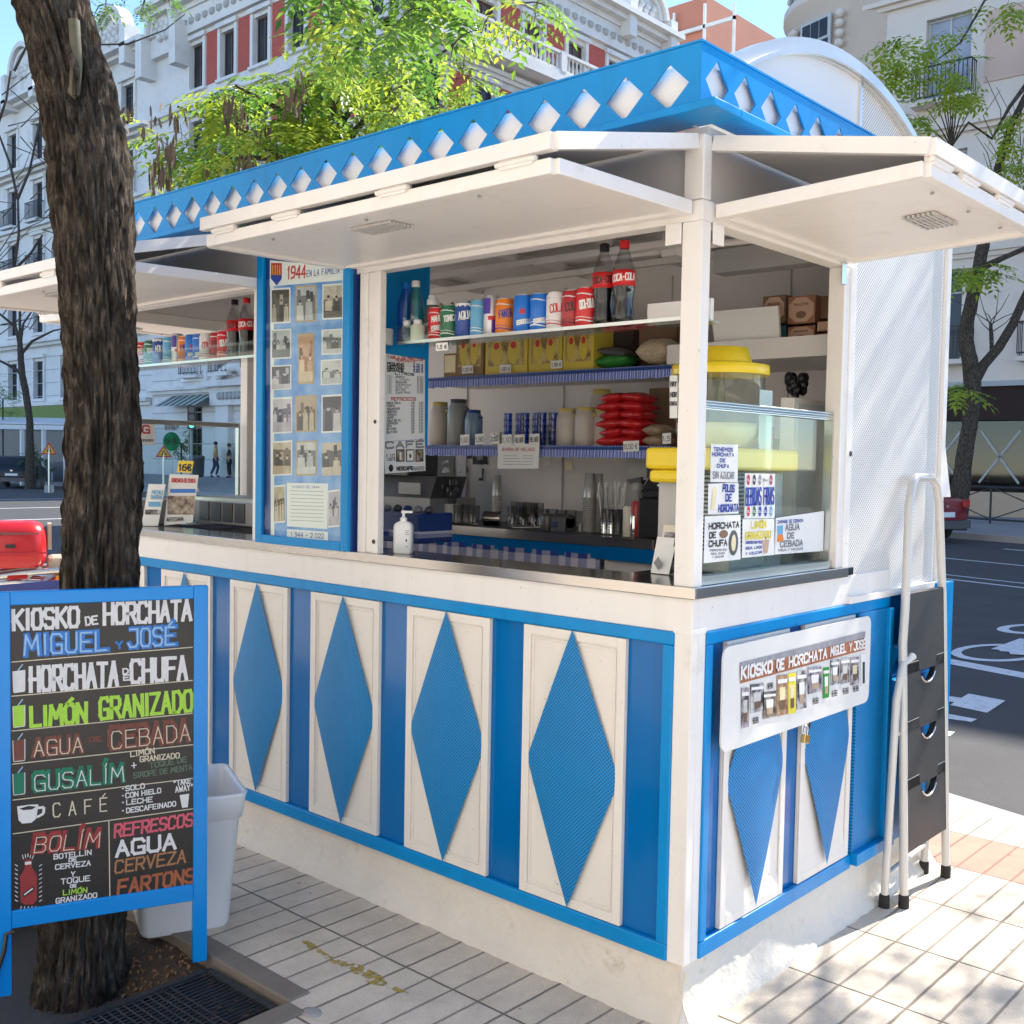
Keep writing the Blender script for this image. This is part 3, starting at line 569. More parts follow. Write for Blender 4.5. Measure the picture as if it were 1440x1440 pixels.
mb.build('doorway', bd)
mb = MB(); mb.box((XC-17, YC+1, 24.4), (XC-1, YC+15, 25.2), STG)
for i in range(9): mb.box((XC-15+i*1.5, YC+2, 25.2), (XC-14.95+i*1.5, YC+2.05, 26.2), IRON)
mb.box((XC-15, YC+2, 26.2), (XC-2.9, YC+2.05, 26.25), IRON); mb.build('roof', bd)
for k, (a, b, c, d, m_) in enumerate(((1.2, 5.4, 3.9, 4.3, 0),)):   # green striped shop awning on the ground floor
    mb = MB(); g = mat('green_canvas', (0.04, 0.10, 0.06), .8, var=.2); 
    for i in range(14): mb.add([P2(2.0+.3*i,4.6,-.05), P2(2.3+.3*i,4.6,-.05), P2(2.3+.3*i,4.0,-1.1), P2(2.0+.3*i,4.0,-1.1)], [(0,1,2,3)], g if i % 2 else STG)
    mb.build('shop_awning', bd)
mb = MB(); mb.prism([P2(3.0,5.3), P2(5.4,5.3), P2(5.4,6.6), P2(3.0,6.6)], np.array(n2)*.12, PAPER); pl = Plane(P2(3.0,5.3,-.12), (1,0,0), (0,0,1)); sg = mb.build('shop_sign', bd)
mb = MB(); write(mb, pl, 'CAFE', .5, .75, 1.9, .75, .3, .05, INKG, .01); write(mb, pl, 'SALON DE TE', .3, .25, 2.1, .25, .22, .035, INKG, .01); mb.build('lettering', sg)
mb = MB(); mb.prism([P2(13.6,2.6), P2(14.4,2.6), P2(14.4,3.0), P2(13.6,3.0)], np.array(n2)*.2, mat('green_sign', (0.0,0.25,0.09), .4)); mb.build('shop_sign', bd)
mb = MB(); mb.prism([P2(10.6,2.6), P2(12.6,2.6), P2(12.6,4.3), P2(10.6,4.3)], np.array(n2)*.25, mat('brown_sign', (0.16,0.05,0.03), .5)); mb.build('shop_sign', bd)
# the white building left of it
bl = thing('apartment_building', (-60, 28.2, 0.4), 'white apartment building with pale stone front and iron balconies behind the bare tree', 'building')
fl = [(4.9, 7.2), (9.0, 11.2), (12.7, 14.8), (15.9, 18.2), (19.6, 21.8)]
b3 = [(2.2+3.65*i, 3.5+3.65*i) for i in range(9)]
P3, ops3 = facade(bl, (-87.0, 28.2, 0), (1,0,0), n2, 34.8, 0.4, 24.0, b3, fl, STW, thick=14, courses=[5.0, 5.8, 6.6, 7.4, 8.0])
for op in ops3: window(bl, P3, n2, op, FRAMED, PANE, surround=STW, rail=(IRON, STW) if op[2] in (12.7, 15.9) else None)
for z, o_ in ((4.2, .5), (8.1, .5), (11.9, .3), (15.2, .5), (18.8, .7), (23.2, .9)): band(bl, P3, n2, 34.8, z, z+.4, o_, STW, 'string_course', steps=2)
gable(bl, P3, n2, 31.0, 3.4, 23.5, 2.6, STW); gable(bl, P3, n2, 20.0, 3.4, 24, 2.8, STW)
mb = MB(); mb.lathe(P3(21,24,5), [(1.6,0),(1.6,2.0),(1.9,2.1),(1.6,2.8),(.9,3.9),(.2,4.6),(.05,5.6)], STW, 16); mb.build('turret', bl)
mb = MB(); mb.prism([P3(1,.5), P3(33,.5), P3(33,4.1), P3(1,4.1)], np.array(n2)*.05, FRAMED); mb.build('shop_front', bl)
mb = MB(); mb.prism([P3(14,3.5,-.05), P3(27,3.5,-.05), P3(27,4.3,-.05), P3(14,4.3,-.05)], np.array(n2)*.9, mat('lime_awning', (0.14,0.20,0.03), .7, var=.1)); mb.build('shop_awning', bl)
# terracotta block far behind
P_ = PX(-26, 985, 20); 
tb = thing('apartment_building', (-40, 62, 0), 'terracotta apartment block with white roof railing far behind the balustrade', 'building')
mb = MB(); q0 = PD(92, 945, 0); q1 = PD(92, 1022, 0); mb.box((q0[0]-6, q0[1], 0), (q1[0], q0[1]+14, float(PD(92,985,10)[2])), TERR); mb.build('wall', tb)
mb = MB(); zt = float(PD(92,985,40)[2])
for z in (zt-4, zt-8): mb.box((q0[0]-6, q0[1]-.1, z), (q1[0]+.1, q0[1], z+.5), STW)
for i in range(5): mb.box((q1[0]-12+i*3, q0[1]-.5, zt-9), (q1[0]-11.8+i*3, q0[1]-.3, zt+1), STW)
mb.box((q1[0]-12, q0[1]-.5, zt-1), (q1[0]+3, q0[1]-.3, zt-.7), STW); mb.box((q1[0]+2.8, q0[1]-.5, zt-8), (q1[0]+3, q0[1]-.3, zt+.3), STW); mb.build('railing', tb)
# beige building across the street at the right
bb = thing('apartment_building', (-3, 33, 0.05), 'beige building with rounded corner tower and iron balconies above a brown shop front', 'building')
YB = 33.0; XB = -15.6; wid3 = 30.0
b4 = [(2.9+3.55*i, 4.35+3.55*i) for i in range(7)]; fl4 = [(5.0, 7.9), (9.0, 11.7), (13.3, 16.0), (17.4, 20.0), (21.2, 23.6)]
P4, ops4 = facade(bb, (XB, YB, 0), (1,0,0), n2, wid3, 4.25, 27.0, b4, fl4, STB, thick=14)
for op in ops4: window(bb, P4, n2, op, FRAMEW, mat('curtain_pane', (0.34,0.36,0.40), .15, var=.3, vs=2) if op[2] > 5 else PANE, rail=(IRON, STB))
for z, o_ in ((8.2, .2), (12.2, .3), (16.6, .3), (20.6, .3), (26, .9)): band(bb, P4, n2, wid3, z, z+.3, o_, STB, 'string_course', steps=2)
for a, b in zip([x[1] for x in b4[:-1]], [x[0] for x in b4[1:]]):
    for z0 in (13.6, 17.6): mb = MB(); mb.prism([P4(a+.45,z0), P4(b-.45,z0), P4(b-.45,z0+2.2), P4(a+.45,z0+2.2)], np.array(n2)*.05, STBD); mb.build('stone_panel', bb)
c = np.array([XB+.1, YB+2.6, 0]); mb = MB(); mb.lathe(c, [(3.0,0),(3.0,17.4),(3.3,17.5),(3.3,17.8),(3.0,17.9),(3.0,20.3),(3.3,20.4),(3.3,20.8),(3.0,20.9),(3.0,26)], STB, 40); mb.build('tower', bb)
mb = MB()
for g in (-2.62, -1.88):
    e = np.array([math.cos(g), math.sin(g), 0]); f = np.array([-e[1], e[0], 0]); Pw = lambda a, z, d=0: c+e*(3.02-d)+f*a+np.array([0,0,z])
    for z0 in (9.4, 14.3, 18.3):
        mb.prism([Pw(-.7,z0), Pw(.7,z0), Pw(.7,z0+2.6), Pw(-.7,z0+2.6)], e*.06, FRAMEW)
        for i in range(3): mb.prism([Pw(-.6+.4*i,z0+1.9), Pw(-.24+.4*i,z0+1.9), Pw(-.24+.4*i,z0+2.5), Pw(-.6+.4*i,z0+2.5)], e*.075, PANE)
        mb.prism([Pw(-.6,z0+.1), Pw(.6,z0+.1), Pw(.6,z0+1.8), Pw(-.6,z0+1.8)], e*.07, PANE)
        for sx in (-1, 1):
            for i in range(8): mb.ball(Pw(sx*1.05, z0+.15+i*.33), (.17,.17,.15), STB, 6, 4)
mb.build('window', bb)
BRS = mat('brown_fascia', (0.032, 0.017, 0.014), 0.6, var=.1, spec=.2)
mb = MB(); mb.prism([P4(0,3.05), P4(wid3,3.05), P4(wid3,4.1), P4(0,4.1)], np.array(n2)*.35, BRS); mb.prism([P4(0,4.1), P4(wid3,4.1), P4(wid3,4.26), P4(0,4.26)], np.array(n2)*.5, STG); mb.build('shop_fascia', bb)
mb = MB(); mb.prism([P4(0,.05), P4(wid3,.05), P4(wid3,.82), P4(0,.82)], np.array(n2)*.12, mat('sand_base', (0.50,0.36,0.24), .8, var=.06)); mb.box((XB,YB+3,0), (XB+wid3,YB+13,4.3), GREYD); mb.build('shop_base', bb)
mb = MB(); mb.prism([P4(0,.82), P4(wid3,.82), P4(wid3,3.05), P4(0,3.05)], np.array(n2)*.02, glass('shop_glass', (.42,.43,.42), .8))
for x in np.arange(1.2, wid3, 3.4): mb.prism([P4(x,.82), P4(x+.1,.82), P4(x+.1,3.05), P4(x,3.05)], np.array(n2)*.08, GREYD)
sw = mb.build('shop_window', bb); mb = MB(); pl = Plane(P4(0,0,-.04), (1,0,0), (0,0,1))
for x in np.arange(1.4, wid3-3, 3.4):
    for p, q in (((x+.3,1.1),(x+1.5,2.75)), ((x+.3,2.75),(x+1.5,1.1)), ((x+1.9,1.1),(x+3.1,2.75)), ((x+1.9,2.75),(x+3.1,1.1))):
        d = np.array(q)-np.array(p); d = d/np.linalg.norm(d)*.035; f = (-d[1], d[0]); mb.add([pl(p[0]-f[0],p[1]-f[1]), pl(q[0]-f[0],q[1]-f[1]), pl(q[0]+f[0],q[1]+f[1]), pl(p[0]+f[0],p[1]+f[1])], [(0,1,2,3)], STG)
mb.build('tape_cross', sw)
mb = MB()
for i in range(26): x = 1+i*1.1; mb.box((XB+x, YB+.6, .8), (XB+x+rng.uniform(.4,.9), YB+1.2, .8+rng.uniform(.4,1.5)), rng.choice([GREY, PAPER, REDD, GREYD, STG]))
mb.build('shop_display', bb)

# unseen house front behind the camera, added to bounce warm sun onto the kiosk
bh = thing('apartment_building', (0, -11, 0), 'unseen cream house front with rows of windows, added behind the camera to bounce sun onto the kiosk', 'building')
STC = mat('cream_render', (0.66, 0.615, 0.55), 0.85, var=0.05, vs=.5)
bC = [(1.5+3.4*i, 2.9+3.4*i) for i in range(12)]; fC = [(.4, 3.0), (4.6, 7.0), (8.2, 10.4), (11.6, 13.8), (15.0, 17.0)]
PCC, opsC = facade(bh, (22, -11, 0), (-1,0,0), (0,1,0), 44.0, 0.0, 19.0, bC, fC, STC, thick=8)
for op in opsC: window(bh, PCC, (0,1,0), op, FRAMEW, PANE, rail=(IRON, STC) if op[2] > 4 else None)
for z in (3.9, 7.6, 11.0, 14.4, 18.2): band(bh, PCC, (0,1,0), 44.0, z, z+.35, .3, STC, 'string_course', steps=2)
# ------------------------------------------------------------------ the kiosk
L, WD = 3.35, 1.70
K = thing('kiosk', (-L/2, WD/2, 0), 'blue and white horchata kiosk with raised shutters, steel counter and diamond panels', 'kiosk')
# plinth with a rough, flared skirt of render
mb = MB(); mb.box((-L+.01, .012, 0), (-.012, WD-.01, .166), CONC)
def skirt(p0, d, n, ln):
    p0, d, n = map(np.asarray, (p0, d, n)); m = int(ln/.018); vs = []; prof = [(.0,.15), (.006,.10), (.014,.06), (.030,.028), (.044,.012), (.050,-.02)]
    for i in range(m+1):
        a = ln*i/m
        for o, z in prof:
            j = .007*mnoise.noise(Vector((p0[0]*3+p0[1]*5+a*13, z*30, 1)))+.006*mnoise.noise(Vector((a*50+p0[1], z*60, 5)))
            vs.append(p0+d*a+n*(o+(j if z < .12 else 0))+np.array([0,0,z+(.4*j if 0 < z < .1 else 0)]))
    k = len(prof); return vs, [(i*k+q, (i+1)*k+q, (i+1)*k+q+1, i*k+q+1) for i in range(m) for q in range(k-1)]
mb.add(*[x if i == 0 else [tuple(reversed(f)) for f in x] for i, x in enumerate(skirt((-L,.012,0), (1,0,0), (0,-1,0), L))], CONC, True)
mb.add(*[x if i == 0 else [tuple(reversed(f)) for f in x] for i, x in enumerate(skirt((-.012,0,0), (0,1,0), (1,0,0), WD))], CONC, True)
mb.lathe((-.013,.013,0), [(.052,-.02),(.046,.012),(.032,.028),(.016,.06),(.008,.10),(.003,.15)], CONC, 24)
mb.build('plinth', K)
# lower wall: backing, white band under the counter and white corner posts
ZT, ZB = 1.061, 0.168
mb = MB(); mb.box((-L+.03, .035, ZB), (-.035, .06, 1.15), WI); mb.box((-.06, .06, ZB), (-.035, 1.66, 1.15), WI); mb.box((-L+.03, .06, ZB), (-L+.06, 1.64, 1.15), WI); mb.box((-L+.03, 1.64, ZB), (-.06, 1.67, 1.15), WI)
mb.box((-L, 0, ZT), (0, .035, 1.155), W_); mb.box((-.035, .035, ZT), (0, 1.255, 1.155), W_); mb.box((-L, .035, ZT), (-L+.03, 1.66, 1.155), W_)
mb.box((-.055, 0, ZB), (0, .035, ZT), W_); mb.box((-.035, .035, ZB), (0, .0685, ZT), W_); mb.box((-L, 0, ZB), (-L+.03, 1.66, ZT), W_)
mb.box((-.06, -.001, ZT-.004), (.0015, .07, ZT+.012), WC)
mb.build('lower_wall', K, bevel=.003)
x0, wp, per = .2106, .375, .5146
mb = MB(); mb.box((-L+.03, .013, ZB), (-.055, .0349, ZT), BG); mb.build('blue_strip', K)
mb = MB(); mb.box((-L+.03, -.006, ZT-.036), (-.0545, .0125, ZT), BL); mb.box((-L+.03, -.006, ZB), (-.0545, .0125, ZB+.046), BL); mb.box((-.088, -.006, ZB+.046), (-.0545, .0125, ZT-.036), BL); mb.box((-L+.03, -.006, ZB+.046), (-L+.06, .0125, ZT-.036), BL)
mb.build('blue_frame', K, bevel=.004)
def diamond(P, xc, zc, hw, hh, m, out):       # convex rhombus of perforated sheet; P(a, z, d)
    mb = MB(); n = 16; vs = []
    for i in range(n+1):
        s = -1+2*i/n; h = hh*(1-abs(s))
        for j in range(9):
            t = -1+2*j/8; vs.append(P(xc+hw*s, zc+h*t, out*(1-s*s)*(1-.35*t*t)+.003))
    mb.add(vs, [(i*9+j, (i+1)*9+j, (i+1)*9+j+1, i*9+j+1) for i in range(n) for j in range(8)], m, True)
    rim = [P(xc-hw,zc), P(xc,zc-hh), P(xc+hw,zc), P(xc,zc+hh)]
    return mb
Pf = lambda a, z, d=0: (a, .002-d, z)
for k in range(6):
    xr = -x0-per*k; xl = xr-wp
    if xl < -L+.06: xl = -L+.065
    mb = MB(); za, zb = ZB+.048, ZT-.038
    mb.box((xl, .003, za), (xr, .0125, zb), WP)
    for a, b, c, d in ((xl,za,xl+.028,zb), (xr-.028,za,xr,zb), (xl+.028,za,xr-.028,za+.028), (xl+.028,zb-.028,xr-.028,zb)): mb.box((a,-.003,b), (c,.003,d), WP)
    for a, b, c, d in ((xl+.034,za+.034,xl+.040,zb-.034), (xr-.040,za+.034,xr-.034,zb-.034), (xl+.04,za+.034,xr-.04,za+.04), (xl+.04,zb-.04,xr-.04,zb-.034)): mb.box((a,.0,b), (c,.003,d), WP)
    pn = mb.build('white_panel', K, bevel=.0025)
    diamond(Pf, (xl+xr)/2+.004, (za+zb)/2+.004, wp*.455, (zb-za)*.502, BP, .014).build('diamond', pn)
# end wall, facing +X
mb = MB(); mb.box((-.0349, .0685, ZB), (-.014, 1.66, ZT), BG); mb.build('blue_strip', K)
mb = MB(); mb.box((-.0135, .0685, ZT-.036), (.006, 1.255, ZT), BL); mb.box((-.0135, .0685, ZB), (.006, 1.0, ZB+.046), BL); mb.box((-.0135, .0685, ZB+.046), (.006, .10, ZT-.036), BL)
mb.box((-.0215, 1.0, ZB+.01), (.03, 1.30, ZB+.052), BL); mb.box((-.02, 1.22, ZB+.052), (.024, 1.25, ZT-.036), BL); mb.box((-.02, 1.64, ZB), (.03, 1.785, ZT+.02), BL); mb.box((-.02, 1.30, ZB+.01), (.012, 1.64, ZT-.3), BL)
mb.build('blue_frame', K, bevel=.004)
Pe = lambda a, z, d=0: (d-.002, a, z)
for xl, xr in ((.175, .535), (.63, .985)):
    mb = MB(); za, zb = ZB+.048, ZT-.038
    mb.box((-.0135, xl, za), (-.003, xr, zb), WP)
    for a, b, c, d in ((xl,za,xl+.028,zb), (xr-.028,za,xr,zb), (xl+.028,za,xr-.028,za+.028), (xl+.028,zb-.028,xr-.028,zb)): mb.box((-.003,a,b), (.003,c,d), WP)
    mb.add([(-.0029,xl+.028,za+.075), (-.0029,xr-.028,za+.075), (.003,xr-.028,za+.028), (.003,xl+.028,za+.028)], [(3,2,1,0)], WP)
    pn = mb.build('white_panel', K, bevel=.0025)
    diamond(Pe, (xl+xr)/2, (za+zb)/2+.006, (xr-xl)*.46, (zb-za)*.485, BPY, .02).build('diamond', pn)
mb = MB(); mb.box((-.0138, 1.0, ZB+.053), (.008, 1.218, ZT-.037), BPY); mb.build('perforated_panel', K)
# counter of steel, dark and glossy from long use
mb = MB(); mb.box((-L, -.004, 1.1555), (.004, .215, 1.182), STEELD); mb.box((-.36, .215, 1.1555), (.004, .955, 1.182), STEELD); mb.box((-L, .215, 1.1555), (-L+.36, .95, 1.182), STEELD)
mb.box((-L-.004, -.010, 1.153), (.012, -.0045, 1.1845), STEEL); mb.box((.0045, -.0045, 1.153), (.012, .90, 1.1845), STEEL)
mb.build('counter', K, bevel=.002)
# posts and headers
ZH = 2.138
def post(*bx, caps=()):
    mb = MB()
    for p, q in bx: mb.box(p, q, W_)
    for c, d, r in caps: mb.tube([c, d], r, BLACK, 10)
    mb.build('post', K, bevel=.003)
post(((-.062, 0, 1.183), (0, .042, ZH))); post(((-.062, .002, ZH+.055), (-.002, .0415, 2.36)))
post(((-1.362, 0, 1.183), (-1.322, .05, ZH)), ((-1.3225, .006, 1.183), (-1.2875, .027, ZH-.001)), ((-1.288, 0, 1.183), (-1.256, .028, ZH)), caps=(((-1.274, -.0005, 1.225), (-1.274, -.0025, 1.225), .008), ((-1.274, -.0005, 1.632), (-1.274, -.0025, 1.632), .007)))
post(((-1.985, 0, 1.183), (-1.935, .05, ZH))); post(((-L, 0, 1.183), (-L+.05, .05, ZH))); post(((-L, .86, 1.183), (-L+.06, .92, ZH)))
post(((-.055, .833, 1.183), (0, .8725, ZH)), ((-.05, .872, 1.183), (.004, .915, ZH-.001)), caps=(((.0045, .902, 1.55), (.007, .902, 1.55), .009),))
mb = MB(); mb.box((-L, 0, ZH), (0, .055, ZH+.053), W_); mb.box((-.055, .055, ZH), (0, .92, ZH+.053), W_); mb.box((-L, .055, ZH), (-L+.055, .92, ZH+.053), W_)
for a in (-.105, .0):
    mb.box((-.112, -.005, ZH-.055), (-.0625, -.001, ZH+.0), WC)
    break
mb.box((.001, .046, ZH-.055), (.005, .10, ZH), WC); mb.box((.001, .80, ZH-.06), (.006, .83, ZH+.02), ALU)
mb.build('header', K, bevel=.003)
mb = MB(); mb.box((-L+.02, .045, ZH+.055), (-.0625, .06, 2.36), WI); mb.box((-.045, .0625, ZH+.055), (-.03, .95, 2.36), WI); mb.box((-L+.03, .0625, ZH+.055), (-L+.045, .95, 2.36), WI); mb.build('upper_wall', K)
# roof slab, flange and the blue fascia with cut-out diamonds over white backing
mb = MB(); mb.box((-L+.01, .03, 2.362), (-.012, WD-.02, 2.385), WI); mb.build('roof', K)
mb = MB(); mb.box((-L-.02, -.10, 2.386), (.088, .03, 2.408), BL); mb.box((.0, .03, 2.386), (.088, .95, 2.408), BL); mb.build('flange', K, bevel=.003)
def fascia(P, n, x_start, per, cnt, x_end, z0, z1, zc, hw, hh, t):
    mb = MB(); n = np.asarray(n, float)
    def F(poly): mb.prism([P(*p) for p in poly], n*-t, BL)
    lo = x_start-per/2; hi = lo+per*cnt
    F([(min(x_end), z0), (lo, z0), (lo, z1), (min(x_end), z1)]); F([(hi, z0), (max(x_end), z0), (max(x_end), z1), (hi, z1)])
    for k in range(cnt):
        c = x_start+per*k; a, b = c-per/2, c+per/2
        F([(a,z0), (c,z0), (c,zc-hh), (c-hw,zc), (a,zc)]); F([(c,z0), (b,z0), (b,zc), (c+hw,zc), (c,zc-hh)])
        F([(a,zc), (c-hw,zc), (c,zc+hh), (c,z1), (a,z1)]); F([(c+hw,zc), (b,zc), (b,z1), (c,z1), (c,zc+hh)])
    return mb
cnt = 23
fascia(lambda a, z: (a, -.072, z), (0,-1,0), -.066-.1398*(cnt-1), .1398, cnt, (-L-.02, .0255), 2.4085, 2.56, 2.468, .061, .0575, .004).build('fascia', K)
fascia(lambda a, z: (.03, a, z), (1,0,0), .005, .1395, 7, (-.072, .96), 2.4085, 2.56, 2.474, .056, .060, .004).build('fascia', K)
mb = MB(); mb.box((-L, -.050, 2.4085), (.006, -.046, 2.522), WC); mb.box((.008, -.050, 2.4085), (.012, .95, 2.522), WC)
mb.box((-L-.02, -.075, 2.5605), (.033, -.046, 2.566), BL); mb.box((.005, -.046, 2.5605), (.033, .96, 2.566), BL); mb.build('fascia_backing', K)
# barrel roof end: shallow arch of zinc with perforated filling
R_, zc_ = 1.27, 2.80-1.27; gy = lambda y: zc_+math.sqrt(R_**2-(y-.86)**2)
mb = MB(); ys = np.linspace(0.01, 1.71, 33)
top = [(y, gy(y)) for y in ys]
for xa, xb, off, th in ((-.40, -.03, 0, .008), (-.065, -.02, .006, .05), (-.02, -.008, -.03, .012)):
    for (ya, za), (yb, zb) in zip(top[:-1], top[1:]):
        mb.add([(xa,ya,za+off), (xb,ya,za+off), (xb,yb,zb+off), (xa,yb,zb+off), (xa,ya,za+off-th), (xb,ya,za+off-th), (xb,yb,zb+off-th), (xa,yb,zb+off-th)], [(0,1,2,3), (7,6,5,4), (1,5,6,2), (0,3,7,4)], ZINC, False)
mb.build('barrel_roof', K)
mb = MB(); ya_ = [(y, z-.04) for y, z in top if y <= .965]; ya_.append((.965, gy(.965)-.04))
ya_ = sorted(set(ya_)); mb.prism([(-.045, ya_[0][0], 2.385)]+[(-.045, .965, 2.385)]+[(-.045, y, z) for y, z in reversed(ya_)], (.008,0,0), WC)
mb.box((-.045, .962, 2.385), (-.028, .98, gy(.97)-.04), ZINC)
yb_ = [(y, z-.04) for y, z in top if y > .98]; mb.prism([(-.045, .981, 2.385)]+[(-.045, 1.70, 2.385)]+[(-.045, y, z) for y, z in reversed(yb_)]+[(-.045, .981, gy(.981)-.04)], (.006,0,0), WPY)
mb.build('tympanum', K)
# perforated screen at the end, behind the window
mb = MB(); mb.box((-.012, .917, 1.066), (-.004, 1.665, 2.395), WPY); mb.build('perforated_screen', K)
mb = MB(); mb.box((-.016, 1.666, 1.085), (.010, 1.70, 2.395), WC); mb.box((-.014, 1.645, 1.066), (-.003, 1.655, 2.39), WC); mb.box((-.03, .9165, 1.066), (-.0125, 1.70, 2.395), WI); mb.box((-.002,.92,1.063),(.012,1.66,1.085), W_); mb.prism([(.0,1.701,1.66),(.0,1.80,1.40),(.0,1.701,1.40)],(-.01,0,0),WC); mb.build('screen_frame', K)
VENT = mat('vent_grey', (.52,.51,.50), .5, var=.05)
# shutters: an upper and a lower leaf each, folded out over the openings
def shutter(in0, in1, out, zu0, zu1, zl0, zl1, inset=.012):
    """in0,in1: ends of the hinge line; out: outward vector; heights of inner/outer edges of the two leaves"""
    in0, in1, out = [np.array([*p, 0.0]) for p in (in0, in1, out)]; Z = np.array([0,0,1.0]); d = (in1-in0)/np.linalg.norm(in1-in0); un = out/np.linalg.norm(out)
    sh = MB(); a, b, c, e = in0+Z*zu0, in1+Z*zu0, in1+out+Z*zu1, in0+out+Z*zu1
    sh.slab([a, b, c, e], .010, WI, n=(0,0,1)); 
    for p, q in ((a, e), (b, c), (e, c)):
        sh.bar(p-Z*.004, q-Z*.004, .026, .038, W_)
    root_ = sh.build('shutter', K)
    lo = MB(); a, b, c, e = in0+un*.008+d*inset+Z*zl0, in1+un*.008-d*inset+Z*zl0, in1+out*.97-d*inset+Z*zl1, in0+out*.97+d*inset+Z*zl1
    lo.slab([a, b, c, e], .022, W_, n=(0,0,1))
    for p, q, w in ((a, e, .03), (b, c, .03), (e, c, .03), (a, b, .045)): lo.bar(p+Z*.008, q+Z*.008, w, .036, W_)
    lo.build('lower_leaf', root_, bevel=.003)
    hg = MB(); m_ = np.linalg.norm(in1-in0)
    for t in (.08, .30, .62, .92):
        p = in0+d*m_*t+out*.985+Z*(zu1+zl1)/2; hg.obox(p, d*.05, un*.012, Z*.012, WC); hg.tube([p-d*.06+un*.01, p+d*.06+un*.01], .007, W_, 8)
    for t in (.2, .5, .8):
        p = in0+d*m_*t+out*.9+Z*(zl1-.0105); hg.ball(p, (.006,.006,.004), GREY, 6, 4)
    hg.build('hinge', root_)
    gr = MB(); t = .45 if m_ > 1 else .55; p = in0+d*m_*t+out*.70+Z*(zl0+(zl1-zl0)*.7-.006); sl = un*np.linalg.norm(out)+Z*(zl1-zl0); sl = sl/np.linalg.norm(sl)
    for k in range(-3, 4): gr.obox(p+sl*k*.013, d*.085, sl*.0035, Z*.0035, VENT)
    for k in (-1, 0, 1): gr.obox(p+d*k*.05, d*.002, sl*.045, Z*.0042, VENT)
    gr.build('vent_grille', root_)
shutter((-1.43, 0), (-.03, 0), (0, -.565), 2.345, 2.218, 2.164, 2.156)
shutter((-L, 0), (-1.93, 0), (0, -.565), 2.345, 2.205, 2.150, 2.138)
shutter((0, .05), (0, .86), (.565, 0), 2.345, 2.238, 2.158, 2.180)
shutter((-L, .86), (-L, .05), (-.565, 0), 2.345, 2.23, 2.155, 2.17)
# the photo board between the openings
pb = MB(); pb.box((-1.925, -.014, 1.184), (-1.379, .05, 2.30), DKBLUE)
for a, b, c, d in ((-1.925,1.184,-1.885,2.30), (-1.418,1.184,-1.379,2.30), (-1.885,1.184,-1.418,1.215), (-1.885,2.27,-1.418,2.30)): pb.box((a,-.03,b), (c,-.014,d), BL)
PBO = pb.build('photo_board', K, bevel=.003)
BPL = Plane((0, -.0145, 0), (1,0,0), (0,0,1))
mb = MB(); quad_px(mb, BPL, [(381,766),(483,777),(486,378),(380,368)], PAPER, .0005); mb.build('board_lining', PBO)
SKYP = print_mat('blue_print', (0.05, 0.22, 0.60), (0.40, 0.58, 0.80), 7, (.35, .75), 1)
mb = MB(); quad_px(mb, BPL, [(386,757),(480,766),(482,390),(385,392)], SKYP, .0009); mb.build('board_print', PBO)
PH = [print_mat('photo_sepia', (0.055,0.04,0.035), (0.42,0.36,0.28), 26, (.38,.62), 3), print_mat('photo_grey', (0.03,0.03,0.04), (0.55,0.53,0.52), 24, (.42,.60), 5), print_mat('photo_brown', (0.09,0.05,0.03), (0.50,0.42,0.33), 30, (.38,.64), 9), print_mat('photo_violet', (0.045,0.03,0.06), (0.52,0.47,0.52), 28, (.40,.60), 12), print_mat('photo_orange', (0.20,0.08,0.03), (0.55,0.38,0.24), 32, (.36,.66), 15)]
z4 = lambda a, b: (180+a*340/1440, 360+b*340/1440)
TONE = [[mat('photo_tone', c, .4, var=.35, vs=35) for c in pal] for pal in (
    ((.10,.08,.065),(.42,.36,.29),(.52,.45,.36),(.035,.028,.024)), ((.16,.16,.17),(.45,.45,.46),(.55,.54,.52),(.03,.03,.035)), ((.15,.09,.055),(.46,.34,.23),(.52,.43,.31),(.05,.03,.02)),
    ((.14,.11,.16),(.44,.38,.44),(.54,.49,.52),(.04,.03,.05)), ((.34,.15,.07),(.55,.32,.18),(.66,.50,.33),(.12,.05,.03)))]
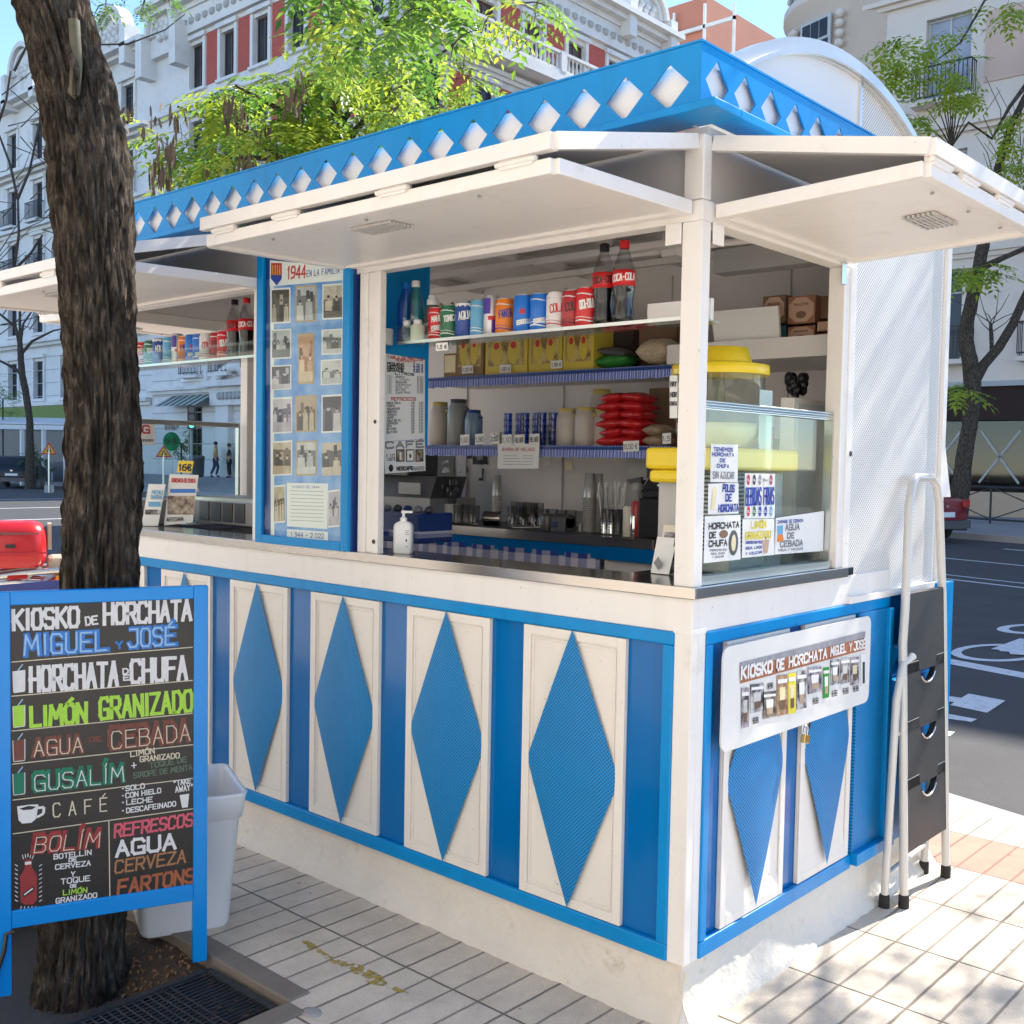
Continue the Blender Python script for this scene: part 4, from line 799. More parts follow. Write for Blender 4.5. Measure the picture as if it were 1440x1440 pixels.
def photo(x0, y0, x1, y1, k, border):
    mb = MB(); quad_px(mb, BPL, [z4(x0,y1), z4(x1,y1-6), z4(x1,y0-8), z4(x0,y0)], border, .0016); dx, dy = (x1-x0)*.06, (y1-y0)*.045
    X = lambda f, g: z4(x0+dx+(x1-x0-2*dx)*f, y0+dy+(y1-y0-2*dy)*g-6*f); T4 = TONE[k]; lf = [.0022]
    def poly(pts, m): lf[0] += .00006; quad_px(mb, BPL, [X(min(1,max(0,p[0])), min(1,max(0,p[1]))) for p in pts], m, lf[0])
    poly(((0,1),(1,1),(1,0),(0,0)), T4[0]); h = rng.uniform(.2,.45); poly(((0,h),(1,h+rng.uniform(-.1,.1)),(1,0),(0,0)), T4[rng.choice((1,2,3))])
    for i in range(3): a = rng.uniform(0,.8); c_ = rng.uniform(0,.5); poly(((a,c_+.3),(a+.18,c_+.3),(a+.18,c_),(a,c_)), T4[rng.choice((0,1,3))])
    n_ = rng.randint(2,4)
    for i in range(n_):
        cx_ = (i+.5)/n_+rng.uniform(-.08,.08); hy_ = rng.uniform(.25,.42); w_ = .5/n_*rng.uniform(.7,.95); m = T4[rng.choice((1,2,3,2))]
        poly(((cx_-w_,1),(cx_+w_,1),(cx_+w_*.8,hy_+.16),(cx_-w_*.8,hy_+.16)), m); poly([(cx_+w_*.42*math.cos(g), hy_+.07+.09*math.sin(-g)) for g in np.linspace(0,6.283,10)[:-1]], T4[2] if m is not T4[2] else T4[1]); poly([(cx_+w_*.42*math.cos(g), hy_+.03+.05*math.sin(-g)) for g in np.linspace(0,6.283,9)[:-1]], T4[3])
    if rng.random() < .6: q_ = rng.uniform(.7,.82); poly(((0,1),(1,1),(1,q_),(0,q_+rng.uniform(-.06,.06))), T4[rng.choice((1,2,0))])
    mb.build('photo', PBO)
OCH = mat('ochre_card', (0.50,0.36,0.20), .6, var=.1)
for q in ((852,195,970,405,0,PAPER),(1000,180,1125,395,1,OCH),(1160,170,1285,380,0,PAPER),(855,440,975,615,1,PAPER),(1015,465,1110,765,4,OCH),(1155,440,1280,590,1,PAPER),(852,655,975,800,3,PAPER),(1150,620,1280,770,1,PAPER),(860,845,980,1060,3,PAPER),(1000,835,1125,1050,2,OCH),(1155,830,1280,1055,3,PAPER),(860,1105,980,1310,2,PAPER),(1003,1105,1128,1310,1,OCH),(1150,1105,1282,1320,0,SKYP)): photo(*q)
for q in ((385,683,402,736,2,PAPER),(462,690,478,742,3,PAPER)):
    f = lambda x, y: ((x-180)*1440/340, (y-360)*1440/340); a = f(q[0],q[1]); b = f(q[2],q[3]); photo(a[0],a[1],b[0],b[1],q[4],q[5])
mb = MB(); quad_px(mb, BPL, [(404,740),(461,744),(462,680),(404,679)], PAPER, .0018)
for i in range(9): line_px(mb, BPL, (409,690+i*5.2), (456,691.5+i*5.2), .0016, INKG, .0024)
write_px(mb, BPL, 'KIOSKO DE 1944', (412,686), (450,686.5), 3, INKB, .0012, lift=.0024); mb.build('notice', PBO)
mb = MB(); quad_px(mb, BPL, [(380,403),(484,394),(485,376),(380,366)], PAPER, .0018); write_px(mb, BPL, '1944', (405,392), (430,390), 16, INKR, .007, lift=.0024); write_px(mb, BPL, 'EN LA FAMILIA', (432,389), (478,384), 8, INKB, .0025, lift=.0024, sx=.5)
quad_px(mb, BPL, [(382,390),(390,401),(397,391),(397,370),(382,370)], INKR, .0024)
for i in range(4): line_px(mb, BPL, (384.5+i*3.3,390), (384.5+i*3.3,373), .004, INKY, .0028)
quad_px(mb, BPL, [(382,392),(390,402),(397,392),(397,387),(382,387)], INKB, .003); mb.build('heading', PBO)
mb = MB(); quad_px(mb, BPL, [(404,757),(462,763),(462,748),(404,744)], PAPER, .0018); write_px(mb, BPL, '1 944 - 2 022', (410,754), (456,757), 6, INKB, .0022, lift=.0024); mb.build('notice', PBO)
mb = MB(); mb.add([(-1.885,-.021,1.215), (-1.418,-.021,1.215), (-1.418,-.021,2.27), (-1.885,-.021,2.27)], [(0,1,2,3)], GLASS); mb.build('board_glass', PBO)
# inside: back wall, floor, ceiling, blue partition, shelves with gingham edging, worktop
YBK = 1.46
mb = MB(); mb.box((-L+.061, YBK, .17), (-.061, YBK+.02, 2.36), WI); mb.box((-L+.06, .06, .17), (-.06, YBK, .19), GREY)
for x in (-.55, -1.1, -1.68, -2.3): mb.box((x, YBK-.012, 1.2), (x+.035, YBK-.0005, 2.3), WI)
mb.box((-.06, .92, 1.19), (-.035, YBK, 2.36), WI); mb.build('inner_wall', K)
mb = MB()
for x in (-.35, -.75, -1.0, -1.5, -2.2): mb.box((x, .07, 2.325), (x+.025, YBK, 2.36), WI)
for y in (.35, .62, .9, 1.2): mb.box((-L+.1, y, 2.30), (-.1, y+.02, 2.324), WI)
mb.tube([(-.95,.5,2.27), (-.25,.52,2.27)], .012, WI, 8); mb.tube([(-.9,.75,2.25), (-.2,.78,2.25)], .013, WI, 8); mb.box((-.62,.72,2.22), (-.56,.8,2.30), WI); mb.box((-.4,.5,2.2), (-.34,.58,2.3), WI); mb.box((-1.15,.66,2.24), (-.5,.70,2.262), WI); mb.box((-.5,.86,2.17), (-.12,.94,2.25), GREY)
mb.build('ceiling_rail', K)
mb = MB(); yp_ = float(PX(-1.358, 603, 500)[1]); mb.box((-1.376, .052, 1.555), (-1.358, yp_, 2.30), BL); mb.box((-1.91, yp_-.016, 1.555), (-1.3765, yp_, 2.30), WI); mb.build('partition', K)
GING = bpy.data.materials.new('gingham'); GING.use_nodes = True
def gingham(m, k, axes, c1=(0.02,0.05,0.30), c2=(0.62,0.62,0.72)):
    t = m.node_tree; b = t.nodes['Principled BSDF']; tc = t.nodes.new('ShaderNodeTexCoord'); sp = t.nodes.new('ShaderNodeSeparateXYZ'); t.links.new(tc.outputs['Object'], sp.inputs[0]); b.inputs['Roughness'].default_value = .8
    s = [M_(t, 'GREATER_THAN', M_(t, 'SINE', M_(t, 'MULTIPLY', sp.outputs[a], 2*math.pi/k)), 0.0) for a in axes]
    f = M_(t, 'MULTIPLY', M_(t, 'ADD', *s), .5); cr = t.nodes.new('ShaderNodeMix'); cr.data_type = 'RGBA'; t.links.new(f, cr.inputs[0]); cr.inputs[6].default_value = (*c2, 1); cr.inputs[7].default_value = (*c1, 1); t.links.new(cr.outputs[2], b.inputs['Base Color'])
gingham(GING, .075, (0, 2))
FRIN = bpy.data.materials.new('blue_trim_cloth'); FRIN.use_nodes = True; gingham(FRIN, .011, (0, 0), (0.07,0.12,0.45), (0.40,0.45,0.75))
YS = 1.0
ZS1, ZS2 = 1.876, 1.572
def shelf(z, xa, xb, trim=True):
    mb = MB(); mb.box((xa, YS, z-.018), (xb, YBK-.001, z), WI); o = mb.build('shelf', K)
    if trim:
        m = MB(); n = int((xb-xa)/.008); vs = []
        for i in range(n+1):
            x = xa+(xb-xa)*i/n; y = YS-.004+.0035*math.sin(i*1.57)
            vs += [(x, y, z+.002), (x, y-.002, z-.045-.002*math.sin(i*.7))]
        m.add(vs, [(2*i, 2*i+1, 2*i+3, 2*i+2) for i in range(n)], FRIN, True); m.box((xa, YS-.0105, z-.014), (xb, YS-.0095, z-.002), DKBLUE); m.build('shelf_trim', o)
shelf(ZS1, -2.2, -.745); shelf(ZS2, -2.2, -.745)
mb = MB(); mb.box((-.743, YS-.05, 1.875), (-.061, YBK-.001, 1.945), WI); mb.build('shelf', K)
for xa, xb in ((-1.245, -.0625), (-L+.055, -1.99)):
    mb = MB(); mb.box((xa, .075, 1.897), (xb, .20, 1.903), GLASS); mb.box((xa, .070, 1.896), (xb, .0745, 1.906), ALU); o = mb.build('glass_shelf', K)
    m = MB(); m.box((xa, .060, 1.897), (xb-.1 if xa > -2 else xb, .063, 1.96), GLASS) if xa < -2 else m.box((xa, .060, 1.897), (xa+.16, .063, 1.96), GLASS); m.build('shelf_lip', o)
ZW = 1.215
mb = MB(); mb.box((-2.6, .98, ZW-.03), (-.80, YBK-.001, ZW), BLACK); mb.box((-2.6, .965, ZW-.034), (-.80, .979, ZW+.004), STEEL); mb.build('worktop', K)
mb = MB(); mb.box((-2.6, .975, ZW-.085), (-.80, .985, ZW-.036), BG); mb.box((-1.02, .955, 1.13), (-.36, .974, 1.182), BG); mb.build('worktop_edge', K)
mb = MB(); n = 160; vs = []
for i in range(n+1):
    x = -2.6+1.55*i/n; y = .968-.01*math.sin(i*.35)
    vs += [(x, y, ZW-.07), (x, y-.006, .95)]
mb.add(vs, [(2*i, 2*i+1, 2*i+3, 2*i+2) for i in range(n)], GING, True); mb.build('gingham_curtain', K)
mb = MB(); mb.box((-1.04, .99, .2), (-.36, 1.44, 1.129), WI); mb.build('cupboard', K)
# glass guards at both ends with aluminium rails
def guard(x, s):
    mb = MB(); mb.box((x-.003, .05, 1.205), (x+.003, .45, 1.655), GLASSG); mb.box((x-.014*s-.003, .44, 1.205), (x-.014*s+.003, .83, 1.655), GLASSG); o = mb.build('glass_guard', K)
    m = MB(); m.box((x-.022, .046, 1.1835), (x+.016, .832, 1.193), ALU); m.box((x-.022, .046, 1.193), (x-.016, .832, 1.207), ALU); m.box((x+.010, .046, 1.193), (x+.016, .832, 1.207), ALU); m.box((x-.005, .046, 1.193), (x-.001, .832, 1.207), ALU)
    m.box((x-.020, .046, 1.655), (x+.006, .832, 1.660), ALU); [m.tube([(x+.004, .046, 1.6605+.0075*k), (x+.004, .832, 1.6605+.0075*k)], .0042, ALU, 8) for k in range(3)]; m.box((x-.018, .046, 1.66), (x-.001, .832, 1.680), ALU)
    m.box((x-.016, .043, 1.207), (x+.012, .052, 1.655), ALU); m.box((x-.02, .824, 1.207), (x+.008, .832, 1.655), ALU); m.build('guard_rail', o)
guard(-.030, 1); guard(-L+.03, -1)
# ------------------------------------------------------------------ goods on the glass shelves
FACE = math.atan2(CAM[1]-0.14, CAM[0]+.6)     # the side of a can that faces the street corner
def can(x, y, z, body, label, cat='can', h=.115, r=.033, text=None, tm=None, name='drink_can', group='drink cans on the glass shelves', deco=None):
    t = thing(name, (x, y, z), label, cat, group); c = np.array([x, y, z])
    mb = MB(); mb.lathe(c, [(r*.74,.0),(r*.82,.004),(r,.012),(r,h-.014),(r*.86,h-.003)], body, 20); mb.build('can_body', t)
    mb = MB(); mb.lathe(c, [(r*.86,h-.003),(r*.87,h),(r*.8,h),(r*.78,h-.004),(.0001,h-.004)], ALU, 20); mb.box((x-.004,y-.012,z+h-.0035), (x+.004,y+.006,z+h-.0015), ALU); mb.build('can_lid', t)
    cy = Cyl(c, r, math.atan2(CAM[1]-y, CAM[0]-x))
    if deco:
        mb = MB()
        for a0, b0, a1, b1, m in deco:
            n = 6
            for i in range(n):
                p, q = a0+(a1-a0)*i/n, a0+(a1-a0)*(i+1)/n; mb.add([cy(p,b0*h,.0004), cy(q,b0*h,.0004), cy(q,b1*h,.0004), cy(p,b1*h,.0004)], [(0,1,2,3)], m)
        mb.build('can_print', t)
    if not deco:
        mb = MB(); n = 8
        for b0, b1, m in ((.80,.83,S1), (.16,.19,tm or PAPER), (.245,.26,tm or PAPER)):
            for i in range(n): p, q = -r*1.4+r*2.8*i/n, -r*1.4+r*2.8*(i+1)/n; k_ = .02*math.sin(i*.8); mb.add([cy(p,(b0+k_)*h,.0004), cy(q,(b0+.02*math.sin(i*.8+.8))*h,.0004), cy(q,(b1+.02*math.sin(i*.8+.8))*h,.0004), cy(p,(b1+k_)*h,.0004)], [(0,1,2,3)], m)
        mb.build('can_print', t)
    if text:
        mb = MB(); ln = text if isinstance(text, list) else [(text, .45, .30)]
        for s, b, hh in ln: hh = min(hh, .2); wd_ = min(r*1.25, .017*len(s)*hh/.3); write(mb, cy, s, -wd_/2, h*b, wd_/2, h*(b+.06), h*hh, h*.026, tm or PAPER, .0009, slant=.15)
        mb.build('lettering', t)
    return t
def bottle(x, y, z, prof, m, label, cap, liquid=None, lab=None, text=None, tm=None, group=None, name='drink_bottle', cat='bottle'):
    t = thing(name, (x, y, z), label, cat, group); c = np.array([x, y, z])
    mb = MB(); mb.lathe(c, prof, m, 20); mb.build('bottle_body', t)
    if liquid: mb = MB(); mb.lathe(c, [(max(1e-4, r-.0025), max(.003, zz)) for r, zz in prof if zz <= liquid[1]], liquid[0], 20); mb.build('liquid', t)
    H = prof[-1][1]; mb = MB(); mb.lathe(c, [(.0145,H-.006),(.0145,H+.014),(.012,H+.016),(.0001,H+.016)], cap, 16); mb.build('bottle_cap', t)
    if lab:
        r, a, b, lm = lab; mb = MB(); mb.lathe(c, [(r-.002,a),(r,a),(r,b),(r-.002,b)], lm, 20); lb = mb.build('bottle_label', t)
        if text: cy = Cyl(c, r, math.atan2(CAM[1]-y, CAM[0]-x)); mb = MB(); write(mb, cy, text, -r*1.05, a+(b-a)*.25, r*1.0, a+(b-a)*.38, (b-a)*.42, .0028, tm or PAPER, .0009, slant=.2); mb.build('lettering', lb)
    return t
COKE = [(.020,0),(.031,.006),(.033,.03),(.0285,.065),(.0315,.10),(.0335,.115),(.0335,.158),(.031,.168),(.021,.20),(.0135,.22),(.0125,.229)]
PETW = [(.020,0),(.030,.006),(.031,.05),(.029,.06),(.031,.07),(.031,.11),(.029,.12),(.030,.135),(.024,.16),(.0135,.185),(.0125,.2)]
G1 = mat('green_can_paint', (0.02,0.16,0.08), .3, var=.1); B1 = mat('navy_can_paint', (0.02,0.07,0.30), .3, var=.1); B2 = mat('sky_can_paint', (0.12,0.38,0.62), .3, var=.1)
B3 = mat('bright_blue_can_paint', (0.01,0.16,0.62), .3, var=.1); O1 = mat('orange_can_paint', (0.75,0.20,0.01), .3, var=.08); S1 = mat('silver_can_paint', (0.55,0.55,0.58), .3, .6, var=.05); WCAN = mat('white_can_paint', (0.72,0.70,0.70), .3, var=.03); V1 = mat('violet_can_paint', (0.06,0.02,0.30), .3, var=.1)
def goods(y, zs, xs, where, far=False):
    """xs: photo x of each can's middle on this shelf"""
    X = lambda u: float(PY(y, u, 455)[0])
    w = where
    it = [(B1 if 0 else RED, 'red can with white print, leftmost '+w, .115, .033, [('MAHOU', .55, .16), ('CERVEZA', .3, .12)], PAPER, None),
          (G1, 'dark green can between red and navy cans '+w, .118, .033, [('TONICA', .5, .16)], PAPER, None),
          (B1, 'navy blue can with white top '+w, .122, .033, [('AQUA', .5, .2)], PAPER, [(-.05,.86,.05,.95,WCAN)]),
          (B2, 'pale sky blue slim can '+w, .125, .028, None, None, None),
          (S1, 'tall slim silver and violet energy drink can '+w, .134, .0265, None, None, [(-.036,.55,-.004,.92,V1), (.0,.1,.036,.5,V1), (-.012,.4,.012,.5,INKR)]),
          (O1, 'orange can with dark lettering '+w, .118, .033, [('FANTA', .45, .22)], INKB, None),
          (B3, 'bright blue can with a red star '+w, .122, .033, [('ESTRELLA', .22, .1)], PAPER, [(-.012,.5,.004,.62,INKR)]),
          (B3, 'bright blue can beside the white can '+w, .122, .033, [('ESTRELLA', .22, .1)], PAPER, None),
          (WCAN, 'white can with red script '+w, .120, .033, [('COLA', .45, .3)], INKR, None),
          (REDD, 'dark red can beside the white can '+w, .120, .033, [('COLA', .45, .3)], BLACK, None),
          (RED, 'bright red cola can beside the bottles '+w, .122, .034, [('COCA-COLA', .45, .26)], PAPER, None)]
    for (m, lab, h, r, tx, tm, dc), u in zip(it, xs[:11]): can(X(u), y+rng.uniform(-.004,.004), zs, m, lab, h=h, r=r, text=tx, tm=tm, deco=dc)
    bottle(X(xs[11]), y, zs, COKE, PETC, 'cola bottle with black cap '+w, BLACK, (COLA, .116), (.0345,.113,.158,RED), 'COCA-COLA', BLACK, 'cola bottles on the glass shelves')
    bottle(X(xs[12]), y, zs, COKE, PETC, 'cola bottle with red cap '+w, RED, (COLA, .116), (.0345,.113,.158,RED), 'COCA-COLA', PAPER, 'cola bottles on the glass shelves')
YG = .14
goods(YG, 1.9035, [615,634,654,672,690,711,737,759,782,804,826,848,876], 'in the near window')
goods(.14, 1.9035, [201,214,226,238,250,262,272,281,292,305,317,330,347], 'in the far window behind the tree')
wx = lambda u: float(PY(YG, u, 460)[0])
bottle(wx(567), YG+.01, 1.9035, PETW, PETB, 'blue tinted water bottle with blue cap at the left of the cans', B3, group='water bottles')
bottle(wx(584), YG+.0, 1.9035, PETW, PETG, 'green tinted water bottle with pale cap at the left of the cans', WCAN, group='water bottles')
bottle(wx(599), YG+.03, 1.9035, [(.024,0),(.03,.006),(.031,.09),(.026,.12),(.016,.14),(.0145,.15)], GREYD, 'dark glass bottle with white collar between water bottles and red can', WCAN, lab=(.0205,.122,.15,PAPER))
bottle(wx(586), .095, 1.9035, [(.022,0),(.024,.004),(.024,.05),(.018,.056),(.0145,.058)], PETC, 'small pale plastic jar in front of the water bottles', WCAN, name='small_jar', cat='jar', group='small jars')
bottle(wx(601), .095, 1.9035, [(.022,0),(.024,.004),(.024,.05),(.018,.056),(.0145,.058)], CREAM, 'small cream jar in front of the dark bottle', WCAN, name='small_jar', cat='jar', group='small jars')
mb = MB(); mb.lathe((wx(553), .1, 1.9035), [(.03,0),(.031,.05),(.03,.055)], WCAN, 16); mb.lathe((wx(545), .1, 1.9035), [(.02,0),(.02,.05)], PETC, 12); tag(mb.build('cup_stack'), 'stack of white paper cups at the left end of the glass shelf', 'cups')
mb = MB(); a = PY(.11, 893, 448); mb.box((a[0], .17, 1.9035), (-.075, .185, 1.965), WI); tag(mb.build('white_box'), 'long white card box lying at the right end of the glass shelf', 'box')
def price(P0, u, v, text, label, w=17, h=14, nm='price_tag', axis=1, val=None, red=False):
    pl = P0; mb = MB(); quad_px(mb, pl, [(u-w/2,v+h/2), (u+w/2,v+h/2-1), (u+w/2,v-h/2-1), (u-w/2,v-h/2)], PAPER, .002); o = mb.build(nm)
    m2 = MB(); write_px(m2, pl, text, (u-w*.4, v+h*.22), (u+w*.4, v+h*.18), h*.42, INKR if red else INK, lift=.0032, th=.0022); l_ = m2.build('lettering', o); return tag(o, label, 'price tag', 'price tags')
PLG = Plane((0, .055, 0), (1,0,0), (0,0,1)); PLS = Plane((0, YS-.008, 0), (1,0,0), (0,0,1)); PLY = Plane((0, YS+.01, 0), (1,0,0), (0,0,1))
price(PLG, 622, 488, '1,5 €', 'white price tag hanging from the glass shelf under the cans', 17, 11)
# yellow boxes, bags and packets on the upper back shelf
BOXY = mat('yellow_carton', (0.60,0.47,0.06), .5, var=.1); BOXP = print_mat('nut_print', (0.20,0.10,0.03), (0.62,0.50,0.16), 22, (.35,.65), 4); BOXB = mat('brown_carton', (0.24,0.15,0.06), .6, var=.15)
def carton(u0, u1, vt, vb, m, pm, label, dep=.2, y=YS+.03, win=True):
    a = PY(y, u0, vb); b = PY(y, u1, vb); t = PY(y, (u0+u1)/2, vt)[2]; z0 = ZS1+.001; tt = thing('carton', ((a[0]+b[0])/2, y+dep/2, z0), label, 'carton', 'cartons on the upper back shelf')
    mb = MB(); mb.box((a[0], y, z0), (b[0], y+dep, t), m); mb.build('box_body', tt, bevel=.002); pl = Plane((a[0], y, z0), (1,0,0), (0,0,1)); wd = b[0]-a[0]; h = t-z0
    mb = MB(); rect(mb, pl, wd*.08, h*.22, wd*.92, h*.92, BOXP if pm is None else pm, .0012)
    if win:
        for fx in (.28, .68):
            n = 12; mb.add([pl(wd*(fx+.14*math.cos(g)), h*(.55+.3*math.sin(g)), .002) for g in np.linspace(0, 2*math.pi, n+1)[:-1]], [tuple(range(n))], BOXY); mb.add([pl(wd*(fx+.07*math.cos(g)), h*(.72+.09*math.sin(g)), .0027) for g in np.linspace(0, 2*math.pi, n+1)[:-1]], [tuple(range(n))], INKR)
    mb.build('box_print', tt)
carton(624, 642, 497, 527, BOXB, MILK, 'low brown box of sticks at the left end of the upper shelf', .1, win=False)
carton(641, 679, 466, 527, BOXB, None, 'brown carton with price tag left of the yellow cartons', .18)
carton(682, 741, 470, 525, BOXY, None, 'wide yellow snack carton, leftmost of the yellow ones')
carton(743, 789, 466, 523, BOXY, None, 'yellow snack carton in the middle of the three yellow ones')
carton(791, 834, 462, 521, BOXY, None, 'yellow snack carton, rightmost of the yellow ones')
for u, v, s, l in ((658,520,'1,00 €','on the brown carton'), (711,519,'1,80 €','on the wide yellow carton'), (783,513,'1,90 €','between the two narrower yellow cartons')): price(Plane((0, YS+.025, 0), (1,0,0), (0,0,1)), u, v, s, 'white price tag stuck '+l, 16, 11)
def pillow(name, c, ex, ey, ez, m, label, cat, group=None, seed=0):    # a filled bag with crimped ends
    n, k = 14, 14; vs = []; c = np.asarray(c, float); ex, ey, ez = map(np.asarray, (ex, ey, ez))
    for i in range(n+1):
        s = -1+2*i/n; fl = (1-abs(s)**3)**.6 if abs(s) < 1 else .0
        for j in range(k):
            g = 2*math.pi*j/k; w = 1+.12*mnoise.noise(Vector((s*2.2+seed, math.cos(g)*1.3, math.sin(g)*1.3))); vs.append(c+ex*s+ey*math.cos(g)*(.82+.18*fl)*w+ez*math.sin(g)*(fl*w+.04))
    mb = MB(); mb.add(vs, [(i*k+j, i*k+(j+1)%k, (i+1)*k+(j+1)%k, (i+1)*k+j) for i in range(n) for j in range(k)], m, True); return tag(mb.build(name), label, cat, group)
GBAG = mat('green_foil_bag', (0.03,0.22,0.04), .25, var=.3, vs=20, bump=.3, bs=40); RBAG = mat('red_foil_bag', (0.50,0.02,0.025), .25, var=.25, vs=25, bump=.4, bs=45); NUT = mat('bag_of_seeds', (0.50,0.40,0.28), .5, var=.5, vs=90, bump=.5, bs=120)
q = PY(YS+.1, 868, 508); pillow('snack_bag', q, (.085,0,.005), (0,.06,0), (0,0,.03), GBAG, 'green snack bag lying on the upper back shelf', 'bag', seed=1)
q = PY(YS+.08, 868, 496); pillow('snack_bag', q, (.07,0,-.01), (0,.05,0), (0,0,.02), GREYD, 'dark bag lying on the green snack bag', 'bag', seed=4)
q = PY(YS+.06, 928, 494); pillow('seed_bag', q, (.075,0,.0), (0,.07,0), (0,0,.048), NUT, 'big clear bag of tiger nuts at the right end of the upper shelf', 'bag', seed=2)
mb = MB(); a = PY(YS+.2, 893, 513); b = PY(YS+.2, 952, 455); mb.box((a[0], YS+.2, ZS1+.001), (b[0], YS+.3, b[2]), BROWN); tag(mb.build('cardboard_box'), 'plain brown cardboard box standing behind the bag of tiger nuts', 'box')
mb = MB(); a = PY(YS+.16, 835, 513); b = PY(YS+.16, 892, 462); mb.box((a[0], YS+.16, ZS1+.001), (b[0]-.004, YS+.3, b[2]), mat('dark_carton', (.035,.02,.016), .7)); tag(mb.build('cardboard_box'), 'dark brown box standing behind the green bag', 'box')
# lower back shelf
def jug(u, vt, m, lid, label, r=.045, y=YS+.12):
    p = PY(y, u, 620); h = PY(y, u, vt)[2]-ZS2; t = thing('plastic_jug', (p[0], y, ZS2+.001), label, 'jug', 'plastic jugs on the lower shelf'); c = (p[0], y, ZS2+.001)
    mb = MB(); mb.lathe(c, [(r*.9,0),(r,.006),(r,h*.7),(r*.92,h*.82),(r*.7,h*.93)], m, 18); mb.build('jug_body', t)
    mb = MB(); mb.lathe(c, [(r*.74,h*.9),(r*.76,h),(r*.3,h*1.01),(.0001,h*1.01)], lid, 16); mb.prism([(p[0]+r*.6,y-.008,ZS2+h*.88), (p[0]+r*1.3,y-.008,ZS2+h*.8), (p[0]+r*.7,y-.008,ZS2+h*.7)], (0,.016,0), lid); mb.build('jug_lid', t)
PJ = mat('milky_plastic', (.50,.46,.42), .4, var=.06); PJB = mat('blue_plastic_jug', (.16,.24,.34), .3, var=.1); PJG = mat('grey_plastic_jug', (.26,.27,.27), .35, var=.1); LIDY = mat('straw_lid', (.58,.47,.14), .4, var=.1)
jug(618, 566, PJ, LIDY, 'milky jug with yellow lid beside the menu, leftmost on the lower shelf', .048); jug(644, 562, PJG, GREYD, 'grey translucent jug with dark lid on the lower shelf', .05, YS+.09); jug(666, 577, PJB, DKBLUE, 'blue jug beside the grey jug on the lower shelf', .04, YS+.06)
jug(797, 575, PJ, LIDY, 'milky jug with yellow lid right of the blue glasses', .046, YS+.1); jug(823, 573, PJ, LIDY, 'milky jug with yellow lid between two others', .046, YS+.1); jug(846, 576, PJ, LIDY, 'milky jug with yellow lid beside the red bags', .042, YS+.14); jug(845, 548, PJ, LIDY, 'tall milky jug behind the red bags', .05, YS+.28)
mb = MB(); p = PY(YS+.04, 698, 610)
for k in range(5): mb.lathe((p[0]+rng.uniform(-.002,.002), YS+.045, ZS2+.001+.012*k), [(.022,0),(.024,.011)], MILK, 14)
tag(mb.build('cup_stack'), 'short stack of straw coloured cups left of the blue glasses', 'cups')
BGL = glass('blue_glass', (0.42, 0.62, 0.95), 2.2)
for i, u in enumerate((714,726,738,750,762,773)):
    mb = MB(); p = PY(YS+.05, u, 615); t = .001
    for k in range(5): mb.lathe((p[0], YS+.05+(i%2)*.02, ZS2+.001+k*.026), [(.0165,0),(.019,.03),(.021,.036),(.0195,.036),(.0155,.004),(.0001,.004)], BGL, 14)
    tag(mb.build('glass_stack'), 'stack of blue glasses in the row on the lower shelf', 'glasses', 'stacked blue glasses')
k = 0
for r_, (vv, n) in enumerate(((608,2),(596,2),(584,2),(572,2),(560,2),(549,2))):
    for j in range(n):
        p = PY(YS+.07, 868+j*29+(r_%2)*2, vv); pillow('crisp_bag', (p[0], YS+.07, ZS2+.022+r_*.034), (.058,.01*(-1)**r_,.004*(-1)**j), (0,.075,0), (0,0,.021), RBAG, 'shiny red crisp bag in the stack on the lower shelf', 'bag', 'stacked red crisp bags', seed=r_*3+j)
for r_ in range(2): p = PY(YS+.06, 927, 606-14*r_); pillow('paper_bag', (p[0], YS+.06, ZS2+.024+r_*.04), (.045,0,0), (0,.06,0), (0,0,.022), mat('brown_paper_bag', (.30,.22,.14), .6, var=.3, vs=30), ['lower', 'upper'][r_]+' of two brown bags right of the red crisp bags', 'bag', 'brown bags', seed=20+r_)
mb = MB(); a = PY(YS+.25, 912, 600); b = PY(YS+.25, 944, 545); mb.box((a[0], YS+.25, ZS2+.001), (b[0]+.05, YS+.4, b[2]), BROWN); tag(mb.build('cardboard_box'), 'brown box standing behind the brown bags', 'box')
for u, v, s, l, w in ((654,619,'1,60','under the grey jug',13), (655,0,'','',0), (675,618,'1,80','under the blue jug',13), (696,617,'2,00','under the straw coloured cups',13), (713,619,'1,10','below the leftmost blue glasses',14), (731,619,'HELADO','below the middle blue glasses',14), (752,618,'HELADO','below the rightmost blue glasses',14), (888,628,'0,50 €','below the red crisp bags',22), (938,617,'1,5','at the right end of the lower shelf',12)):
    if w: price(Plane((0, YS-.014, 0), (1,0,0), (0,0,1)), u, v, s, 'white price tag on the shelf edge '+l, w, 15)
pl = Plane((0, YS-.02, 0), (1,0,0), (0,0,1)); mb = MB(); quad_px(mb, pl, [(700,659),(757,659),(759,624),(700,624)], PAPER, .001); o = tag(mb.build('price_list'), 'white price list in a plastic sleeve hanging from the lower shelf', 'price list')
mb = MB(); write_px(mb, pl, 'BARRA DE HELADO', (707,634), (752,634), 4, INKR, .002, lift=.002)
for i in range(4): line_px(mb, pl, (708,641+i*4), (728+i*3,641+i*4), .0018, INKG, .002); line_px(mb, pl, (735,641+i*4), (750,641+i*4), .0018, INKG, .002)
mb.build('lettering', o)
mb = MB(); mb.ball(PY(YS-.03, 695, 613), (.009,.005,.012), S1, 10, 6); tag(mb.build('clip'), 'shiny round clip on the lower shelf edge', 'clip')
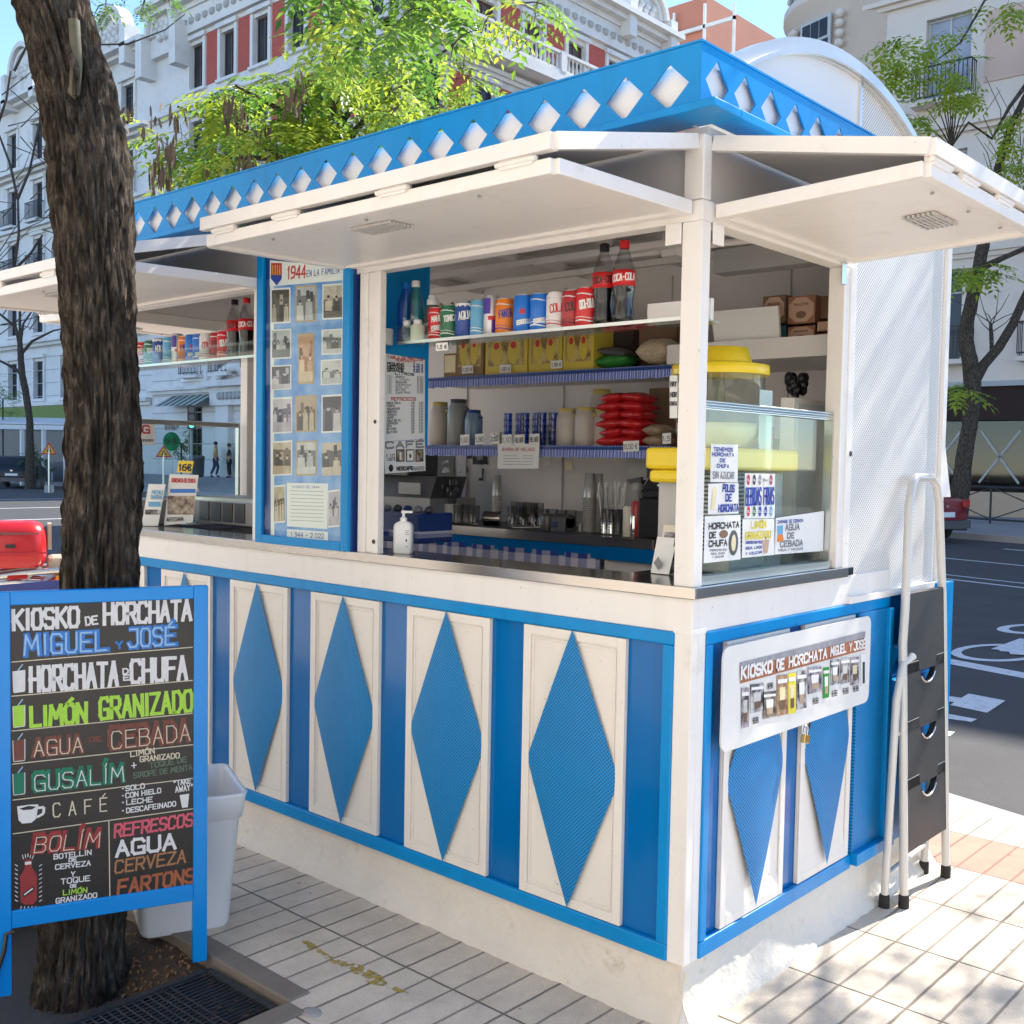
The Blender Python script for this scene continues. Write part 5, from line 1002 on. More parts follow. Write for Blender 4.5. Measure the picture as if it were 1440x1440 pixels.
# small pictures on the back wall
for u0, v0, u1, v1, l, k in ((615,641,639,671,'largest dark picture on the back wall',1), (633,627,645,637,'tiny dark picture right under the shelf',0), (650,632,664,645,'small dark picture between two others',1), (665,631,686,653,'dark picture with a pale figure',0), (600,636,607,657,'narrow dark picture beside the menu',0)):
    pl = Plane((0, YBK-.004, 0), (1,0,0), (0,0,1)); mb = MB(); quad_px(mb, pl, [(u0,v1),(u1,v1),(u1,v0),(u0,v0)], BLACK, .002); m = (u1-u0)*.25; quad_px(mb, pl, [(u0+m*1.2,v1-m),(u1-m,v1-m*1.2),(u1-m*1.3,v0+m),(u0+m*1.1,v0+m*1.2)], PH[k], .003); tag(mb.build('small_picture'), l, 'picture', 'small pictures on the back wall')
pl = Plane((0, YBK-.004, 0), (1,0,0), (0,0,1)); mb = MB(); quad_px(mb, pl, [(646,665),(660,664),(658,656),(655,653),(651,657)], INKG, .002); quad_px(mb, pl, [(673,676),(680,676),(681,659),(678,659),(678,672),(674,672)], INK, .002); tag(mb.build('wall_sticker'), 'small grey and black stickers under the pictures', 'sticker')
# things on the worktop
zt = ZW+.005
def onw(u, y=YS+.1): return float(PY(y, u, 730)[0])
t = thing('coffee_mug', (onw(628), YS+.13, zt), 'white mug with an eye crest holding dark spoons', 'mug'); c = (onw(628), YS+.13, zt)
mb = MB(); mb.lathe(c, [(.028,0),(.036,.005),(.038,.085),(.035,.085),(.033,.01),(.0001,.01)], WCAN, 18); mb.tube([(c[0]-.036,c[1],zt+.07),(c[0]-.06,c[1],zt+.06),(c[0]-.06,c[1],zt+.03),(c[0]-.036,c[1],zt+.02)], .005, WCAN, 6); mb.build('mug_body', t)
mb = MB()
for i in range(12): a = rng.uniform(0,6.3); d = np.array([math.cos(a)*.03-.02, math.sin(a)*.02, .12+rng.uniform(0,.07)]); p = np.array([c[0]+math.cos(a)*.015, c[1]+math.sin(a)*.015, zt+.02]); mb.tube([p, p+d*.75], .0025, GREYD, 5); mb.ball(p+d*.88, (.011,.008,.018), GREYD, 8, 6)
mb.build('spoon', t)
def tumbler(u, y, label, h=.085, r=.026, g='tumblers on the worktop'):
    x = onw(u, y); mb = MB(); mb.lathe((x, y, zt), [(r*.86,0),(r,h),(r*.94,h),(r*.8,.006),(.0001,.006)], TUMB, 16); tag(mb.build('tumbler'), label, 'tumbler', g)
for i, u in enumerate((645,656,667)): tumbler(u, YS+.1+.03*(i%2), 'clear tumbler in the row right of the mug')
for i, u in enumerate((764,776,789,802,816)): tumbler(u, YS+.13+.03*(i%2), 'clear tumbler in the row behind the toaster')
for i, u in enumerate((725,733,741,749,757)): tumbler(u, YS+.22, 'tall cloudy tumbler in the row by the wall', .105, .025)
STK = mat('cup_plastic', (.52,.51,.49), .25, .25, var=.12)
def cupstack(u, vt, r, label, y=YS+.12, m=STK, group=None):
    x = onw(u, y); h = PY(y, u, vt)[2]-zt; mb = MB(); n = int(h*.62/.009)
    for k in range(n): mb.lathe((x, y, zt+k*.009), [(r*.94,0),(r,.004),(r*1.04,.006),(r*1.04,.008)], m, 16)
    mb.lathe((x, y, zt+n*.009), [(r,0),(r*.72,h-n*.009),(r*.66,h-n*.009),(.0001,h-n*.009-.002)], m, 16); tag(mb.build('cup_stack'), label, 'cups', group)
cupstack(698, 668, .022, 'tall thin stack of clear cups left of the price list'); cupstack(828, 665, .026, 'tall stack of plastic cups, left of the pair'); cupstack(840, 666, .026, 'tall stack of plastic cups, right of the pair', YS+.17)
t = thing('napkin_roller', (onw(690,YS+.04), YS+.04, zt), 'dark steel cup lying on its side at the front of the worktop', 'cup'); mb = MB(); x = onw(690,YS+.04); mb.tube([(x-.03,YS+.03,zt+.034),(x+.03,YS+.07,zt+.034)], .033, STEELD, 18); mb.tube([(x-.032,YS+.029,zt+.034),(x-.031,YS+.0295,zt+.034)], .026, BLACK, 18); mb.build('cup_body', t)
t = thing('toaster', (onw(793,YS+.04), YS+.04, zt), 'small dark steel dispenser with a bright slot at the front of the worktop', 'dispenser'); x = onw(793,YS+.04); mb = MB(); mb.box((x-.04,YS+.005,zt), (x+.035,YS+.08,zt+.06), GREYD); mb.tube([(x-.04,YS+.04,zt+.045),(x+.035,YS+.04,zt+.045)], .03, GREYD, 16); mb.build('dispenser_body', t, bevel=.004); mb = MB(); mb.box((x-.042,YS+.0,zt+.02), (x-.0,YS+.0045,zt+.042), CHROME); mb.build('slot', t)
for i, (u, m) in enumerate(((850,CHROME),(860,CHROME),(870,GREYD))):
    t = thing('straw_tin', (onw(u), YS+.1, zt), ['punched steel tin of straws beside the cup stacks', 'punched steel tin of straws between two others', 'dark punched tin of straws'][i], 'straw holder', 'tins of straws'); mb = MB(); mb.lathe((onw(u), YS+.1, zt), [(.016,0),(.016,.1),(.014,.1),(.014,.004),(.0001,.004)], m, 14)
    for k in range(7): mb.box((onw(u)-.003, YS+.0825, zt+.015+k*.011), (onw(u)+.003, YS+.0845, zt+.020+k*.011), BLACK)
    mb.build('tin', t); mb = MB()
    for k in range(9): a = rng.uniform(0,6.3); p = np.array([onw(u)+.008*math.cos(a), YS+.1+.008*math.sin(a), zt+.01]); mb.tube([p, p+np.array([.02*math.cos(a), .02*math.sin(a), .175+rng.uniform(0,.03)])], .003, TUMB if k % 3 else PAPER, 5)
    mb.build('straw', t)
c = (onw(904), YS+.06, zt); t = thing('soda_siphon', c, 'red cylinder with grey valve head on the worktop', 'siphon'); mb = MB(); mb.lathe(c, [(.022,0),(.024,.004),(.024,.125),(.017,.14)], REDD, 18); mb.build('siphon_body', t); mb = MB(); mb.lathe(c, [(.012,.14),(.014,.17),(.02,.18),(.02,.21),(.001,.215)], GREY, 14); mb.prism([(c[0]-.05,c[1]-.008,zt+.22),(c[0]+.02,c[1]-.008,zt+.235),(c[0]+.02,c[1]-.008,zt+.21),(c[0]-.03,c[1]-.008,zt+.205)], (0,.016,0), GREYD); mb.build('siphon_head', t)
c = (onw(937), YS+.08, zt); t = thing('coffee_machine', c, 'black coffee machine beside the corner post', 'coffee machine'); mb = MB(); mb.box((c[0]-.065,YS+.0,zt), (c[0]+.07,YS+.25,zt+.155), BLACK); mb.box((c[0]-.055,YS+.0,zt+.155), (c[0]+.07,YS+.22,zt+.19), BLACK); mb.prism([(c[0]-.055,YS,zt+.19),(c[0]+.07,YS,zt+.19),(c[0]+.05,YS+.02,zt+.235),(c[0]-.03,YS+.02,zt+.235)], (0,.18,0), BLACK); mb.build('machine_body', t, bevel=.008); mb = MB(); mb.ball((c[0]+.03,YS-.002,zt+.205), (.008,.006,.008), CHROME, 8, 6); mb.box((c[0]-.05,YS-.003,zt+.178),(c[0]+.0,YS-.0005,zt+.182), CHROME); mb.build('button', t)
c = PY(YS+.2, 905, 655); t = thing('spice_rack', (c[0], YS+.2, c[2]-.06), 'grey wall dispenser hanging under the lower shelf by the post', 'dispenser'); mb = MB(); mb.box((c[0]-.045,YS+.15,c[2]-.05), (c[0]+.05,YS+.26,c[2]+.05), GREY); mb.box((c[0]-.045,YS+.145,c[2]+.035), (c[0]+.05,YS+.149,c[2]+.05), BLACK); mb.prism([(c[0]-.03,YS+.13,c[2]-.055),(c[0]+.04,YS+.13,c[2]-.055),(c[0]+.02,YS+.13,c[2]-.085)], (0,.04,0), BLACK); mb.build('dispenser_body', t, bevel=.004)
c = PY(YS+.03, 945, 647); t = thing('yellow_box', (c[0], YS+.03, c[2]), 'yellow box behind the corner post under the lower shelf', 'box'); mb = MB(); mb.box((c[0]-.035,YS+.03,c[2]-.045), (c[0]+.05,YS+.12,c[2]+.045), YEL); mb.box((c[0]-.035,YS+.0295,c[2]+.02), (c[0]+.05,YS+.1205,c[2]+.026), GREYD); mb.build('box_body', t, bevel=.004)
# left of the worktop: grey machines and a blue cloth box
x = float(PY(.95, 560, 700)[0]); t = thing('ice_crusher', (x, 1.05, 1.19), 'grey metal machine standing in the dark behind the white soap bottle', 'machine'); mb = MB(); mb.box((x-.3,1.0,1.19), (x+.16,1.3,1.33), GREY); mb.prism([(x-.3,1.0,1.33),(x+.16,1.0,1.33),(x+.12,1.08,1.43),(x-.25,1.08,1.43)], (0,.2,0), GREYD); mb.box((x-.05,.994,1.345),(x+.10,1.0,1.40),GREY); mb.box((x-.28,1.05,1.43),(x-.05,1.25,1.56),GREYD); mb.build('machine_body', t, bevel=.01)
a = PY(.42, 524, 718); b = PY(.42, 590, 718); t = thing('storage_box', ((a[0]+b[0])/2, .5, 1.183), 'blue cloth covered box behind the white soap bottle', 'box'); mb = MB(); mb.box((a[0]-.1,.42,1.183), (b[0],.6,float(a[2])), DKBLUE); mb.box((a[0]-.1,.4195,1.2),(b[0]+.0005,.6005,1.235), GING); mb.build('box_body', t, bevel=.006); mb = MB()
for i in range(9): mb.ball((a[0]+.03+i*.03, .47+.03*(i%2), float(a[2])+.012), (.018,.018,.014), [GREY, DKBLUE, GREYD][i%3], 8, 5)
mb.build('box_content', t)
# menus on the blue partition
PLM = Plane((-1.3562, 0, 0), (0,1,0), (0,0,1))
mb = MB(); quad_px(mb, PLM, [(540,621),(597,617),(597,506),(541,497)], PAPER, .0015); o = tag(mb.build('menu_sheet'), 'tall white price menu taped to the blue partition', 'menu')
z1_ = lambda a, b: (500+a*260/1440, 300+b*260/1440); z2_ = lambda a, b: (500+a*260/1440, 540+b*260/1440)
mb = MB(); W = lambda s, p, q, h, m, th=.0022: write_px(mb, PLM, s, p, q, h, m, th, lift=.0028)
W('TABLA DE PRECIOS', z1_(245,1128), z1_(520,1150), 3.4, INKR); W('(HORCHATA)', z1_(300,1150), z1_(470,1165), 3.4, INKR)
for i, (s, pr_) in enumerate((('PEQUEÑO','2,20 €'), ('MEDIANO','3,20 €'), ('GRANDE','4,60 €'))): W(s.replace('Ñ','N'), z1_(245,1183+i*24), z1_(372,1190+i*22), 3.8, INK, .003); W(pr_, z1_(445,1192+i*22), z1_(520,1198+i*22), 3.8, INKB)
W('LITROS', z1_(305,1255), z1_(450,1264), 3.2, INK)
for i in range(7): W('1/2 L', z1_(245,1275+i*21), z1_(278,1278+i*21), 2.4, INKG, .0015); W(('HORCHATA','LIMON','GRANIZADO','CEBADA','BOLIM','BATIDO','CAFE FRIO')[i], z1_(310,1280+i*21), z1_(378+(i*37)%60,1283+i*20), 2.4, INKG, .0015); W('3,50', z1_(475,1285+i*19), z1_(522,1287+i*19), 2.4, INKG, .0015)
W('REFRESCOS', z2_(275,128), z2_(465,128), 4.2, INKR)
for i in range(11): W(('COCA COLA','FANTA','AQUARIUS','NESTEA','TONICA','ZUMO','AGUA 50 CL','CERVEZA','SIN','BITTER','BATIDO')[i], z2_(240,155+i*23), z2_((345,300,338,318,315,290,350,325,275,310,318)[i],153+i*22.6), 2.6, INK, .0016); W('2,00', z2_(430,155+i*23), z2_(455,153+i*22.4), 2.4, INKG, .0015); W('2,50', z2_(490,154+i*22.6), z2_(522,152+i*22.2), 2.4, INKG, .0015)
mb.build('lettering', o)
mb = MB(); quad_px(mb, PLM, [(541,666),(598,662),(597,617.5),(540,621.5)], PAPER, .0015); o = tag(mb.build('cafe_sign'), 'white coffee sign with three cup pictures under the tall menu', 'sign'); mb = MB()
W('CAFÉ', z2_(232,500), z2_(525,490), 8.5, INKG, .007); W('1,10', z2_(235,575), z2_(300,572), 5, INK, .0022); W('1,50 €', z2_(240,598), z2_(303,594), 3, INK, .0018)
W('NESCAFE', z2_(318,672), z2_(440,668), 4.6, INK, .004); W('DOLCE GUSTO', z2_(445,660), z2_(530,655), 2.6, INKG, .0016); W('CAPSULAS', z2_(445,676), z2_(530,670), 2.6, INKG, .0016)
n = 16; c_ = PLM.px(*z2_(272,655)); mb.add([PLM(c_[0]+.011*math.cos(g), c_[1]+.013*math.sin(g), .003) for g in np.linspace(0,2*math.pi,n+1)[:-1]], [tuple(range(n))], INK)
for a, b, m in ((312,378,PH[2]), (388,455,PAPER), (462,525,PH[0])): quad_px(mb, PLM, [z2_(a,606),z2_(b,604),z2_(b,508),z2_(a,510)], INK, .0026); quad_px(mb, PLM, [z2_(a+8,598),z2_(b-8,597),z2_(b-8,517),z2_(a+8,518)], m, .0032)
for p in ((345,545),(345,575),(420,560),(492,545)): c_ = PLM.px(*z2_(*p)); mb.add([PLM(c_[0]+.006*math.cos(g), c_[1]+.008*math.sin(g), .0038) for g in np.linspace(0,2*math.pi,9)[:-1]], [tuple(range(8))], GOLD if p[0] > 400 else PAPER)
mb.build('lettering', o)
# soap bottle on the counter
p = PZ(1.183, 567, 778); c = np.array([p[0], p[1], 1.183]); t = thing('soap_dispenser', c, 'white pump bottle of hand gel standing on the steel counter', 'soap bottle'); WPL = mat('white_plastic', (.80,.81,.80), .35, var=.02)
mb = MB(); a_ = math.atan2(CAM[1]-c[1], CAM[0]-c[0])-.25; e1 = np.array([-math.sin(a_), math.cos(a_), 0]); e2 = np.array([math.cos(a_), math.sin(a_), 0]); vs = []; prof = [(.9,0),(1,.004),(1,.088),(.93,.099),(.7,.107),(.36,.111)]
for s_, z in prof:
    for k in range(24):
        g = 2*math.pi*k/24; q = lambda v: math.copysign(abs(v)**.45, v); vs.append(c+e1*.0335*s_*q(math.cos(g))+e2*.021*(s_ if s_ > .9 else max(s_,.55))*q(math.sin(g))+np.array([0,0,z]))
mb.add(vs, [(i*24+k, i*24+(k+1)%24, (i+1)*24+(k+1)%24, (i+1)*24+k) for i in range(5) for k in range(24)], WPL, True); mb.add(vs[-24:], [tuple(range(24))], WPL); mb.build('bottle_body', t)
mb = MB(); mb.lathe(c, [(.0125,.109),(.0125,.122),(.009,.124),(.005,.126),(.005,.136),(.009,.138),(.009,.147),(.001,.149)], WPL, 14); mb.obox(c+np.array([0,0,.143])-e1*-.012, e1*.02, e2*.006, np.array([0,0,.004]), WPL); mb.build('pump', t, bevel=.0015)
pl = Plane(c+e2*.0211, e1, (0,0,1)); mb = MB()
for i, (a0, a1, b) in enumerate(((.012,.026,.078),(.012,.022,.072),(.012,.026,.066),(.014,.022,.024))): mb.add([pl(a0,b,.001), pl(a1,b,.001), pl(a1,b+.002,.001), pl(a0,b+.002,.001)], [(0,1,2,3)], INKG)
mb.add([pl(.016+.003*math.cos(g), .045+.004*math.sin(g)+(.004 if k_ == 2 else 0), .001) for k_, g in enumerate(np.linspace(0,2*math.pi,9)[:-1])], [tuple(range(8))], INK); mb.build('bottle_print', t)
# postcards in a rack at the corner post
p = PZ(1.183, 936, 806); t = thing('leaflet_rack', (p[0], p[1], 1.183), 'small rack of leaflets leaning by the corner post on the counter', 'leaflets'); mb = MB()
for i, (dx, h, m) in enumerate(((.0,.14,CREAM), (.012,.12,PH[3]), (-.006,.105,PAPER), (.004,.08,PAPER))): mb.slab([(p[0]-.03+dx, p[1]-.012*i, 1.184), (p[0]+.032+dx, p[1]-.012*i, 1.184), (p[0]+.032+dx, p[1]+.03-.012*i, 1.184+h), (p[0]-.03+dx, p[1]+.03-.012*i, 1.184+h)], .0015, m)
n_ = 5; mb.add([(p[0]+.016*math.cos(g), p[1]-.0395+.012*math.sin(g)*0-.001, 1.215+.02*math.sin(g)) for g in np.linspace(0,2*math.pi,n_)[:-1]], [tuple(range(n_-1))], INKG); mb.build('leaflet', t)
# right half: shelf with boxes, folder, horchata machine, fridge door, stickers on the glass
BOXC = mat('chocolate_carton', (.30,.13,.07), .5, var=.15); LABC = mat('carton_label', (.56,.36,.26), .5, var=.1)
def cbox(u0, u1, vb, vt, m, label, y=1.06, dep=.12, oct=True):
    a = PY(y, u0, vb); b = PY(y, u1, vt); z0 = a[2]; t = thing('biscuit_box', ((a[0]+b[0])/2, y+dep/2, z0), label, 'box', 'biscuit boxes on the white shelf'); mb = MB(); mb.box((a[0], y, z0), (b[0], y+dep, b[2]), m); mb.build('box_body', t, bevel=.002)
    if oct:
        pl = Plane((a[0], y, z0), (1,0,0), (0,0,1)); wd, h = b[0]-a[0], b[2]-z0; mb = MB(); mb.add([pl(wd*x_, h*y_, .0012) for x_, y_ in ((.3,.06),(.7,.06),(.95,.3),(.95,.7),(.7,.94),(.3,.94),(.05,.7),(.05,.3))], [tuple(range(8))], LABC); mb.add([pl(wd*(.5+.2*math.cos(g)), h*(.32+.14*math.sin(g)), .002) for g in np.linspace(0,6.28,9)[:-1]], [tuple(range(8))], BROWN)
        write(mb, pl, 'GALLETAS', wd*.25, h*.66, wd*.75, h*.66, h*.07, .002, BROWN, .002); mb.build('box_label', t)
cbox(1107,1146,483,457,BOXC,'biscuit box with pink pictures, lower of the middle stack'); cbox(1107,1147,456.6,414,BOXC,'biscuit box with pale octagon label, upper of the middle stack'); cbox(1072,1105,456,414,BROWN,'dark biscuit box left of the stack behind the white folder'); cbox(1072,1105,483,457,mat('teal_carton',(.03,.12,.16),.5),'teal box under the dark biscuit box', oct=False)
cbox(1149,1182,466,450,LABC,'flat orange box right of the stack, upper one', oct=False); cbox(1149,1182,482,467,BOXC,'flat brown box right of the stack, lower one', oct=False); cbox(1149,1172,449,415,BROWN,'plain brown box behind the upper orange box', y=1.1, oct=False)
pl = Plane((0, .99, 0), (1,0,0), (0,0,1)); mb = MB(); q = [pl(*pl.px(u, v)) for u, v in ((1006,492),(1097,488),(1094,430),(1000,438))]; mb.slab(q, -.012, PAPER); tag(mb.build('folder'), 'white folder leaning on the white shelf beside the biscuit boxes', 'folder')
# horchata machine behind the guard
xm = -.24; c = PX(xm, 1010, 640); ym = float(c[1]); t = thing('drink_dispenser', (xm, ym, 1.183), 'horchata dispenser with yellow lid and clear bowl behind the glass guard', 'drink dispenser')
ZM = 1.545
mb = MB(); mb.box((xm-.14, ym-.12, 1.183), (xm+.12, ym+.20, ZM-.057), mat('machine_white', (.50,.50,.49), .4, var=.05)); mb.build('machine_body', t, bevel=.01)
mb = MB()
for k in range(20): mb.box((xm+.1205, ym-.115, 1.25+k*.0125), (xm+.123, ym-.05, 1.256+k*.0125), BLACK); mb.box((xm-.04, ym-.1232, 1.25+k*.0125), (xm+.10, ym-.1205, 1.256+k*.0125), BLACK)
mb.build('vent', t)
mb = MB(); mb.box((xm-.16, ym-.165, ZM-.055), (xm+.15, ym+.24, ZM+.012), YEL); mb.box((xm-.14, ym-.172, ZM-.095), (xm+.02, ym-.12, ZM-.056), YEL); mb.build('collar', t, bevel=.012)
mb = MB(); mb.lathe((xm,ym,ZM+.013), [(.10,0),(.135,.05),(.135,.235)], GLASS, 28); mb.build('bowl', t)
mb = MB(); mb.lathe((xm,ym,ZM+.014), [(.097,0.002),(.13,.05),(.13,.075),(.0001,.076)], MILK, 28); mb.lathe((xm-.01,ym,ZM+.09), [(.025,0),(.025,.14),(.0001,.14)], GLASS, 12); mb.build('drink', t)
mb = MB(); mb.lathe((xm,ym,ZM+.248), [(.148,-.012),(.15,.0),(.148,.018),(.10,.024),(.095,.03),(.082,.072),(.0001,.074)], YEL, 32); mb.build('bowl_lid', t)
mb = MB(); pl = Plane((xm+.137, ym, ZM), (0,1,0), (0,0,1)); mb.slab([pl(-.0,.03), pl(.075,.03), pl(.075,.19), pl(-.0,.19)], .002, mat('mint_plate', (.50,.62,.56), .4, var=.03)); 
mb.add([pl(.0375+.0375*math.cos(g), .03+.05*math.sin(g), .002) for g in np.linspace(math.pi, 2*math.pi, 13)], [tuple(range(13))], mb.mats[0]); mb.build('level_plate', t)
pl = Plane((0, ym-.14, 0), (1,0,0), (0,0,1)); mb = MB(); quad_px(mb, pl, [(942,588),(953,588),(953,528),(942,528)], PAPER, .001); write_px(mb, pl, 'HAY', (943.5,543), (951.5,543), 6, INK, .003, lift=.0022); write_px(mb, pl, 'HOR', (943.5,558), (951.5,558), 6, INK, .003, lift=.0022); write_px(mb, pl, 'CHATA', (943,570), (952,570), 5, INK, .0022, lift=.0022); mb.build('bowl_sign', t)
x = -.18; mb = MB(); a = PX(x, 1112, 735); b = PX(x, 1170, 565); mb.box((x-.05, a[1], 1.184), (x, b[1]-.02, b[2]), WC); mb.box((x+.0005, a[1]+.02, 1.2), (x+.004, b[1]-.04, b[2]-.02), mat('fridge_white', (.66,.68,.72), .3, var=.03)); tag(mb.build('fridge_door', bevel=.004), 'white fridge panel standing behind the glass guard', 'fridge')
mb = MB(); a = PX(-.3, 1095, 700); mb.box((-.36, a[1]-.05, 1.184), (-.30, a[1]+.02, 1.60), GREYD); mb.box((-.299, a[1]-.045, 1.45),(-.296, a[1]+.015, 1.55), PH[1]); mb.box((-.299, a[1]-.045, 1.25),(-.296,a[1]+.015,1.40), REDD); tag(mb.build('bottle_cooler'), 'dark narrow cooler with red and grey labels beside the white fridge panel', 'cooler')
q = PY(1.2, 1120, 540); mb = MB()
for i in range(16): a = i*2.4; mb.ball((q[0]+.03*math.cos(a), q[1]+.02*math.sin(a), q[2]+.025*math.sin(i*1.7)), (.018,.014,.02), BLACK, 6, 5)
mb.tube([(q[0],q[1],q[2]-.1),(q[0],q[1],q[2])], .012, BLACK, 8); tag(mb.build('cloth_rose'), 'black crumpled cloth flower above the guard rail', 'ornament')
mb = MB(); q = PX(-.35, 1070, 612); mb.box((q[0]-.05,q[1]-.05,q[2]-.03),(q[0]+.03,q[1]+.04,q[2]+.03), REDD); mb.box((q[0]-.06,q[1]-.06,q[2]-.045),(q[0]+.035,q[1]+.05,q[2]-.031), DKBLUE); tag(mb.build('red_packet'), 'dark red packet on a blue tray behind the guard', 'packet')
PLQ = Plane((-.0268, 0, 0), (0,1,0), (0,0,1)); PLQ2 = Plane((-.0405, 0, 0), (0,1,0), (0,0,1)); zg = lambda a, b: (920+a*300/1271, 480+b*340/1440)
def sticker(pl, quad, label, name='poster'):
    mb = MB(); quad_px(mb, pl, [zg(*p) for p in quad], PAPER, .0012); return tag(mb.build(name), label, 'poster', 'posters on the glass guard')
T = lambda mb, pl, s, p, q, h, m, th=.003: write_px(mb, pl, s, zg(*p), zg(*q), h*.236, m, th, lift=.0024)
o = sticker(PLQ, [(332,838),(495,840),(497,615),(335,612)], 'white poster lettered TENEMOS HORCHATA DE CHUFA, topmost on the guard'); mb = MB()
for s, p, q in (('TENEMOS',(350,652),(462,655)), ('HORCHATA',(342,682),(470,686)), ('DE',(388,718),(418,720)), ('CHUFA',(370,750),(440,754))): T(mb, PLQ, s, p, q, 19, INKB, .0024)
T(mb, PLQ, 'SIN AZUCAR', (345,815), (470,818), 38, INKG, .003); mb.build('lettering', o)
o = sticker(PLQ, [(318,1030),(500,1025),(500,843),(320,848)], 'white poster lettered POLOS DE HORCHATA in blue'); mb = MB()
for s, p, q in (('POLOS',(405,892),(472,896)), ('DE',(422,950),(455,950)), ('HORCHATA',(380,1015),(496,1008))): T(mb, PLQ, s, p, q, 38, INKB, .0045)
quad_px(mb, PLQ, [zg(*p) for p in ((335,1000),(352,1010),(372,890),(360,860),(345,870))], MILK, .0024); mb.build('lettering', o)
o = sticker(PLQ, [(292,1322),(512,1298),(512,1034),(300,1042)], 'white poster lettered HORCHATA DE CHUFA with an oval picture'); mb = MB()
for s, p, q in (('HORCHATA',(322,1118),(500,1106)), ('DE',(325,1172),(362,1168)), ('CHUFA',(322,1222),(428,1214))): T(mb, PLQ, s, p, q, 32, INK, .0042)
for i in range(3): T(mb, PLQ, ('INGREDIENTES', 'AGUA, CHUFA', 'Y AZUCAR')[i], (325+i*8,1250+i*20), (425-i*8,1246+i*20), 10, INKG, .0016)
for p, rx, ry, m in (((468,1200),28,76,GREYD), ((468,1200),14,50,MILK), ((410,1148),26,24,BROWN)): c_ = PLQ.px(*zg(*p)); d_ = abs(PLQ.px(*zg(p[0]+rx,p[1]))[0]-c_[0]); e_ = abs(PLQ.px(*zg(p[0],p[1]-ry))[1]-c_[1]); mb.add([PLQ(c_[0]+d_*math.cos(g), c_[1]+e_*math.sin(g), .0024+(.0006 if m is MILK else 0)) for g in np.linspace(0,6.283,17)[:-1]], [tuple(range(16))], m)
mb.build('lettering', o)
o = sticker(PLQ, [(535,1055),(715,1052),(718,790),(538,785)], 'white poster lettered BEBIDAS FRIAS between rows of drink badges'); mb = MB(); T(mb, PLQ, 'BEBIDAS', (541,975), (632,970), 98, INKB, .006); T(mb, PLQ, 'FRIAS', (648,970), (708,966), 94, INKB, .006)
for k, (a, m) in enumerate(((557,INKR),(592,INK),(626,INKG),(658,PAPER),(692,REDD),(557,INKR),(592,G1),(626,INKB),(660,INKB),(692,B2))): c_ = PLQ.px(*zg(a, 825 if k < 5 else 1012)); mb.add([PLQ(c_[0]+.009*math.cos(g), c_[1]+.015*math.sin(g), .0024) for g in np.linspace(0,6.283,15)[:-1]], [tuple(range(14))], m); T(mb, PLQ, 'COLA', (a-12, 832 if k < 5 else 1019), (a+12, 832 if k < 5 else 1019), 12, PAPER if m is not PAPER else INK, .0014)
mb.build('lettering', o)
o = sticker(PLQ, [(520,1290),(714,1272),(714,1056),(524,1060)], 'white poster lettered LIMON GRANIZADO in yellow'); mb = MB(); T(mb, PLQ, 'LIMÓN', (575,1112), (660,1106), 36, INKY, .005); T(mb, PLQ, 'GRANIZADO', (540,1178), (690,1168), 38, INKY, .005)
for i in range(3): T(mb, PLQ, ('INGREDIENTES', 'AGUA, LIMON', 'Y AZUCAR')[i], (540,1205+i*34), (636,1202+i*30), 13, INKB, .002)
quad_px(mb, PLQ, [zg(*p) for p in ((648,1262),(672,1260),(682,1180),(640,1184))], LABC, .0024); mb.build('lettering', o)
o = sticker(PLQ2, [(716,1270),(1005,1248),(1010,1010),(722,1052)], 'white poster lettered AGUA DE CEBADA, rightmost on the guard'); mb = MB(); T(mb, PLQ2, 'AGUA', (778,1125), (860,1120), 34, INKG, .0045); T(mb, PLQ2, 'DE', (790,1172), (828,1170), 30, INKG, .0045); T(mb, PLQ2, 'CEBADA', (748,1224), (880,1214), 32, INKG, .0045); T(mb, PLQ2, 'JARABE DE CEBADA', (730,1084), (882,1074), 16, INKB, .002); T(mb, PLQ2, 'AGUA Y AZUCAR', (735,1250), (880,1240), 12, INKG, .0018)
quad_px(mb, PLQ2, [zg(*p) for p in ((732,1150),(762,1148),(764,1096),(730,1100))], B2, .0024); quad_px(mb, PLQ2, [zg(*p) for p in ((728,1195),(768,1190),(762,1150),(732,1152))], O1, .0024); mb.build('lettering', o)
# stickers and cards seen through the opening behind the tree
PLL = Plane((-L+.0345, 0, 0), (0,1,0), (0,0,1)); zl4 = lambda a, b: (a/3.6, 400+b/3.6)
c_ = PLL.px(*zl4(868,795)); mb = MB(); pc = lambda r, m, dx=0, dy=0, l=.001: mb.add([PLL(c_[0]+dx+r*math.cos(g), c_[1]+dy+r*math.sin(g), l) for g in np.linspace(0,6.283,21)[:-1]], [tuple(range(20))], m)
pc(.047, mat('sticker_green', (.02,.33,.20), .4, var=.03)); [pc(.016, INK, d, 0, .0016) for d in (-.018,.018)]; [pc(.0125, mb.mats[0], d, 0, .0022) for d in (-.018,.018)]; [pc(.006, INK, d, 0, .0028) for d in (-.018,.018)]
tag(mb.build('round_sticker'), 'round green sticker with two owl eyes on the far glass guard', 'sticker')
mb = MB(); quad_px(mb, PLL, [zl4(712,812),zl4(785,812),zl4(785,700),zl4(712,700)], PAPER, .001); write_px(mb, PLL, 'G', zl4(722,752), zl4(755,752), 10, INKR, .008, lift=.002); write_px(mb, PLL, 'OPINIONES', zl4(718,795), zl4(775,795), 3, INKG, .0025, lift=.002); tag(mb.build('square_sticker'), 'pale sticker with a big letter G on the far glass guard', 'sticker')
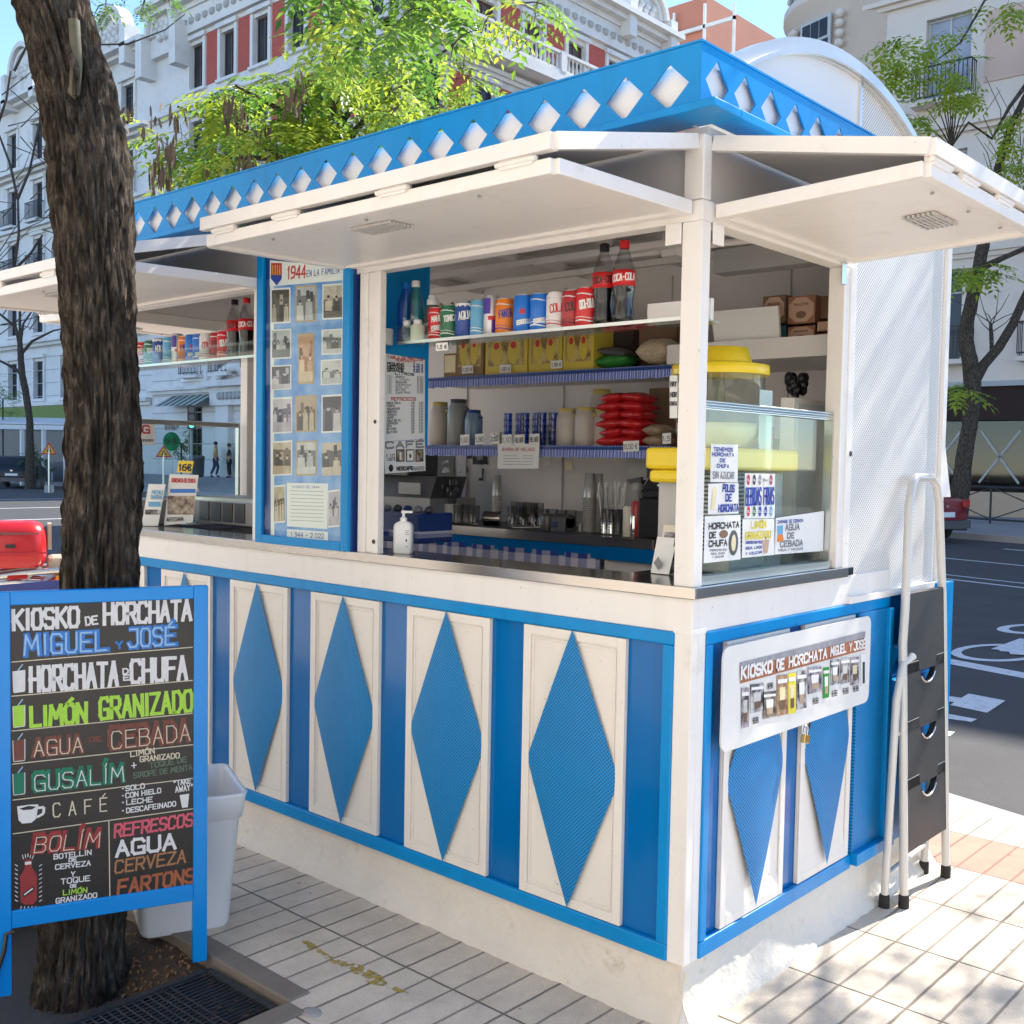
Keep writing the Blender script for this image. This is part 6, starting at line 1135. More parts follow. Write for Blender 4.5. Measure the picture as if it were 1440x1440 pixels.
mb = MB(); write_px(mb, PLL, 'SIGUENOS EN', zl4(832,724), zl4(902,724), 4, INKG, .003, lift=.002); write_px(mb, PLL, 'INTERNET', zl4(835,738), zl4(898,738), 4, INKG, .003, lift=.002); tag(mb.build('window_lettering'), 'small grey lettering above the round green sticker', 'lettering')
def leaflet(pts, dep, label, rows, yy=None):
    q = [PD(dep, *zl4(*p)) for p in pts]; mb = MB(); mb.slab(q, -.003, PAPER); o = tag(mb.build('leaflet_holder'), label, 'leaflets', 'leaflet holders on the counter behind the tree'); pl = Plane(q[0], q[1]-q[0], q[3]-q[0]); m = MB(); lf = 1 if (pl.n@(CAM-q[0])) > 0 else -1; mb = MB(); 
    for kind, a, b, c_, d, mt in rows:
        if kind == 'q': quad_px(m, pl, [zl4(a,d),zl4(c_,d),zl4(c_,b),zl4(a,b)], mt, .002*lf)
        else: write_px(m, pl, kind, zl4(a,b), zl4(c_,d), 5, mt, .003, lift=.003*lf)
    m.build('lettering', o)
dL = float((PZ(1.183, 245, 740)-CAM)@_fw)
leaflet([(830,1220),(975,1205),(1005,965),(858,960)], dL, 'white leaflet board with a picture and yellow price star', [('q',848,1070,985,1165,PH[2]), ('q',862,1035,990,1055,B3), ('HORCHATA DE CHUFA',870,1000,990,1003,INKR), ('q',835,1170,940,1212,PAPER), ('ARTESANA',845,1200,930,1195,INK)])
leaflet([(716,1222),(800,1222),(838,1012),(752,1010)], dL-.03, 'white leaflet with pale blue lettering left of the leaflet board', [('q',735,1140,810,1165,PH[1]), ('MENU',770,1060,822,1062,B2), ('BARRA',765,1085,820,1087,B2), ('q',752,1100,815,1125,B2)])
q = [PD(dL+.01, *zl4(*p)) for p in ((896,950),(970,955),(982,895),(905,892))]; mb = MB(); mb.slab(q, .003, YEL); o = tag(mb.build('price_star'), 'yellow price card reading 16 euros on the counter behind the tree', 'price card'); pl = Plane(q[0], q[1]-q[0], q[3]-q[0]); mb = MB(); write_px(mb, pl, '16€', zl4(908,940), zl4(968,942), 8, INK, .007, lift=.004); mb.build('lettering', o)
a = PY(.5, 290, 690); t = thing('drawer_unit', (a[0]-.2, .62, 1.183), 'grey slotted drawer unit inside the opening behind the tree', 'drawers'); mb = MB(); b = PY(.5, 372, 720); mb.box((a[0]-.1,.5,1.183), (b[0]+.15,.75,1.31), GREY); mb.box((a[0]-.1,.499,1.29), (b[0]+.15,.4995,1.305), ALU)
for k in range(4): mb.box((a[0]-.05+k*.1,.494,1.195),(a[0]+.03+k*.1,.4985,1.285), GREYD)
mb.build('unit_body', t); mb = MB(); mb.tube([(a[0]-.09,.45,1.30),(a[0]-.07,.46,1.34),(a[0]-.04,.46,1.31),(a[0]-.02,.46,1.36),(a[0],.46,1.33)], .005, WCAN, 6); mb.build('ribbon', t)
mb = MB(); q = PX(-L+.08, 225, 690); mb.box((-L+.07, .1, 1.183), (-L+.3, .35, 1.30), GREY); tag(mb.build('counter_box', bevel=.01), 'low grey box on the counter by the far glass guard', 'box')

# more of the clutter on the worktop and shelves
for i, u in enumerate((720,736,752)): tumbler(u, YS+.16, 'upturned clear tumbler in the middle of the worktop', .09, .024, 'tumblers in the middle')
for i, (u, h, r, m, l) in enumerate(((600,.10,.03,GREY,'grey tin by the blue box on the worktop'), (884,.12,.022,CREAM,'slim cream beaker beside the red siphon'), (770,.07,.03,GREYD,'dark low tin by the tumblers'), (892,.09,.018,CHROME,'small chrome shaker beside the red siphon'))):
    x = onw(u, YS+.05); mb = MB(); mb.lathe((x, YS+.05, zt), [(r*.95,0),(r,.004),(r,h-.01),(r*.8,h),(.0001,h)], m, 16); tag(mb.build('tin'), l, 'tin')
t = thing('spoon_rest', (onw(612), YS+.03, zt), 'pale dish lying in front of the mug on the worktop', 'dish'); mb = MB(); mb.lathe((onw(612), YS+.03, zt), [(.03,0),(.06,.018),(.058,.02),(.028,.004),(.0001,.004)], PJ, 20); mb.build('dish', t)
mb = MB(); x0_ = onw(725, YS+.04)
for k in range(5): mb.tube([(x0_+.0*k, YS+.02+.012*k, zt+.004), (x0_+.22, YS+.05+.006*k, zt+.012+.004*(k%2))], .003, CHROME, 5)
tag(mb.build('long_spoons'), 'bundle of long steel spoons lying on the worktop', 'spoons')
for i, (u, v) in enumerate(((770,648),(800,655),(640,690))):
    pl = Plane((0, YBK-.004, 0), (1,0,0), (0,0,1)); mb = MB(); quad_px(mb, pl, [(u-5,v+6),(u+5,v+6),(u+5,v-6),(u-5,v-6)], [PAPER, MILK, INKG][i], .002); tag(mb.build('wall_note'), ['white note on the back wall right of the price list', 'yellowed note on the back wall above the toaster', 'grey note on the back wall above the mug'][i], 'note')
for i, (u, vt) in enumerate(((618,415),(630,418))): p = PY(.17, u, 430); pillow('snack_bag', (p[0], .185, 1.9035+.07), (.03,0,0), (0,.012,0), (0,0,.065), [NUT, BROWN][i], ['small clear bag standing behind the red can', 'small brown bag standing behind the green can'][i], 'bag', seed=30+i)
for i in range(6):
    p = PY(YS+.28, 760+i*9, 600); mb = MB(); mb.lathe((p[0], YS+.3, ZS2+.001), [(.02,0),(.024,.10),(.022,.10),(.0001,.01)], PJ, 12); tag(mb.build('paper_cup'), 'pale paper cup in the row behind the jugs', 'cup', 'paper cups behind the jugs')
# ------------------------------------------------------------------ banner, padlock, step ladder at the end wall
PLB = Plane((.028, 0, 0), (0,1,0), (0,0,1)); zb = lambda a, b: (960+a/3.7895, 820+b/3.7895)
BN = mat('banner_plastic', (.78,.77,.74), .35, var=.03)
t = thing('sign_board', (.028, .58, .87), 'white sign with rounded corners reading KIOSKO DE HORCHATA hung on the diamond panels', 'sign')
ya, yb, za, zb_ = .115, 1.05, .727, 1.016; r = .03; mb = MB(); pts = []
for cy_, cz_, g0 in ((yb-r,zb_-r,0), (ya+r,zb_-r,math.pi/2), (ya+r,za+r,math.pi), (yb-r,za+r,1.5*math.pi)):
    for k in range(5): g = g0+k*math.pi/8; pts.append((.022, cy_+r*math.cos(g), cz_+r*math.sin(g)))
mb.prism(pts, (.0055,0,0), BN); mb.build('board', t)
mb = MB(); q = lambda *p: quad_px(mb, PLB, [zb(*x) for x in p[:-2]], p[-2], p[-1])
q((305,535),(970,355),(972,258),(303,425), mat('orange_band',(.36,.13,.06),.5,var=.5,vs=60), .0012); q((305,455),(970,290),(972,258),(303,425), mat('grey_band',(.30,.30,.33),.5,var=.4,vs=50), .0017); mb.build('board_print', t)
mb = MB(); write_px(mb, PLB, 'KIOSKO', zb(308,508), zb(470,470), 15, PAPER, .009, lift=.003); write_px(mb, PLB, 'DE', zb(497,463), zb(533,454), 13.5, PAPER, .008, lift=.003); write_px(mb, PLB, 'HORCHATA', zb(562,444), zb(762,394), 12.5, PAPER, .007, lift=.003); write_px(mb, PLB, 'MIGUEL', zb(784,387), zb(864,365), 11.5, PAPER, .006, lift=.003); write_px(mb, PLB, 'Y', zb(884,360), zb(896,357), 10, PAPER, .005, lift=.003); write_px(mb, PLB, 'JOSÉ', zb(908,356), zb(968,342), 11, PAPER, .006, lift=.003); mb.build('lettering', t)
for a, b, c, d, m in ((310,775,350,560,PH[3]),(358,695,430,540,PH[1]),(425,725,495,580,PH[0]),(500,710,555,492,PH[4]),(560,700,600,480,INKY),(605,675,658,470,PH[1]),(665,592,738,450,PH[3]),(745,615,778,450,mat('green_print',(.03,.30,.05),.4)),(785,545,832,410,PH[1]),(838,540,886,400,PH[1]),(892,545,936,395,PH[3]),(945,540,972,378,PAPER)):
    mb = MB(); dy = (c-a)*.245; quad_px(mb, PLB, [zb(a,b),zb(c,b-dy),zb(c,d-dy*.4),zb(a,d)], m, .002)
    if m is not PAPER:
        f_ = lambda x, y: zb(a+(c-a)*x, b+(d-b)*(1-y)-dy*x*(1-.6*(1-y)))
        quad_px(mb, PLB, [f_(.28,.86), f_(.72,.86), f_(.78,.30), f_(.22,.30)], [MILK, PAPER, TONE[1][2], TONE[0][1]][int(a) % 4], .0026); quad_px(mb, PLB, [f_(.28,.86), f_(.72,.86), f_(.74,.62), f_(.26,.62)], TONE[2][int(a) % 2], .0030); quad_px(mb, PLB, [f_(.05,.20), f_(.95,.20), f_(.95,.10), f_(.05,.10)], PAPER, .0028)
    if m is PAPER: quad_px(mb, PLB, [zb(955,535),zb(967,532),zb(967,418),zb(955,422)], INK, .0028)
    mb.build('drink_picture', t)
mb = MB()
for u, v in ((370,732),(448,548),(690,628),(790,588),(850,575),(905,562)): write_px(mb, PLB, '2,00', zb(u,v), zb(u+28,v-6), 3.2, INK, .0025, lift=.003); write_px(mb, PLB, '3,00', zb(u,v+16), zb(u+28,v+9), 3.2, INK, .0025, lift=.003)
mb.build('price_lettering', t)
c = PX(.03, 1133, 1036); t = thing('padlock', c, 'brass padlock hanging below the white sign', 'padlock'); mb = MB(); e = np.array([0,.97,-.24]); f = np.array([0,.24,.97]); mb.obox(c-f*.006, e*.0165, f*.013, np.array([.007,0,0]), GOLD); mb.build('lock_body', t, bevel=.002); mb = MB(); o_ = c-e*.004+f*.006; mb.tube([o_-e*.012, o_-e*.013+f*.018, o_-e*.008+f*.026, o_+e*.004+f*.027, o_+e*.011+f*.018, o_+e*.011], .003, CHROME, 8); mb.build('shackle', t)
# step ladder, folded, leaning at the perforated screen
LADW = mat('ladder_paint', (.62,.61,.58), .35, .2, var=.08, dirt=(.45,.36,.26), ds=14, dt=.64)
TREAD = perforated('black_tread', (.034,.034,.035), (.005,.005,.005), (1,2), .013, .5, .95)
f0, f1 = PX(.13, 1262, 1272), PX(.13, 1326, 1224)
f0 = np.array([.105, 1.215, 0]); f1 = np.array([.105, 1.60, 0])
t = thing('step_ladder', (.08, 1.4, 0), 'folded white step ladder with four black treads leaning by the kiosk end', 'ladder')
top0 = np.array([.045, 1.222, 1.47]); top1 = np.array([.045, 1.575, 1.47]); mb = MB()
P_ = lambda b, tp, s: b+(tp-b)*s
path = [f0+np.array([0,0,.02]), P_(f0, top0, .62), P_(f0,top0,.70)+np.array([.004,.012,0]), P_(f0,top0,.94)+np.array([0,.06,0]), P_(f0,top0,.985)+np.array([0,.085,0]), P_(f0,top0,1.0)+np.array([0,.12,.005]), top1+np.array([0,-.09,.005]), P_(f1,top1,.985)+np.array([0,-.045,0]), P_(f1,top1,.94)+np.array([0,-.02,0]), P_(f1,top1,.70), P_(f1,top1,.62), f1+np.array([0,0,.02])]
mb.tube(path, .0145, LADW, 12); mb.build('front_frame', t)
g0 = np.array([.055, 1.17, 0]); g1 = np.array([.03, 1.585, 0]); mb = MB(); up_ = np.array([.02,0,.80])
mb.tube([g0+np.array([0,0,.02]), g0+up_*.9+np.array([.0,.0,0]), g0+up_+np.array([.0,.04,.04]), g0+up_+np.array([.01,.10,.06])], .0135, LADW, 10); mb.tube([g1+np.array([0,0,.02]), g1+up_*.9, g1+up_+np.array([0,-.04,.04])], .0135, LADW, 10); mb.tube([g0+up_*.14, g1+up_*.14], .01, LADW, 8); mb.tube([g0+up_*.75, g1+up_*.75], .01, LADW, 8); mb.build('rear_frame', t)
for p, m in ((f0,0),(f1,0),(g0,0),(g1,0)): mb = MB(); mb.lathe(p, [(.0185,0),(.018,.04),(.016,.045)], RUBBER, 12); mb.build('rubber_foot', t)
dz = (top0-f0)/1.47
for k, (za, zb_) in enumerate(((.80,1.075), (.60,.835), (.40,.635), (.185,.435))):
    a0, a1 = f0+dz*za/dz[2], f0+dz*zb_/dz[2]; b0, b1 = f1+(top1-f1)*za/1.47, f1+(top1-f1)*zb_/1.47; sh = np.array([.010, .014, 0]); s2 = np.array([.010,-.014,0]); ey = (b0-a0); mb = MB()
    q = lambda s, h: (a0+sh)*(1-s)*(1-h)+(b0+s2)*s*(1-h)+(a1+sh)*(1-s)*h+(b1+s2)*s*h
    if k == 0: poly = [q(0,0), q(1,0), q(1,1), q(0,1)]
    else: poly = [q(0,0), q(1,0), q(1,1), q(.78,1)]+[q(.54+.24*math.cos(g), 1-.36*math.sin(g)) for g in np.linspace(.05, math.pi-.05, 14)]+[q(.30,1), q(0,1)]
    mb.prism(poly, (-.02,0,0), TREAD); o = mb.build('tread', t)
    if k: m = MB(); m.tube([q(0,1)+np.array([-.004,0,.002]), q(.29,1)+np.array([-.004,0,.002])], .0045, LADW, 6); m.tube([q(.79,1)+np.array([-.004,0,.002]), q(1,1)+np.array([-.004,0,.002])], .0045, LADW, 6); m.tube([q(.53+.20*math.cos(g), 1-.27*math.sin(g))+np.array([.001,0,0]) for g in np.linspace(math.pi+.0, math.pi*2, 3)][:1]+[q(.53+.20*math.cos(g), 1-.27*math.sin(g))+np.array([.001,0,0]) for g in np.linspace(.6, math.pi-.6, 9)], .004, ALU, 6) if False else m.tube([q(.54+.24*math.cos(g), 1-.36*math.sin(g))+np.array([.001,0,0]) for g in np.linspace(.7, math.pi-.7, 9)], .0035, ALU, 6); m.build('tread_edge', o)
mb = MB(); p = PX(.03, 1318, 895); mb.tube([p+np.array([0,.03*math.cos(g),.012*math.sin(g)]) for g in np.linspace(0,5.8,14)], .0025, mat('green_cord', (.05,.30,.22), .6), 5); tag(mb.build('cord_loop'), 'thin green cord loop tied to the blue corner frame behind the ladder', 'cord')

# ------------------------------------------------------------------ chalkboard menu stand in front of the tree
eb = np.array([.382,.924,0.]); eb = eb/np.linalg.norm(eb); nb = np.array([eb[1],-eb[0],0.]); tl = .008
ub = np.array([0,0,1.])*math.cos(tl)-nb*math.sin(tl)
Ob = np.array([-1.4585,-1.178,0.]); PA = Plane(Ob, eb, ub)
wl0 = PA.px(-3,1000)[0]; wr1 = PA.px(292.5,1000)[0]; ht = PA.px(150,828)[1]; rail0 = PA.px(20,1306)[1]; 
t = thing('chalkboard_stand', Ob+eb*.28, 'blue framed chalkboard menu with coloured hand lettering standing against the tree', 'chalkboard')
BLB = mat('board_blue_paint', (0.004,0.24,0.66), .22, var=.08, vs=4, bump=.08, bs=14)
def slabp(mb, a0, b0, a1, b1, d0, d1, m): mb.prism([PA(a0,b0,d0), PA(a1,b0,d0), PA(a1,b1,d0), PA(a0,b1,d0)], PA.n*(d1-d0), m)
il = PA.px(15,1000)[0]; ir = PA.px(272.5,1000)[0]; it = PA.px(140,847)[1]; ib = PA.px(150,1262)[1]
mb = MB(); slabp(mb, wl0, 0, il, ht, -.03, 0, BLB); mb.build('leg', t, bevel=.003); mb = MB(); slabp(mb, ir, 0, wr1, ht, -.03, 0, BLB); mb.build('leg', t, bevel=.003)
mb = MB(); slabp(mb, il, it, ir, ht, -.03, -.0005, BLB); mb.build('rail', t, bevel=.003); mb = MB(); slabp(mb, il, rail0, ir, ib, -.03, -.0005, BLB); mb.build('rail', t, bevel=.003)
mb = MB(); slabp(mb, il-.004, ib-.004, ir+.004, it+.004, -.022, -.008, CHALK); cb_ = mb.build('slate', t)
PC = Plane(PA(0,0,-.008), eb, ub)
CW = mat('chalk_white', (.66,.65,.64), .7, var=.12, vs=60); CBL = mat('chalk_blue', (.04,.19,.52), .7, var=.2, vs=60); CGR = mat('chalk_lime', (.36,.62,.06), .7, var=.15, vs=60); CBR = mat('chalk_brown', (.17,.055,.038), .7, var=.25, vs=60); CG2 = mat('chalk_green', (.01,.17,.09), .7, var=.25, vs=60); CRD = mat('chalk_red', (.28,.03,.03), .7, var=.2, vs=60); CPK = mat('chalk_pink', (.60,.10,.14), .7, var=.15, vs=60); CTN = mat('chalk_tan', (.36,.17,.07), .7, var=.15, vs=60); COR = mat('chalk_rust', (.34,.10,.04), .7, var=.2, vs=60); CYL = mat('chalk_cream', (.62,.55,.40), .7, var=.1, vs=60); CDG = mat('chalk_dull_green', (.10,.15,.10), .7, var=.2, vs=60); CLB = mat('chalk_pale_blue', (.30,.48,.70), .7, var=.15, vs=60)
mb = MB()
H = lambda s, p, q, h, m, th, lift=.001, **k: write_px(mb, PC, s, p, q, h, m, th, lift=lift, jit=.012, **k)
H('KIOSKO',(19,885.5),(110,880.5),27,CW,.0098); H('DE',(121,879),(137,877),11,CW,.005); H('HORCHATA',(147,877.5),(268,871.5),28,CW,.0098)
H('MIGUEL',(36,921),(151,913.5),27,CBL,.0145); H('MIGUEL',(34.5,921),(149,914),27,CLB,.005,.0022); H('Y',(164,912),(172,911),9,CBL,.006); H('JOSÉ',(182,910),(247,905.5),25,CBL,.0145); H('JOSÉ',(180.5,910),(245,906),25,CLB,.005,.0022)
H('HORCHATA',(43,972),(165,963.5),33,CW,.0105); H('D',(173,947.5),(180,947),7,CW,.004); H('E',(174,956.5),(181,956),7,CW,.004); H('CHUFA',(185,960),(262,954),31,CW,.0105)
H('LIMÓN',(44,1021),(121,1014.5),26,CGR,.0105); H('GRANIZADO',(141,1011),(270,999),29,CGR,.0098)
H('AGUA',(47,1063),(115,1056.5),23,CBR,.0125); H('AGUA',(48,1063.5),(116,1057),21,CYL,.0028,.0022); H('DE',(126,1043),(142,1041.5),6,CBR,.004); H('CEBADA',(155,1053),(265,1041),30,CBR,.0135); H('CEBADA',(157,1053),(267,1041),24,CYL,.0028,.0022)
H('GUSALÍM',(48,1112),(173,1098),25,CG2,.0125); H('GUSALÍM',(49,1112.5),(174,1098.5),22,CW,.0026,.0022); H('+',(185,1081),(192,1080),9,CW,.003)
H('LIMÓN',(184,1064),(217,1059),7.5,CYL,.003); H('GRANIZADO',(197,1071),(252,1065.5),7,CYL,.003); H('TOQUE DE',(211,1080),(262,1071),7,CDG,.003); H('SIROPE DE MENTA',(188,1094),(270,1082),7,CDG,.003)
H('CAFÉ',(75,1149),(150,1140),19,CYL,.0035,sx=.4,gap=.55)
for s, p, q in (('SOLO',(177,1112),(203,1108)), ('CON HIELO',(177,1122),(226,1114.5)), ('LECHE',(178,1131.5),(214,1127)), ('DESCAFEINADO',(178,1143),(247,1133))): H(s,p,q,6.5,CW,.003); H('*',(171,p[1]-1),(174,p[1]-1),5,CW,.003)
H('"TAKE',(244,1105),(268,1101),6.5,CW,.003); H('AWAY"',(247,1114),(272,1110),7.5,CW,.003)
H('BOLÍM',(46,1199),(138,1190),25,CRD,.012,slant=.12); H('BOLÍM',(48,1199),(139,1190.5),21,CYL,.0026,.0022,slant=.12)
for s, p, q, h in (('BOTELLÍN',(76,1208),(128,1201.5),6.5), ('DE',(97,1211.5),(107,1210.5),4.5), ('CERVEZA',(78,1222.5),(127,1216.5),6.5), ('Y',(100,1232.5),(105,1232),6.5), ('TOQUE',(86,1243),(126,1238),7), ('DE',(99,1248),(107,1247),4), ('LIMÓN',(89,1258.5),(122,1254.5),6.5), ('GRANIZADO',(79,1270),(136,1261.5),6.5)): H(s,p,q,h,CGR if s == 'LIMÓN' else CW,.0029)
H('REFRESCOS',(161,1177),(270,1160.5),17,CPK,.0065,slant=.12); H('AGUA',(164,1204),(246,1192.5),20,CW,.009); H('CERVEZA',(161.5,1228),(260,1212),17,CTN,.0055,slant=.1); H('FARTONS',(166,1257.5),(272,1240),19,COR,.008,slant=.1)
mb.build('lettering', cb_)
mb = MB()
for p, q in (((16,931),(271,910)),((16,979),(271,956.7)),((16,1028),(271,1003)),((17,1074.5),(272,1047)),((18,1125),(272,1094.5)),((18,1172.5),(272,1137)),((153,1154),(154.5,1262))): line_px(mb, PC, p, q, .0026, CYL)
mb.build('chalk_line', cb_)
mb = MB(); sh = lambda pts, m, l=.001: quad_px(mb, PC, pts, m, l)
for v, m, dv in ((943,CW,0),(992,CGR,0),(1040,CBR,0),(1087,CG2,0)):
    sh([(19,v+28),(20,v+31),(33,v+29.5),(35,v+27),(35,v-1),(18,v+1)], m); line_px(mb, PC, (25,v), (32,v-9), .003, CLB, .0015)
    for p, q in (((18,v+1),(19,v+30)),((35,v-1),(35,v+28)),((19,v+31),(35,v+29))): line_px(mb, PC, p, q, .002, CW, .0018)
sh([(24,1134),(26,1153),(31,1158),(44,1157),(51,1151),(54,1131),(40,1131.5)], CW); sh([(27,1137),(33,1139),(45,1138),(51,1134),(40,1133)], CHALK, .0018)
for p, q in (((53,1136),(62,1135)),((62,1135),(61,1144)),((61,1144),(52,1149))): line_px(mb, PC, p, q, .007, CW, .001)
sh([(252.5,1118),(256,1136),(264,1135),(266,1116)], CW)
sh([(28,1232),(29,1268),(34,1272),(46,1272),(52,1266),(52,1231),(45,1220),(44,1208),(35,1209),(35,1221)], CRD); sh([(35,1216),(44,1215),(44,1211),(35,1212)], CW, .0016); sh([(32,1256),(47,1246),(48,1252),(33,1262)], CHALK, .0018); line_px(mb, PC, (34,1258), (46,1249), .004, CW, .0024)
for k in range(9):
    for sx, x_ in ((-1,25),(1,55)): v = 1218+k*6.2; line_px(mb, PC, (x_,v), (x_+sx*4,v-2.5), .0022, CW)
for k in range(5): line_px(mb, PC, (33+k*3,1205-abs(k-2)*-1.5), (31.5+k*4,1200+abs(k-2)), .002, CW); line_px(mb, PC, (30+k*5,1274), (29+k*5.3,1278), .002, CW)
mb.build('chalk_drawing', cb_)
mb = MB(); a = PA(*PA.px(20,1309),.004); mb.tube([a, a-eb*.02+np.array([0,0,-.004]), PA(*PA.px(6,1335),.012), PA(*PA.px(-6,1372),.012), PA(*PA.px(-12,1400),.02)], .006, BLACK, 8); mb.build('strap', t)
# white bin behind the board
BINM = mat('bin_plastic', (.76,.77,.78), .35, var=.03)
cb = np.array([-1.585,-.545,0.]); t = thing('plastic_bin', cb, 'white tapered plastic bin between the tree and the kiosk', 'bin')
def rr(c, hx, hy, z, r=.03, n=5):
    out = []
    for sx, sy, g0 in ((1,1,0),(-1,1,math.pi/2),(-1,-1,math.pi),(1,-1,1.5*math.pi)):
        for k in range(n): g = g0+k*math.pi/2/(n-1); out.append(c+eb*(sx*(hx-r)+r*math.cos(g))+(-nb)*(sy*(hy-r)+r*math.sin(g))+np.array([0,0,z]))
    return out
mb = MB(); rows = [(.13,.135,.0),(.137,.142,.012),(.163,.167,.355),(.165,.169,.357),(.171,.175,.359),(.180,.184,.430),(.184,.188,.440),(.178,.182,.442),(.172,.176,.425),(.160,.163,.35),(.132,.136,.02)]; vs = []
for hx, hy, z in rows: vs += rr(cb, hx, hy, z)
k = 20; mb.add(vs, [(i*k+j, i*k+(j+1)%k, (i+1)*k+(j+1)%k, (i+1)*k+j) for i in range(len(rows)-1) for j in range(k)], BINM, True); mb.add(vs[-k:], [tuple(range(k))], BINM); mb.add(vs[:k], [tuple(range(k-1,-1,-1))], BINM); mb.build('bin_body', t)
mb = MB(); g_ = cb+eb*.153+nb*-.02; 
for sy in (-.11,-.02): mb.bar(cb+eb*.140+nb*(sy+.05)+np.array([0,0,.05]), cb+eb*.168+nb*(sy+.05)+np.array([0,0,.34]), .006, .006, BINM); 
mb.build('bin_rib', t); mb = MB(); mb.obox(cb+eb*.158+nb*.10+np.array([0,0,.26]), eb*.002, nb*.006, np.array([0,0,.011]), mat('orange_tag', (.6,.3,.05), .5)); mb.build('bin_tag', t)
# blue board behind the trunk and grate stones
mb = MB(); pl = [PD(3.75, -40, 826), PD(3.75, 100, 814)]; a, b = pl; mb.slab([(a[0],a[1],.0), (b[0],b[1],.0), tuple(b), tuple(a)], .02, mat('deep_blue_board', (.01,.03,.22), .4, var=.2)); tag(mb.build('blue_board', bevel=.003), 'dark blue board standing behind the tree trunk, only its top edge in view', 'board')
GRT = mat('cast_grate', (.035,.037,.042), .55, .3, var=.3, vs=20, bump=.3, bs=50)
mb = MB(); x0_, x1_, y0_, y1_ = -1.22, PIT[1]-.012, -1.40, PIT[3]-.03
k = 0
for i in range(26):
    y = y0_+i*.024
    if y > y1_: break
    n = 18; pts = [(x0_+(x1_-x0_)*j/n, y+.005*math.sin(j*math.pi+i*math.pi), -.018) for j in range(n+1)]; mb.tube(pts, .0032, GRT, 5)
for j in range(20): x = x0_+(x1_-x0_)*j/19; mb.tube([(x, y0_, -.0185), (x, y1_, -.0185)], .003, GRT, 5)
for p, q in (((x0_,y0_),(x1_,y0_)),((x0_,y1_),(x1_,y1_)),((x0_,y0_),(x0_,y1_)),((x1_,y0_),(x1_,y1_))): mb.bar((*p,-.02), (*q,-.02), .02, .016, GRT)
tag(mb.build('tree_grate'), 'dark woven wire grate lying in the tree pit', 'grate')
mb = MB(); mb.add([(x0_,y0_,-.031),(x1_,y0_,-.031),(x1_,y1_,-.031),(x0_,y1_,-.031)], [(0,1,2,3)], mat('black_membrane', (.012,.012,.014), .5, var=.4, vs=15, bump=.4, bs=25)); structure(mb.build('pit_membrane'))
mb = MB()
for i, (u, v, s_) in enumerate(((438,1424,.035),(105,1408,.007),(210,1365,.008),(380,1330,.004),(520,1331,.004),(436,1256,.006))): p = PZ(0 if i not in (1,2) else -.10, u, v); mb.ball(p, (s_, s_*.8, s_*(.14 if i == 0 else .45)), [KERB, PAPER, GREY][i%3], 9, 5)
o = mb.build('pebble'); o['kind'] = 'stuff'
YPM = mat('yellow_street_paint', (.42,.30,.05), .8, var=.3, vs=40); _t = YPM.node_tree; _o = _t.nodes['Material Output']; _x = _t.nodes.new('ShaderNodeMixShader'); _tr = _t.nodes.new('ShaderNodeBsdfTransparent'); _n = _t.nodes.new('ShaderNodeTexNoise'); _n.inputs['Scale'].default_value = 38; _n.inputs['Detail'].default_value = 8; _r = _t.nodes.new('ShaderNodeMapRange'); _r.inputs[1].default_value = .44; _r.inputs[2].default_value = .56; _c = _t.nodes.new('ShaderNodeTexCoord')
_t.links.new(_c.outputs['Object'], _n.inputs['Vector']); _t.links.new(_n.outputs[0], _r.inputs[0]); _t.links.new(_r.outputs[0], _x.inputs[0]); _t.links.new(_t.nodes['Principled BSDF'].outputs[0], _x.inputs[1]); _t.links.new(_tr.outputs[0], _x.inputs[2]); _t.links.new(_x.outputs[0], _o.inputs[0])
mb = MB(); pts = [PZ(.0025, *p) for p in ((418,1317),(440,1326),(456,1339),(480,1351),(505,1356),(535,1371),(542,1380),(575,1396),(570,1399),(540,1386),(520,1383),(498,1368),(470,1354),(448,1343),(432,1332))]
mb.add(pts, [tuple(range(len(pts)))], YPM); structure(mb.build('paint_mark'))
# ------------------------------------------------------------------ the near tree
BARK = bpy.data.materials.new('bark'); BARK.use_nodes = True; t_ = BARK.node_tree; b_ = t_.nodes['Principled BSDF']; b_.inputs['Roughness'].default_value = .95; b_.inputs['Specular IOR Level'].default_value = .2
tc = t_.nodes.new('ShaderNodeTexCoord'); mp = t_.nodes.new('ShaderNodeMapping'); mp.inputs[3].default_value = (1,1,.24); t_.links.new(tc.outputs['Object'], mp.inputs[0])
n1_ = t_.nodes.new('ShaderNodeTexNoise'); n1_.inputs['Scale'].default_value = 52; n1_.inputs['Detail'].default_value = 10; n1_.inputs['Roughness'].default_value = .72; n1_.inputs['Distortion'].default_value = .6; t_.links.new(mp.outputs[0], n1_.inputs['Vector'])
cr = t_.nodes.new('ShaderNodeValToRGB'); e = cr.color_ramp.elements; e[0].position = .36; e[0].color = (.016,.013,.011,1); e[1].position = .68; e[1].color = (.25,.205,.16,1); e2_ = cr.color_ramp.elements.new(.52); e2_.color = (.085,.068,.053,1)
t_.links.new(n1_.outputs[0], cr.inputs[0]); t_.links.new(cr.outputs[0], b_.inputs['Base Color'])
bp = t_.nodes.new('ShaderNodeBump'); bp.inputs['Strength'].default_value = 1; bp.inputs['Distance'].default_value = .03; t_.links.new(n1_.outputs[0], bp.inputs['Height']); t_.links.new(bp.outputs[0], b_.inputs['Normal'])
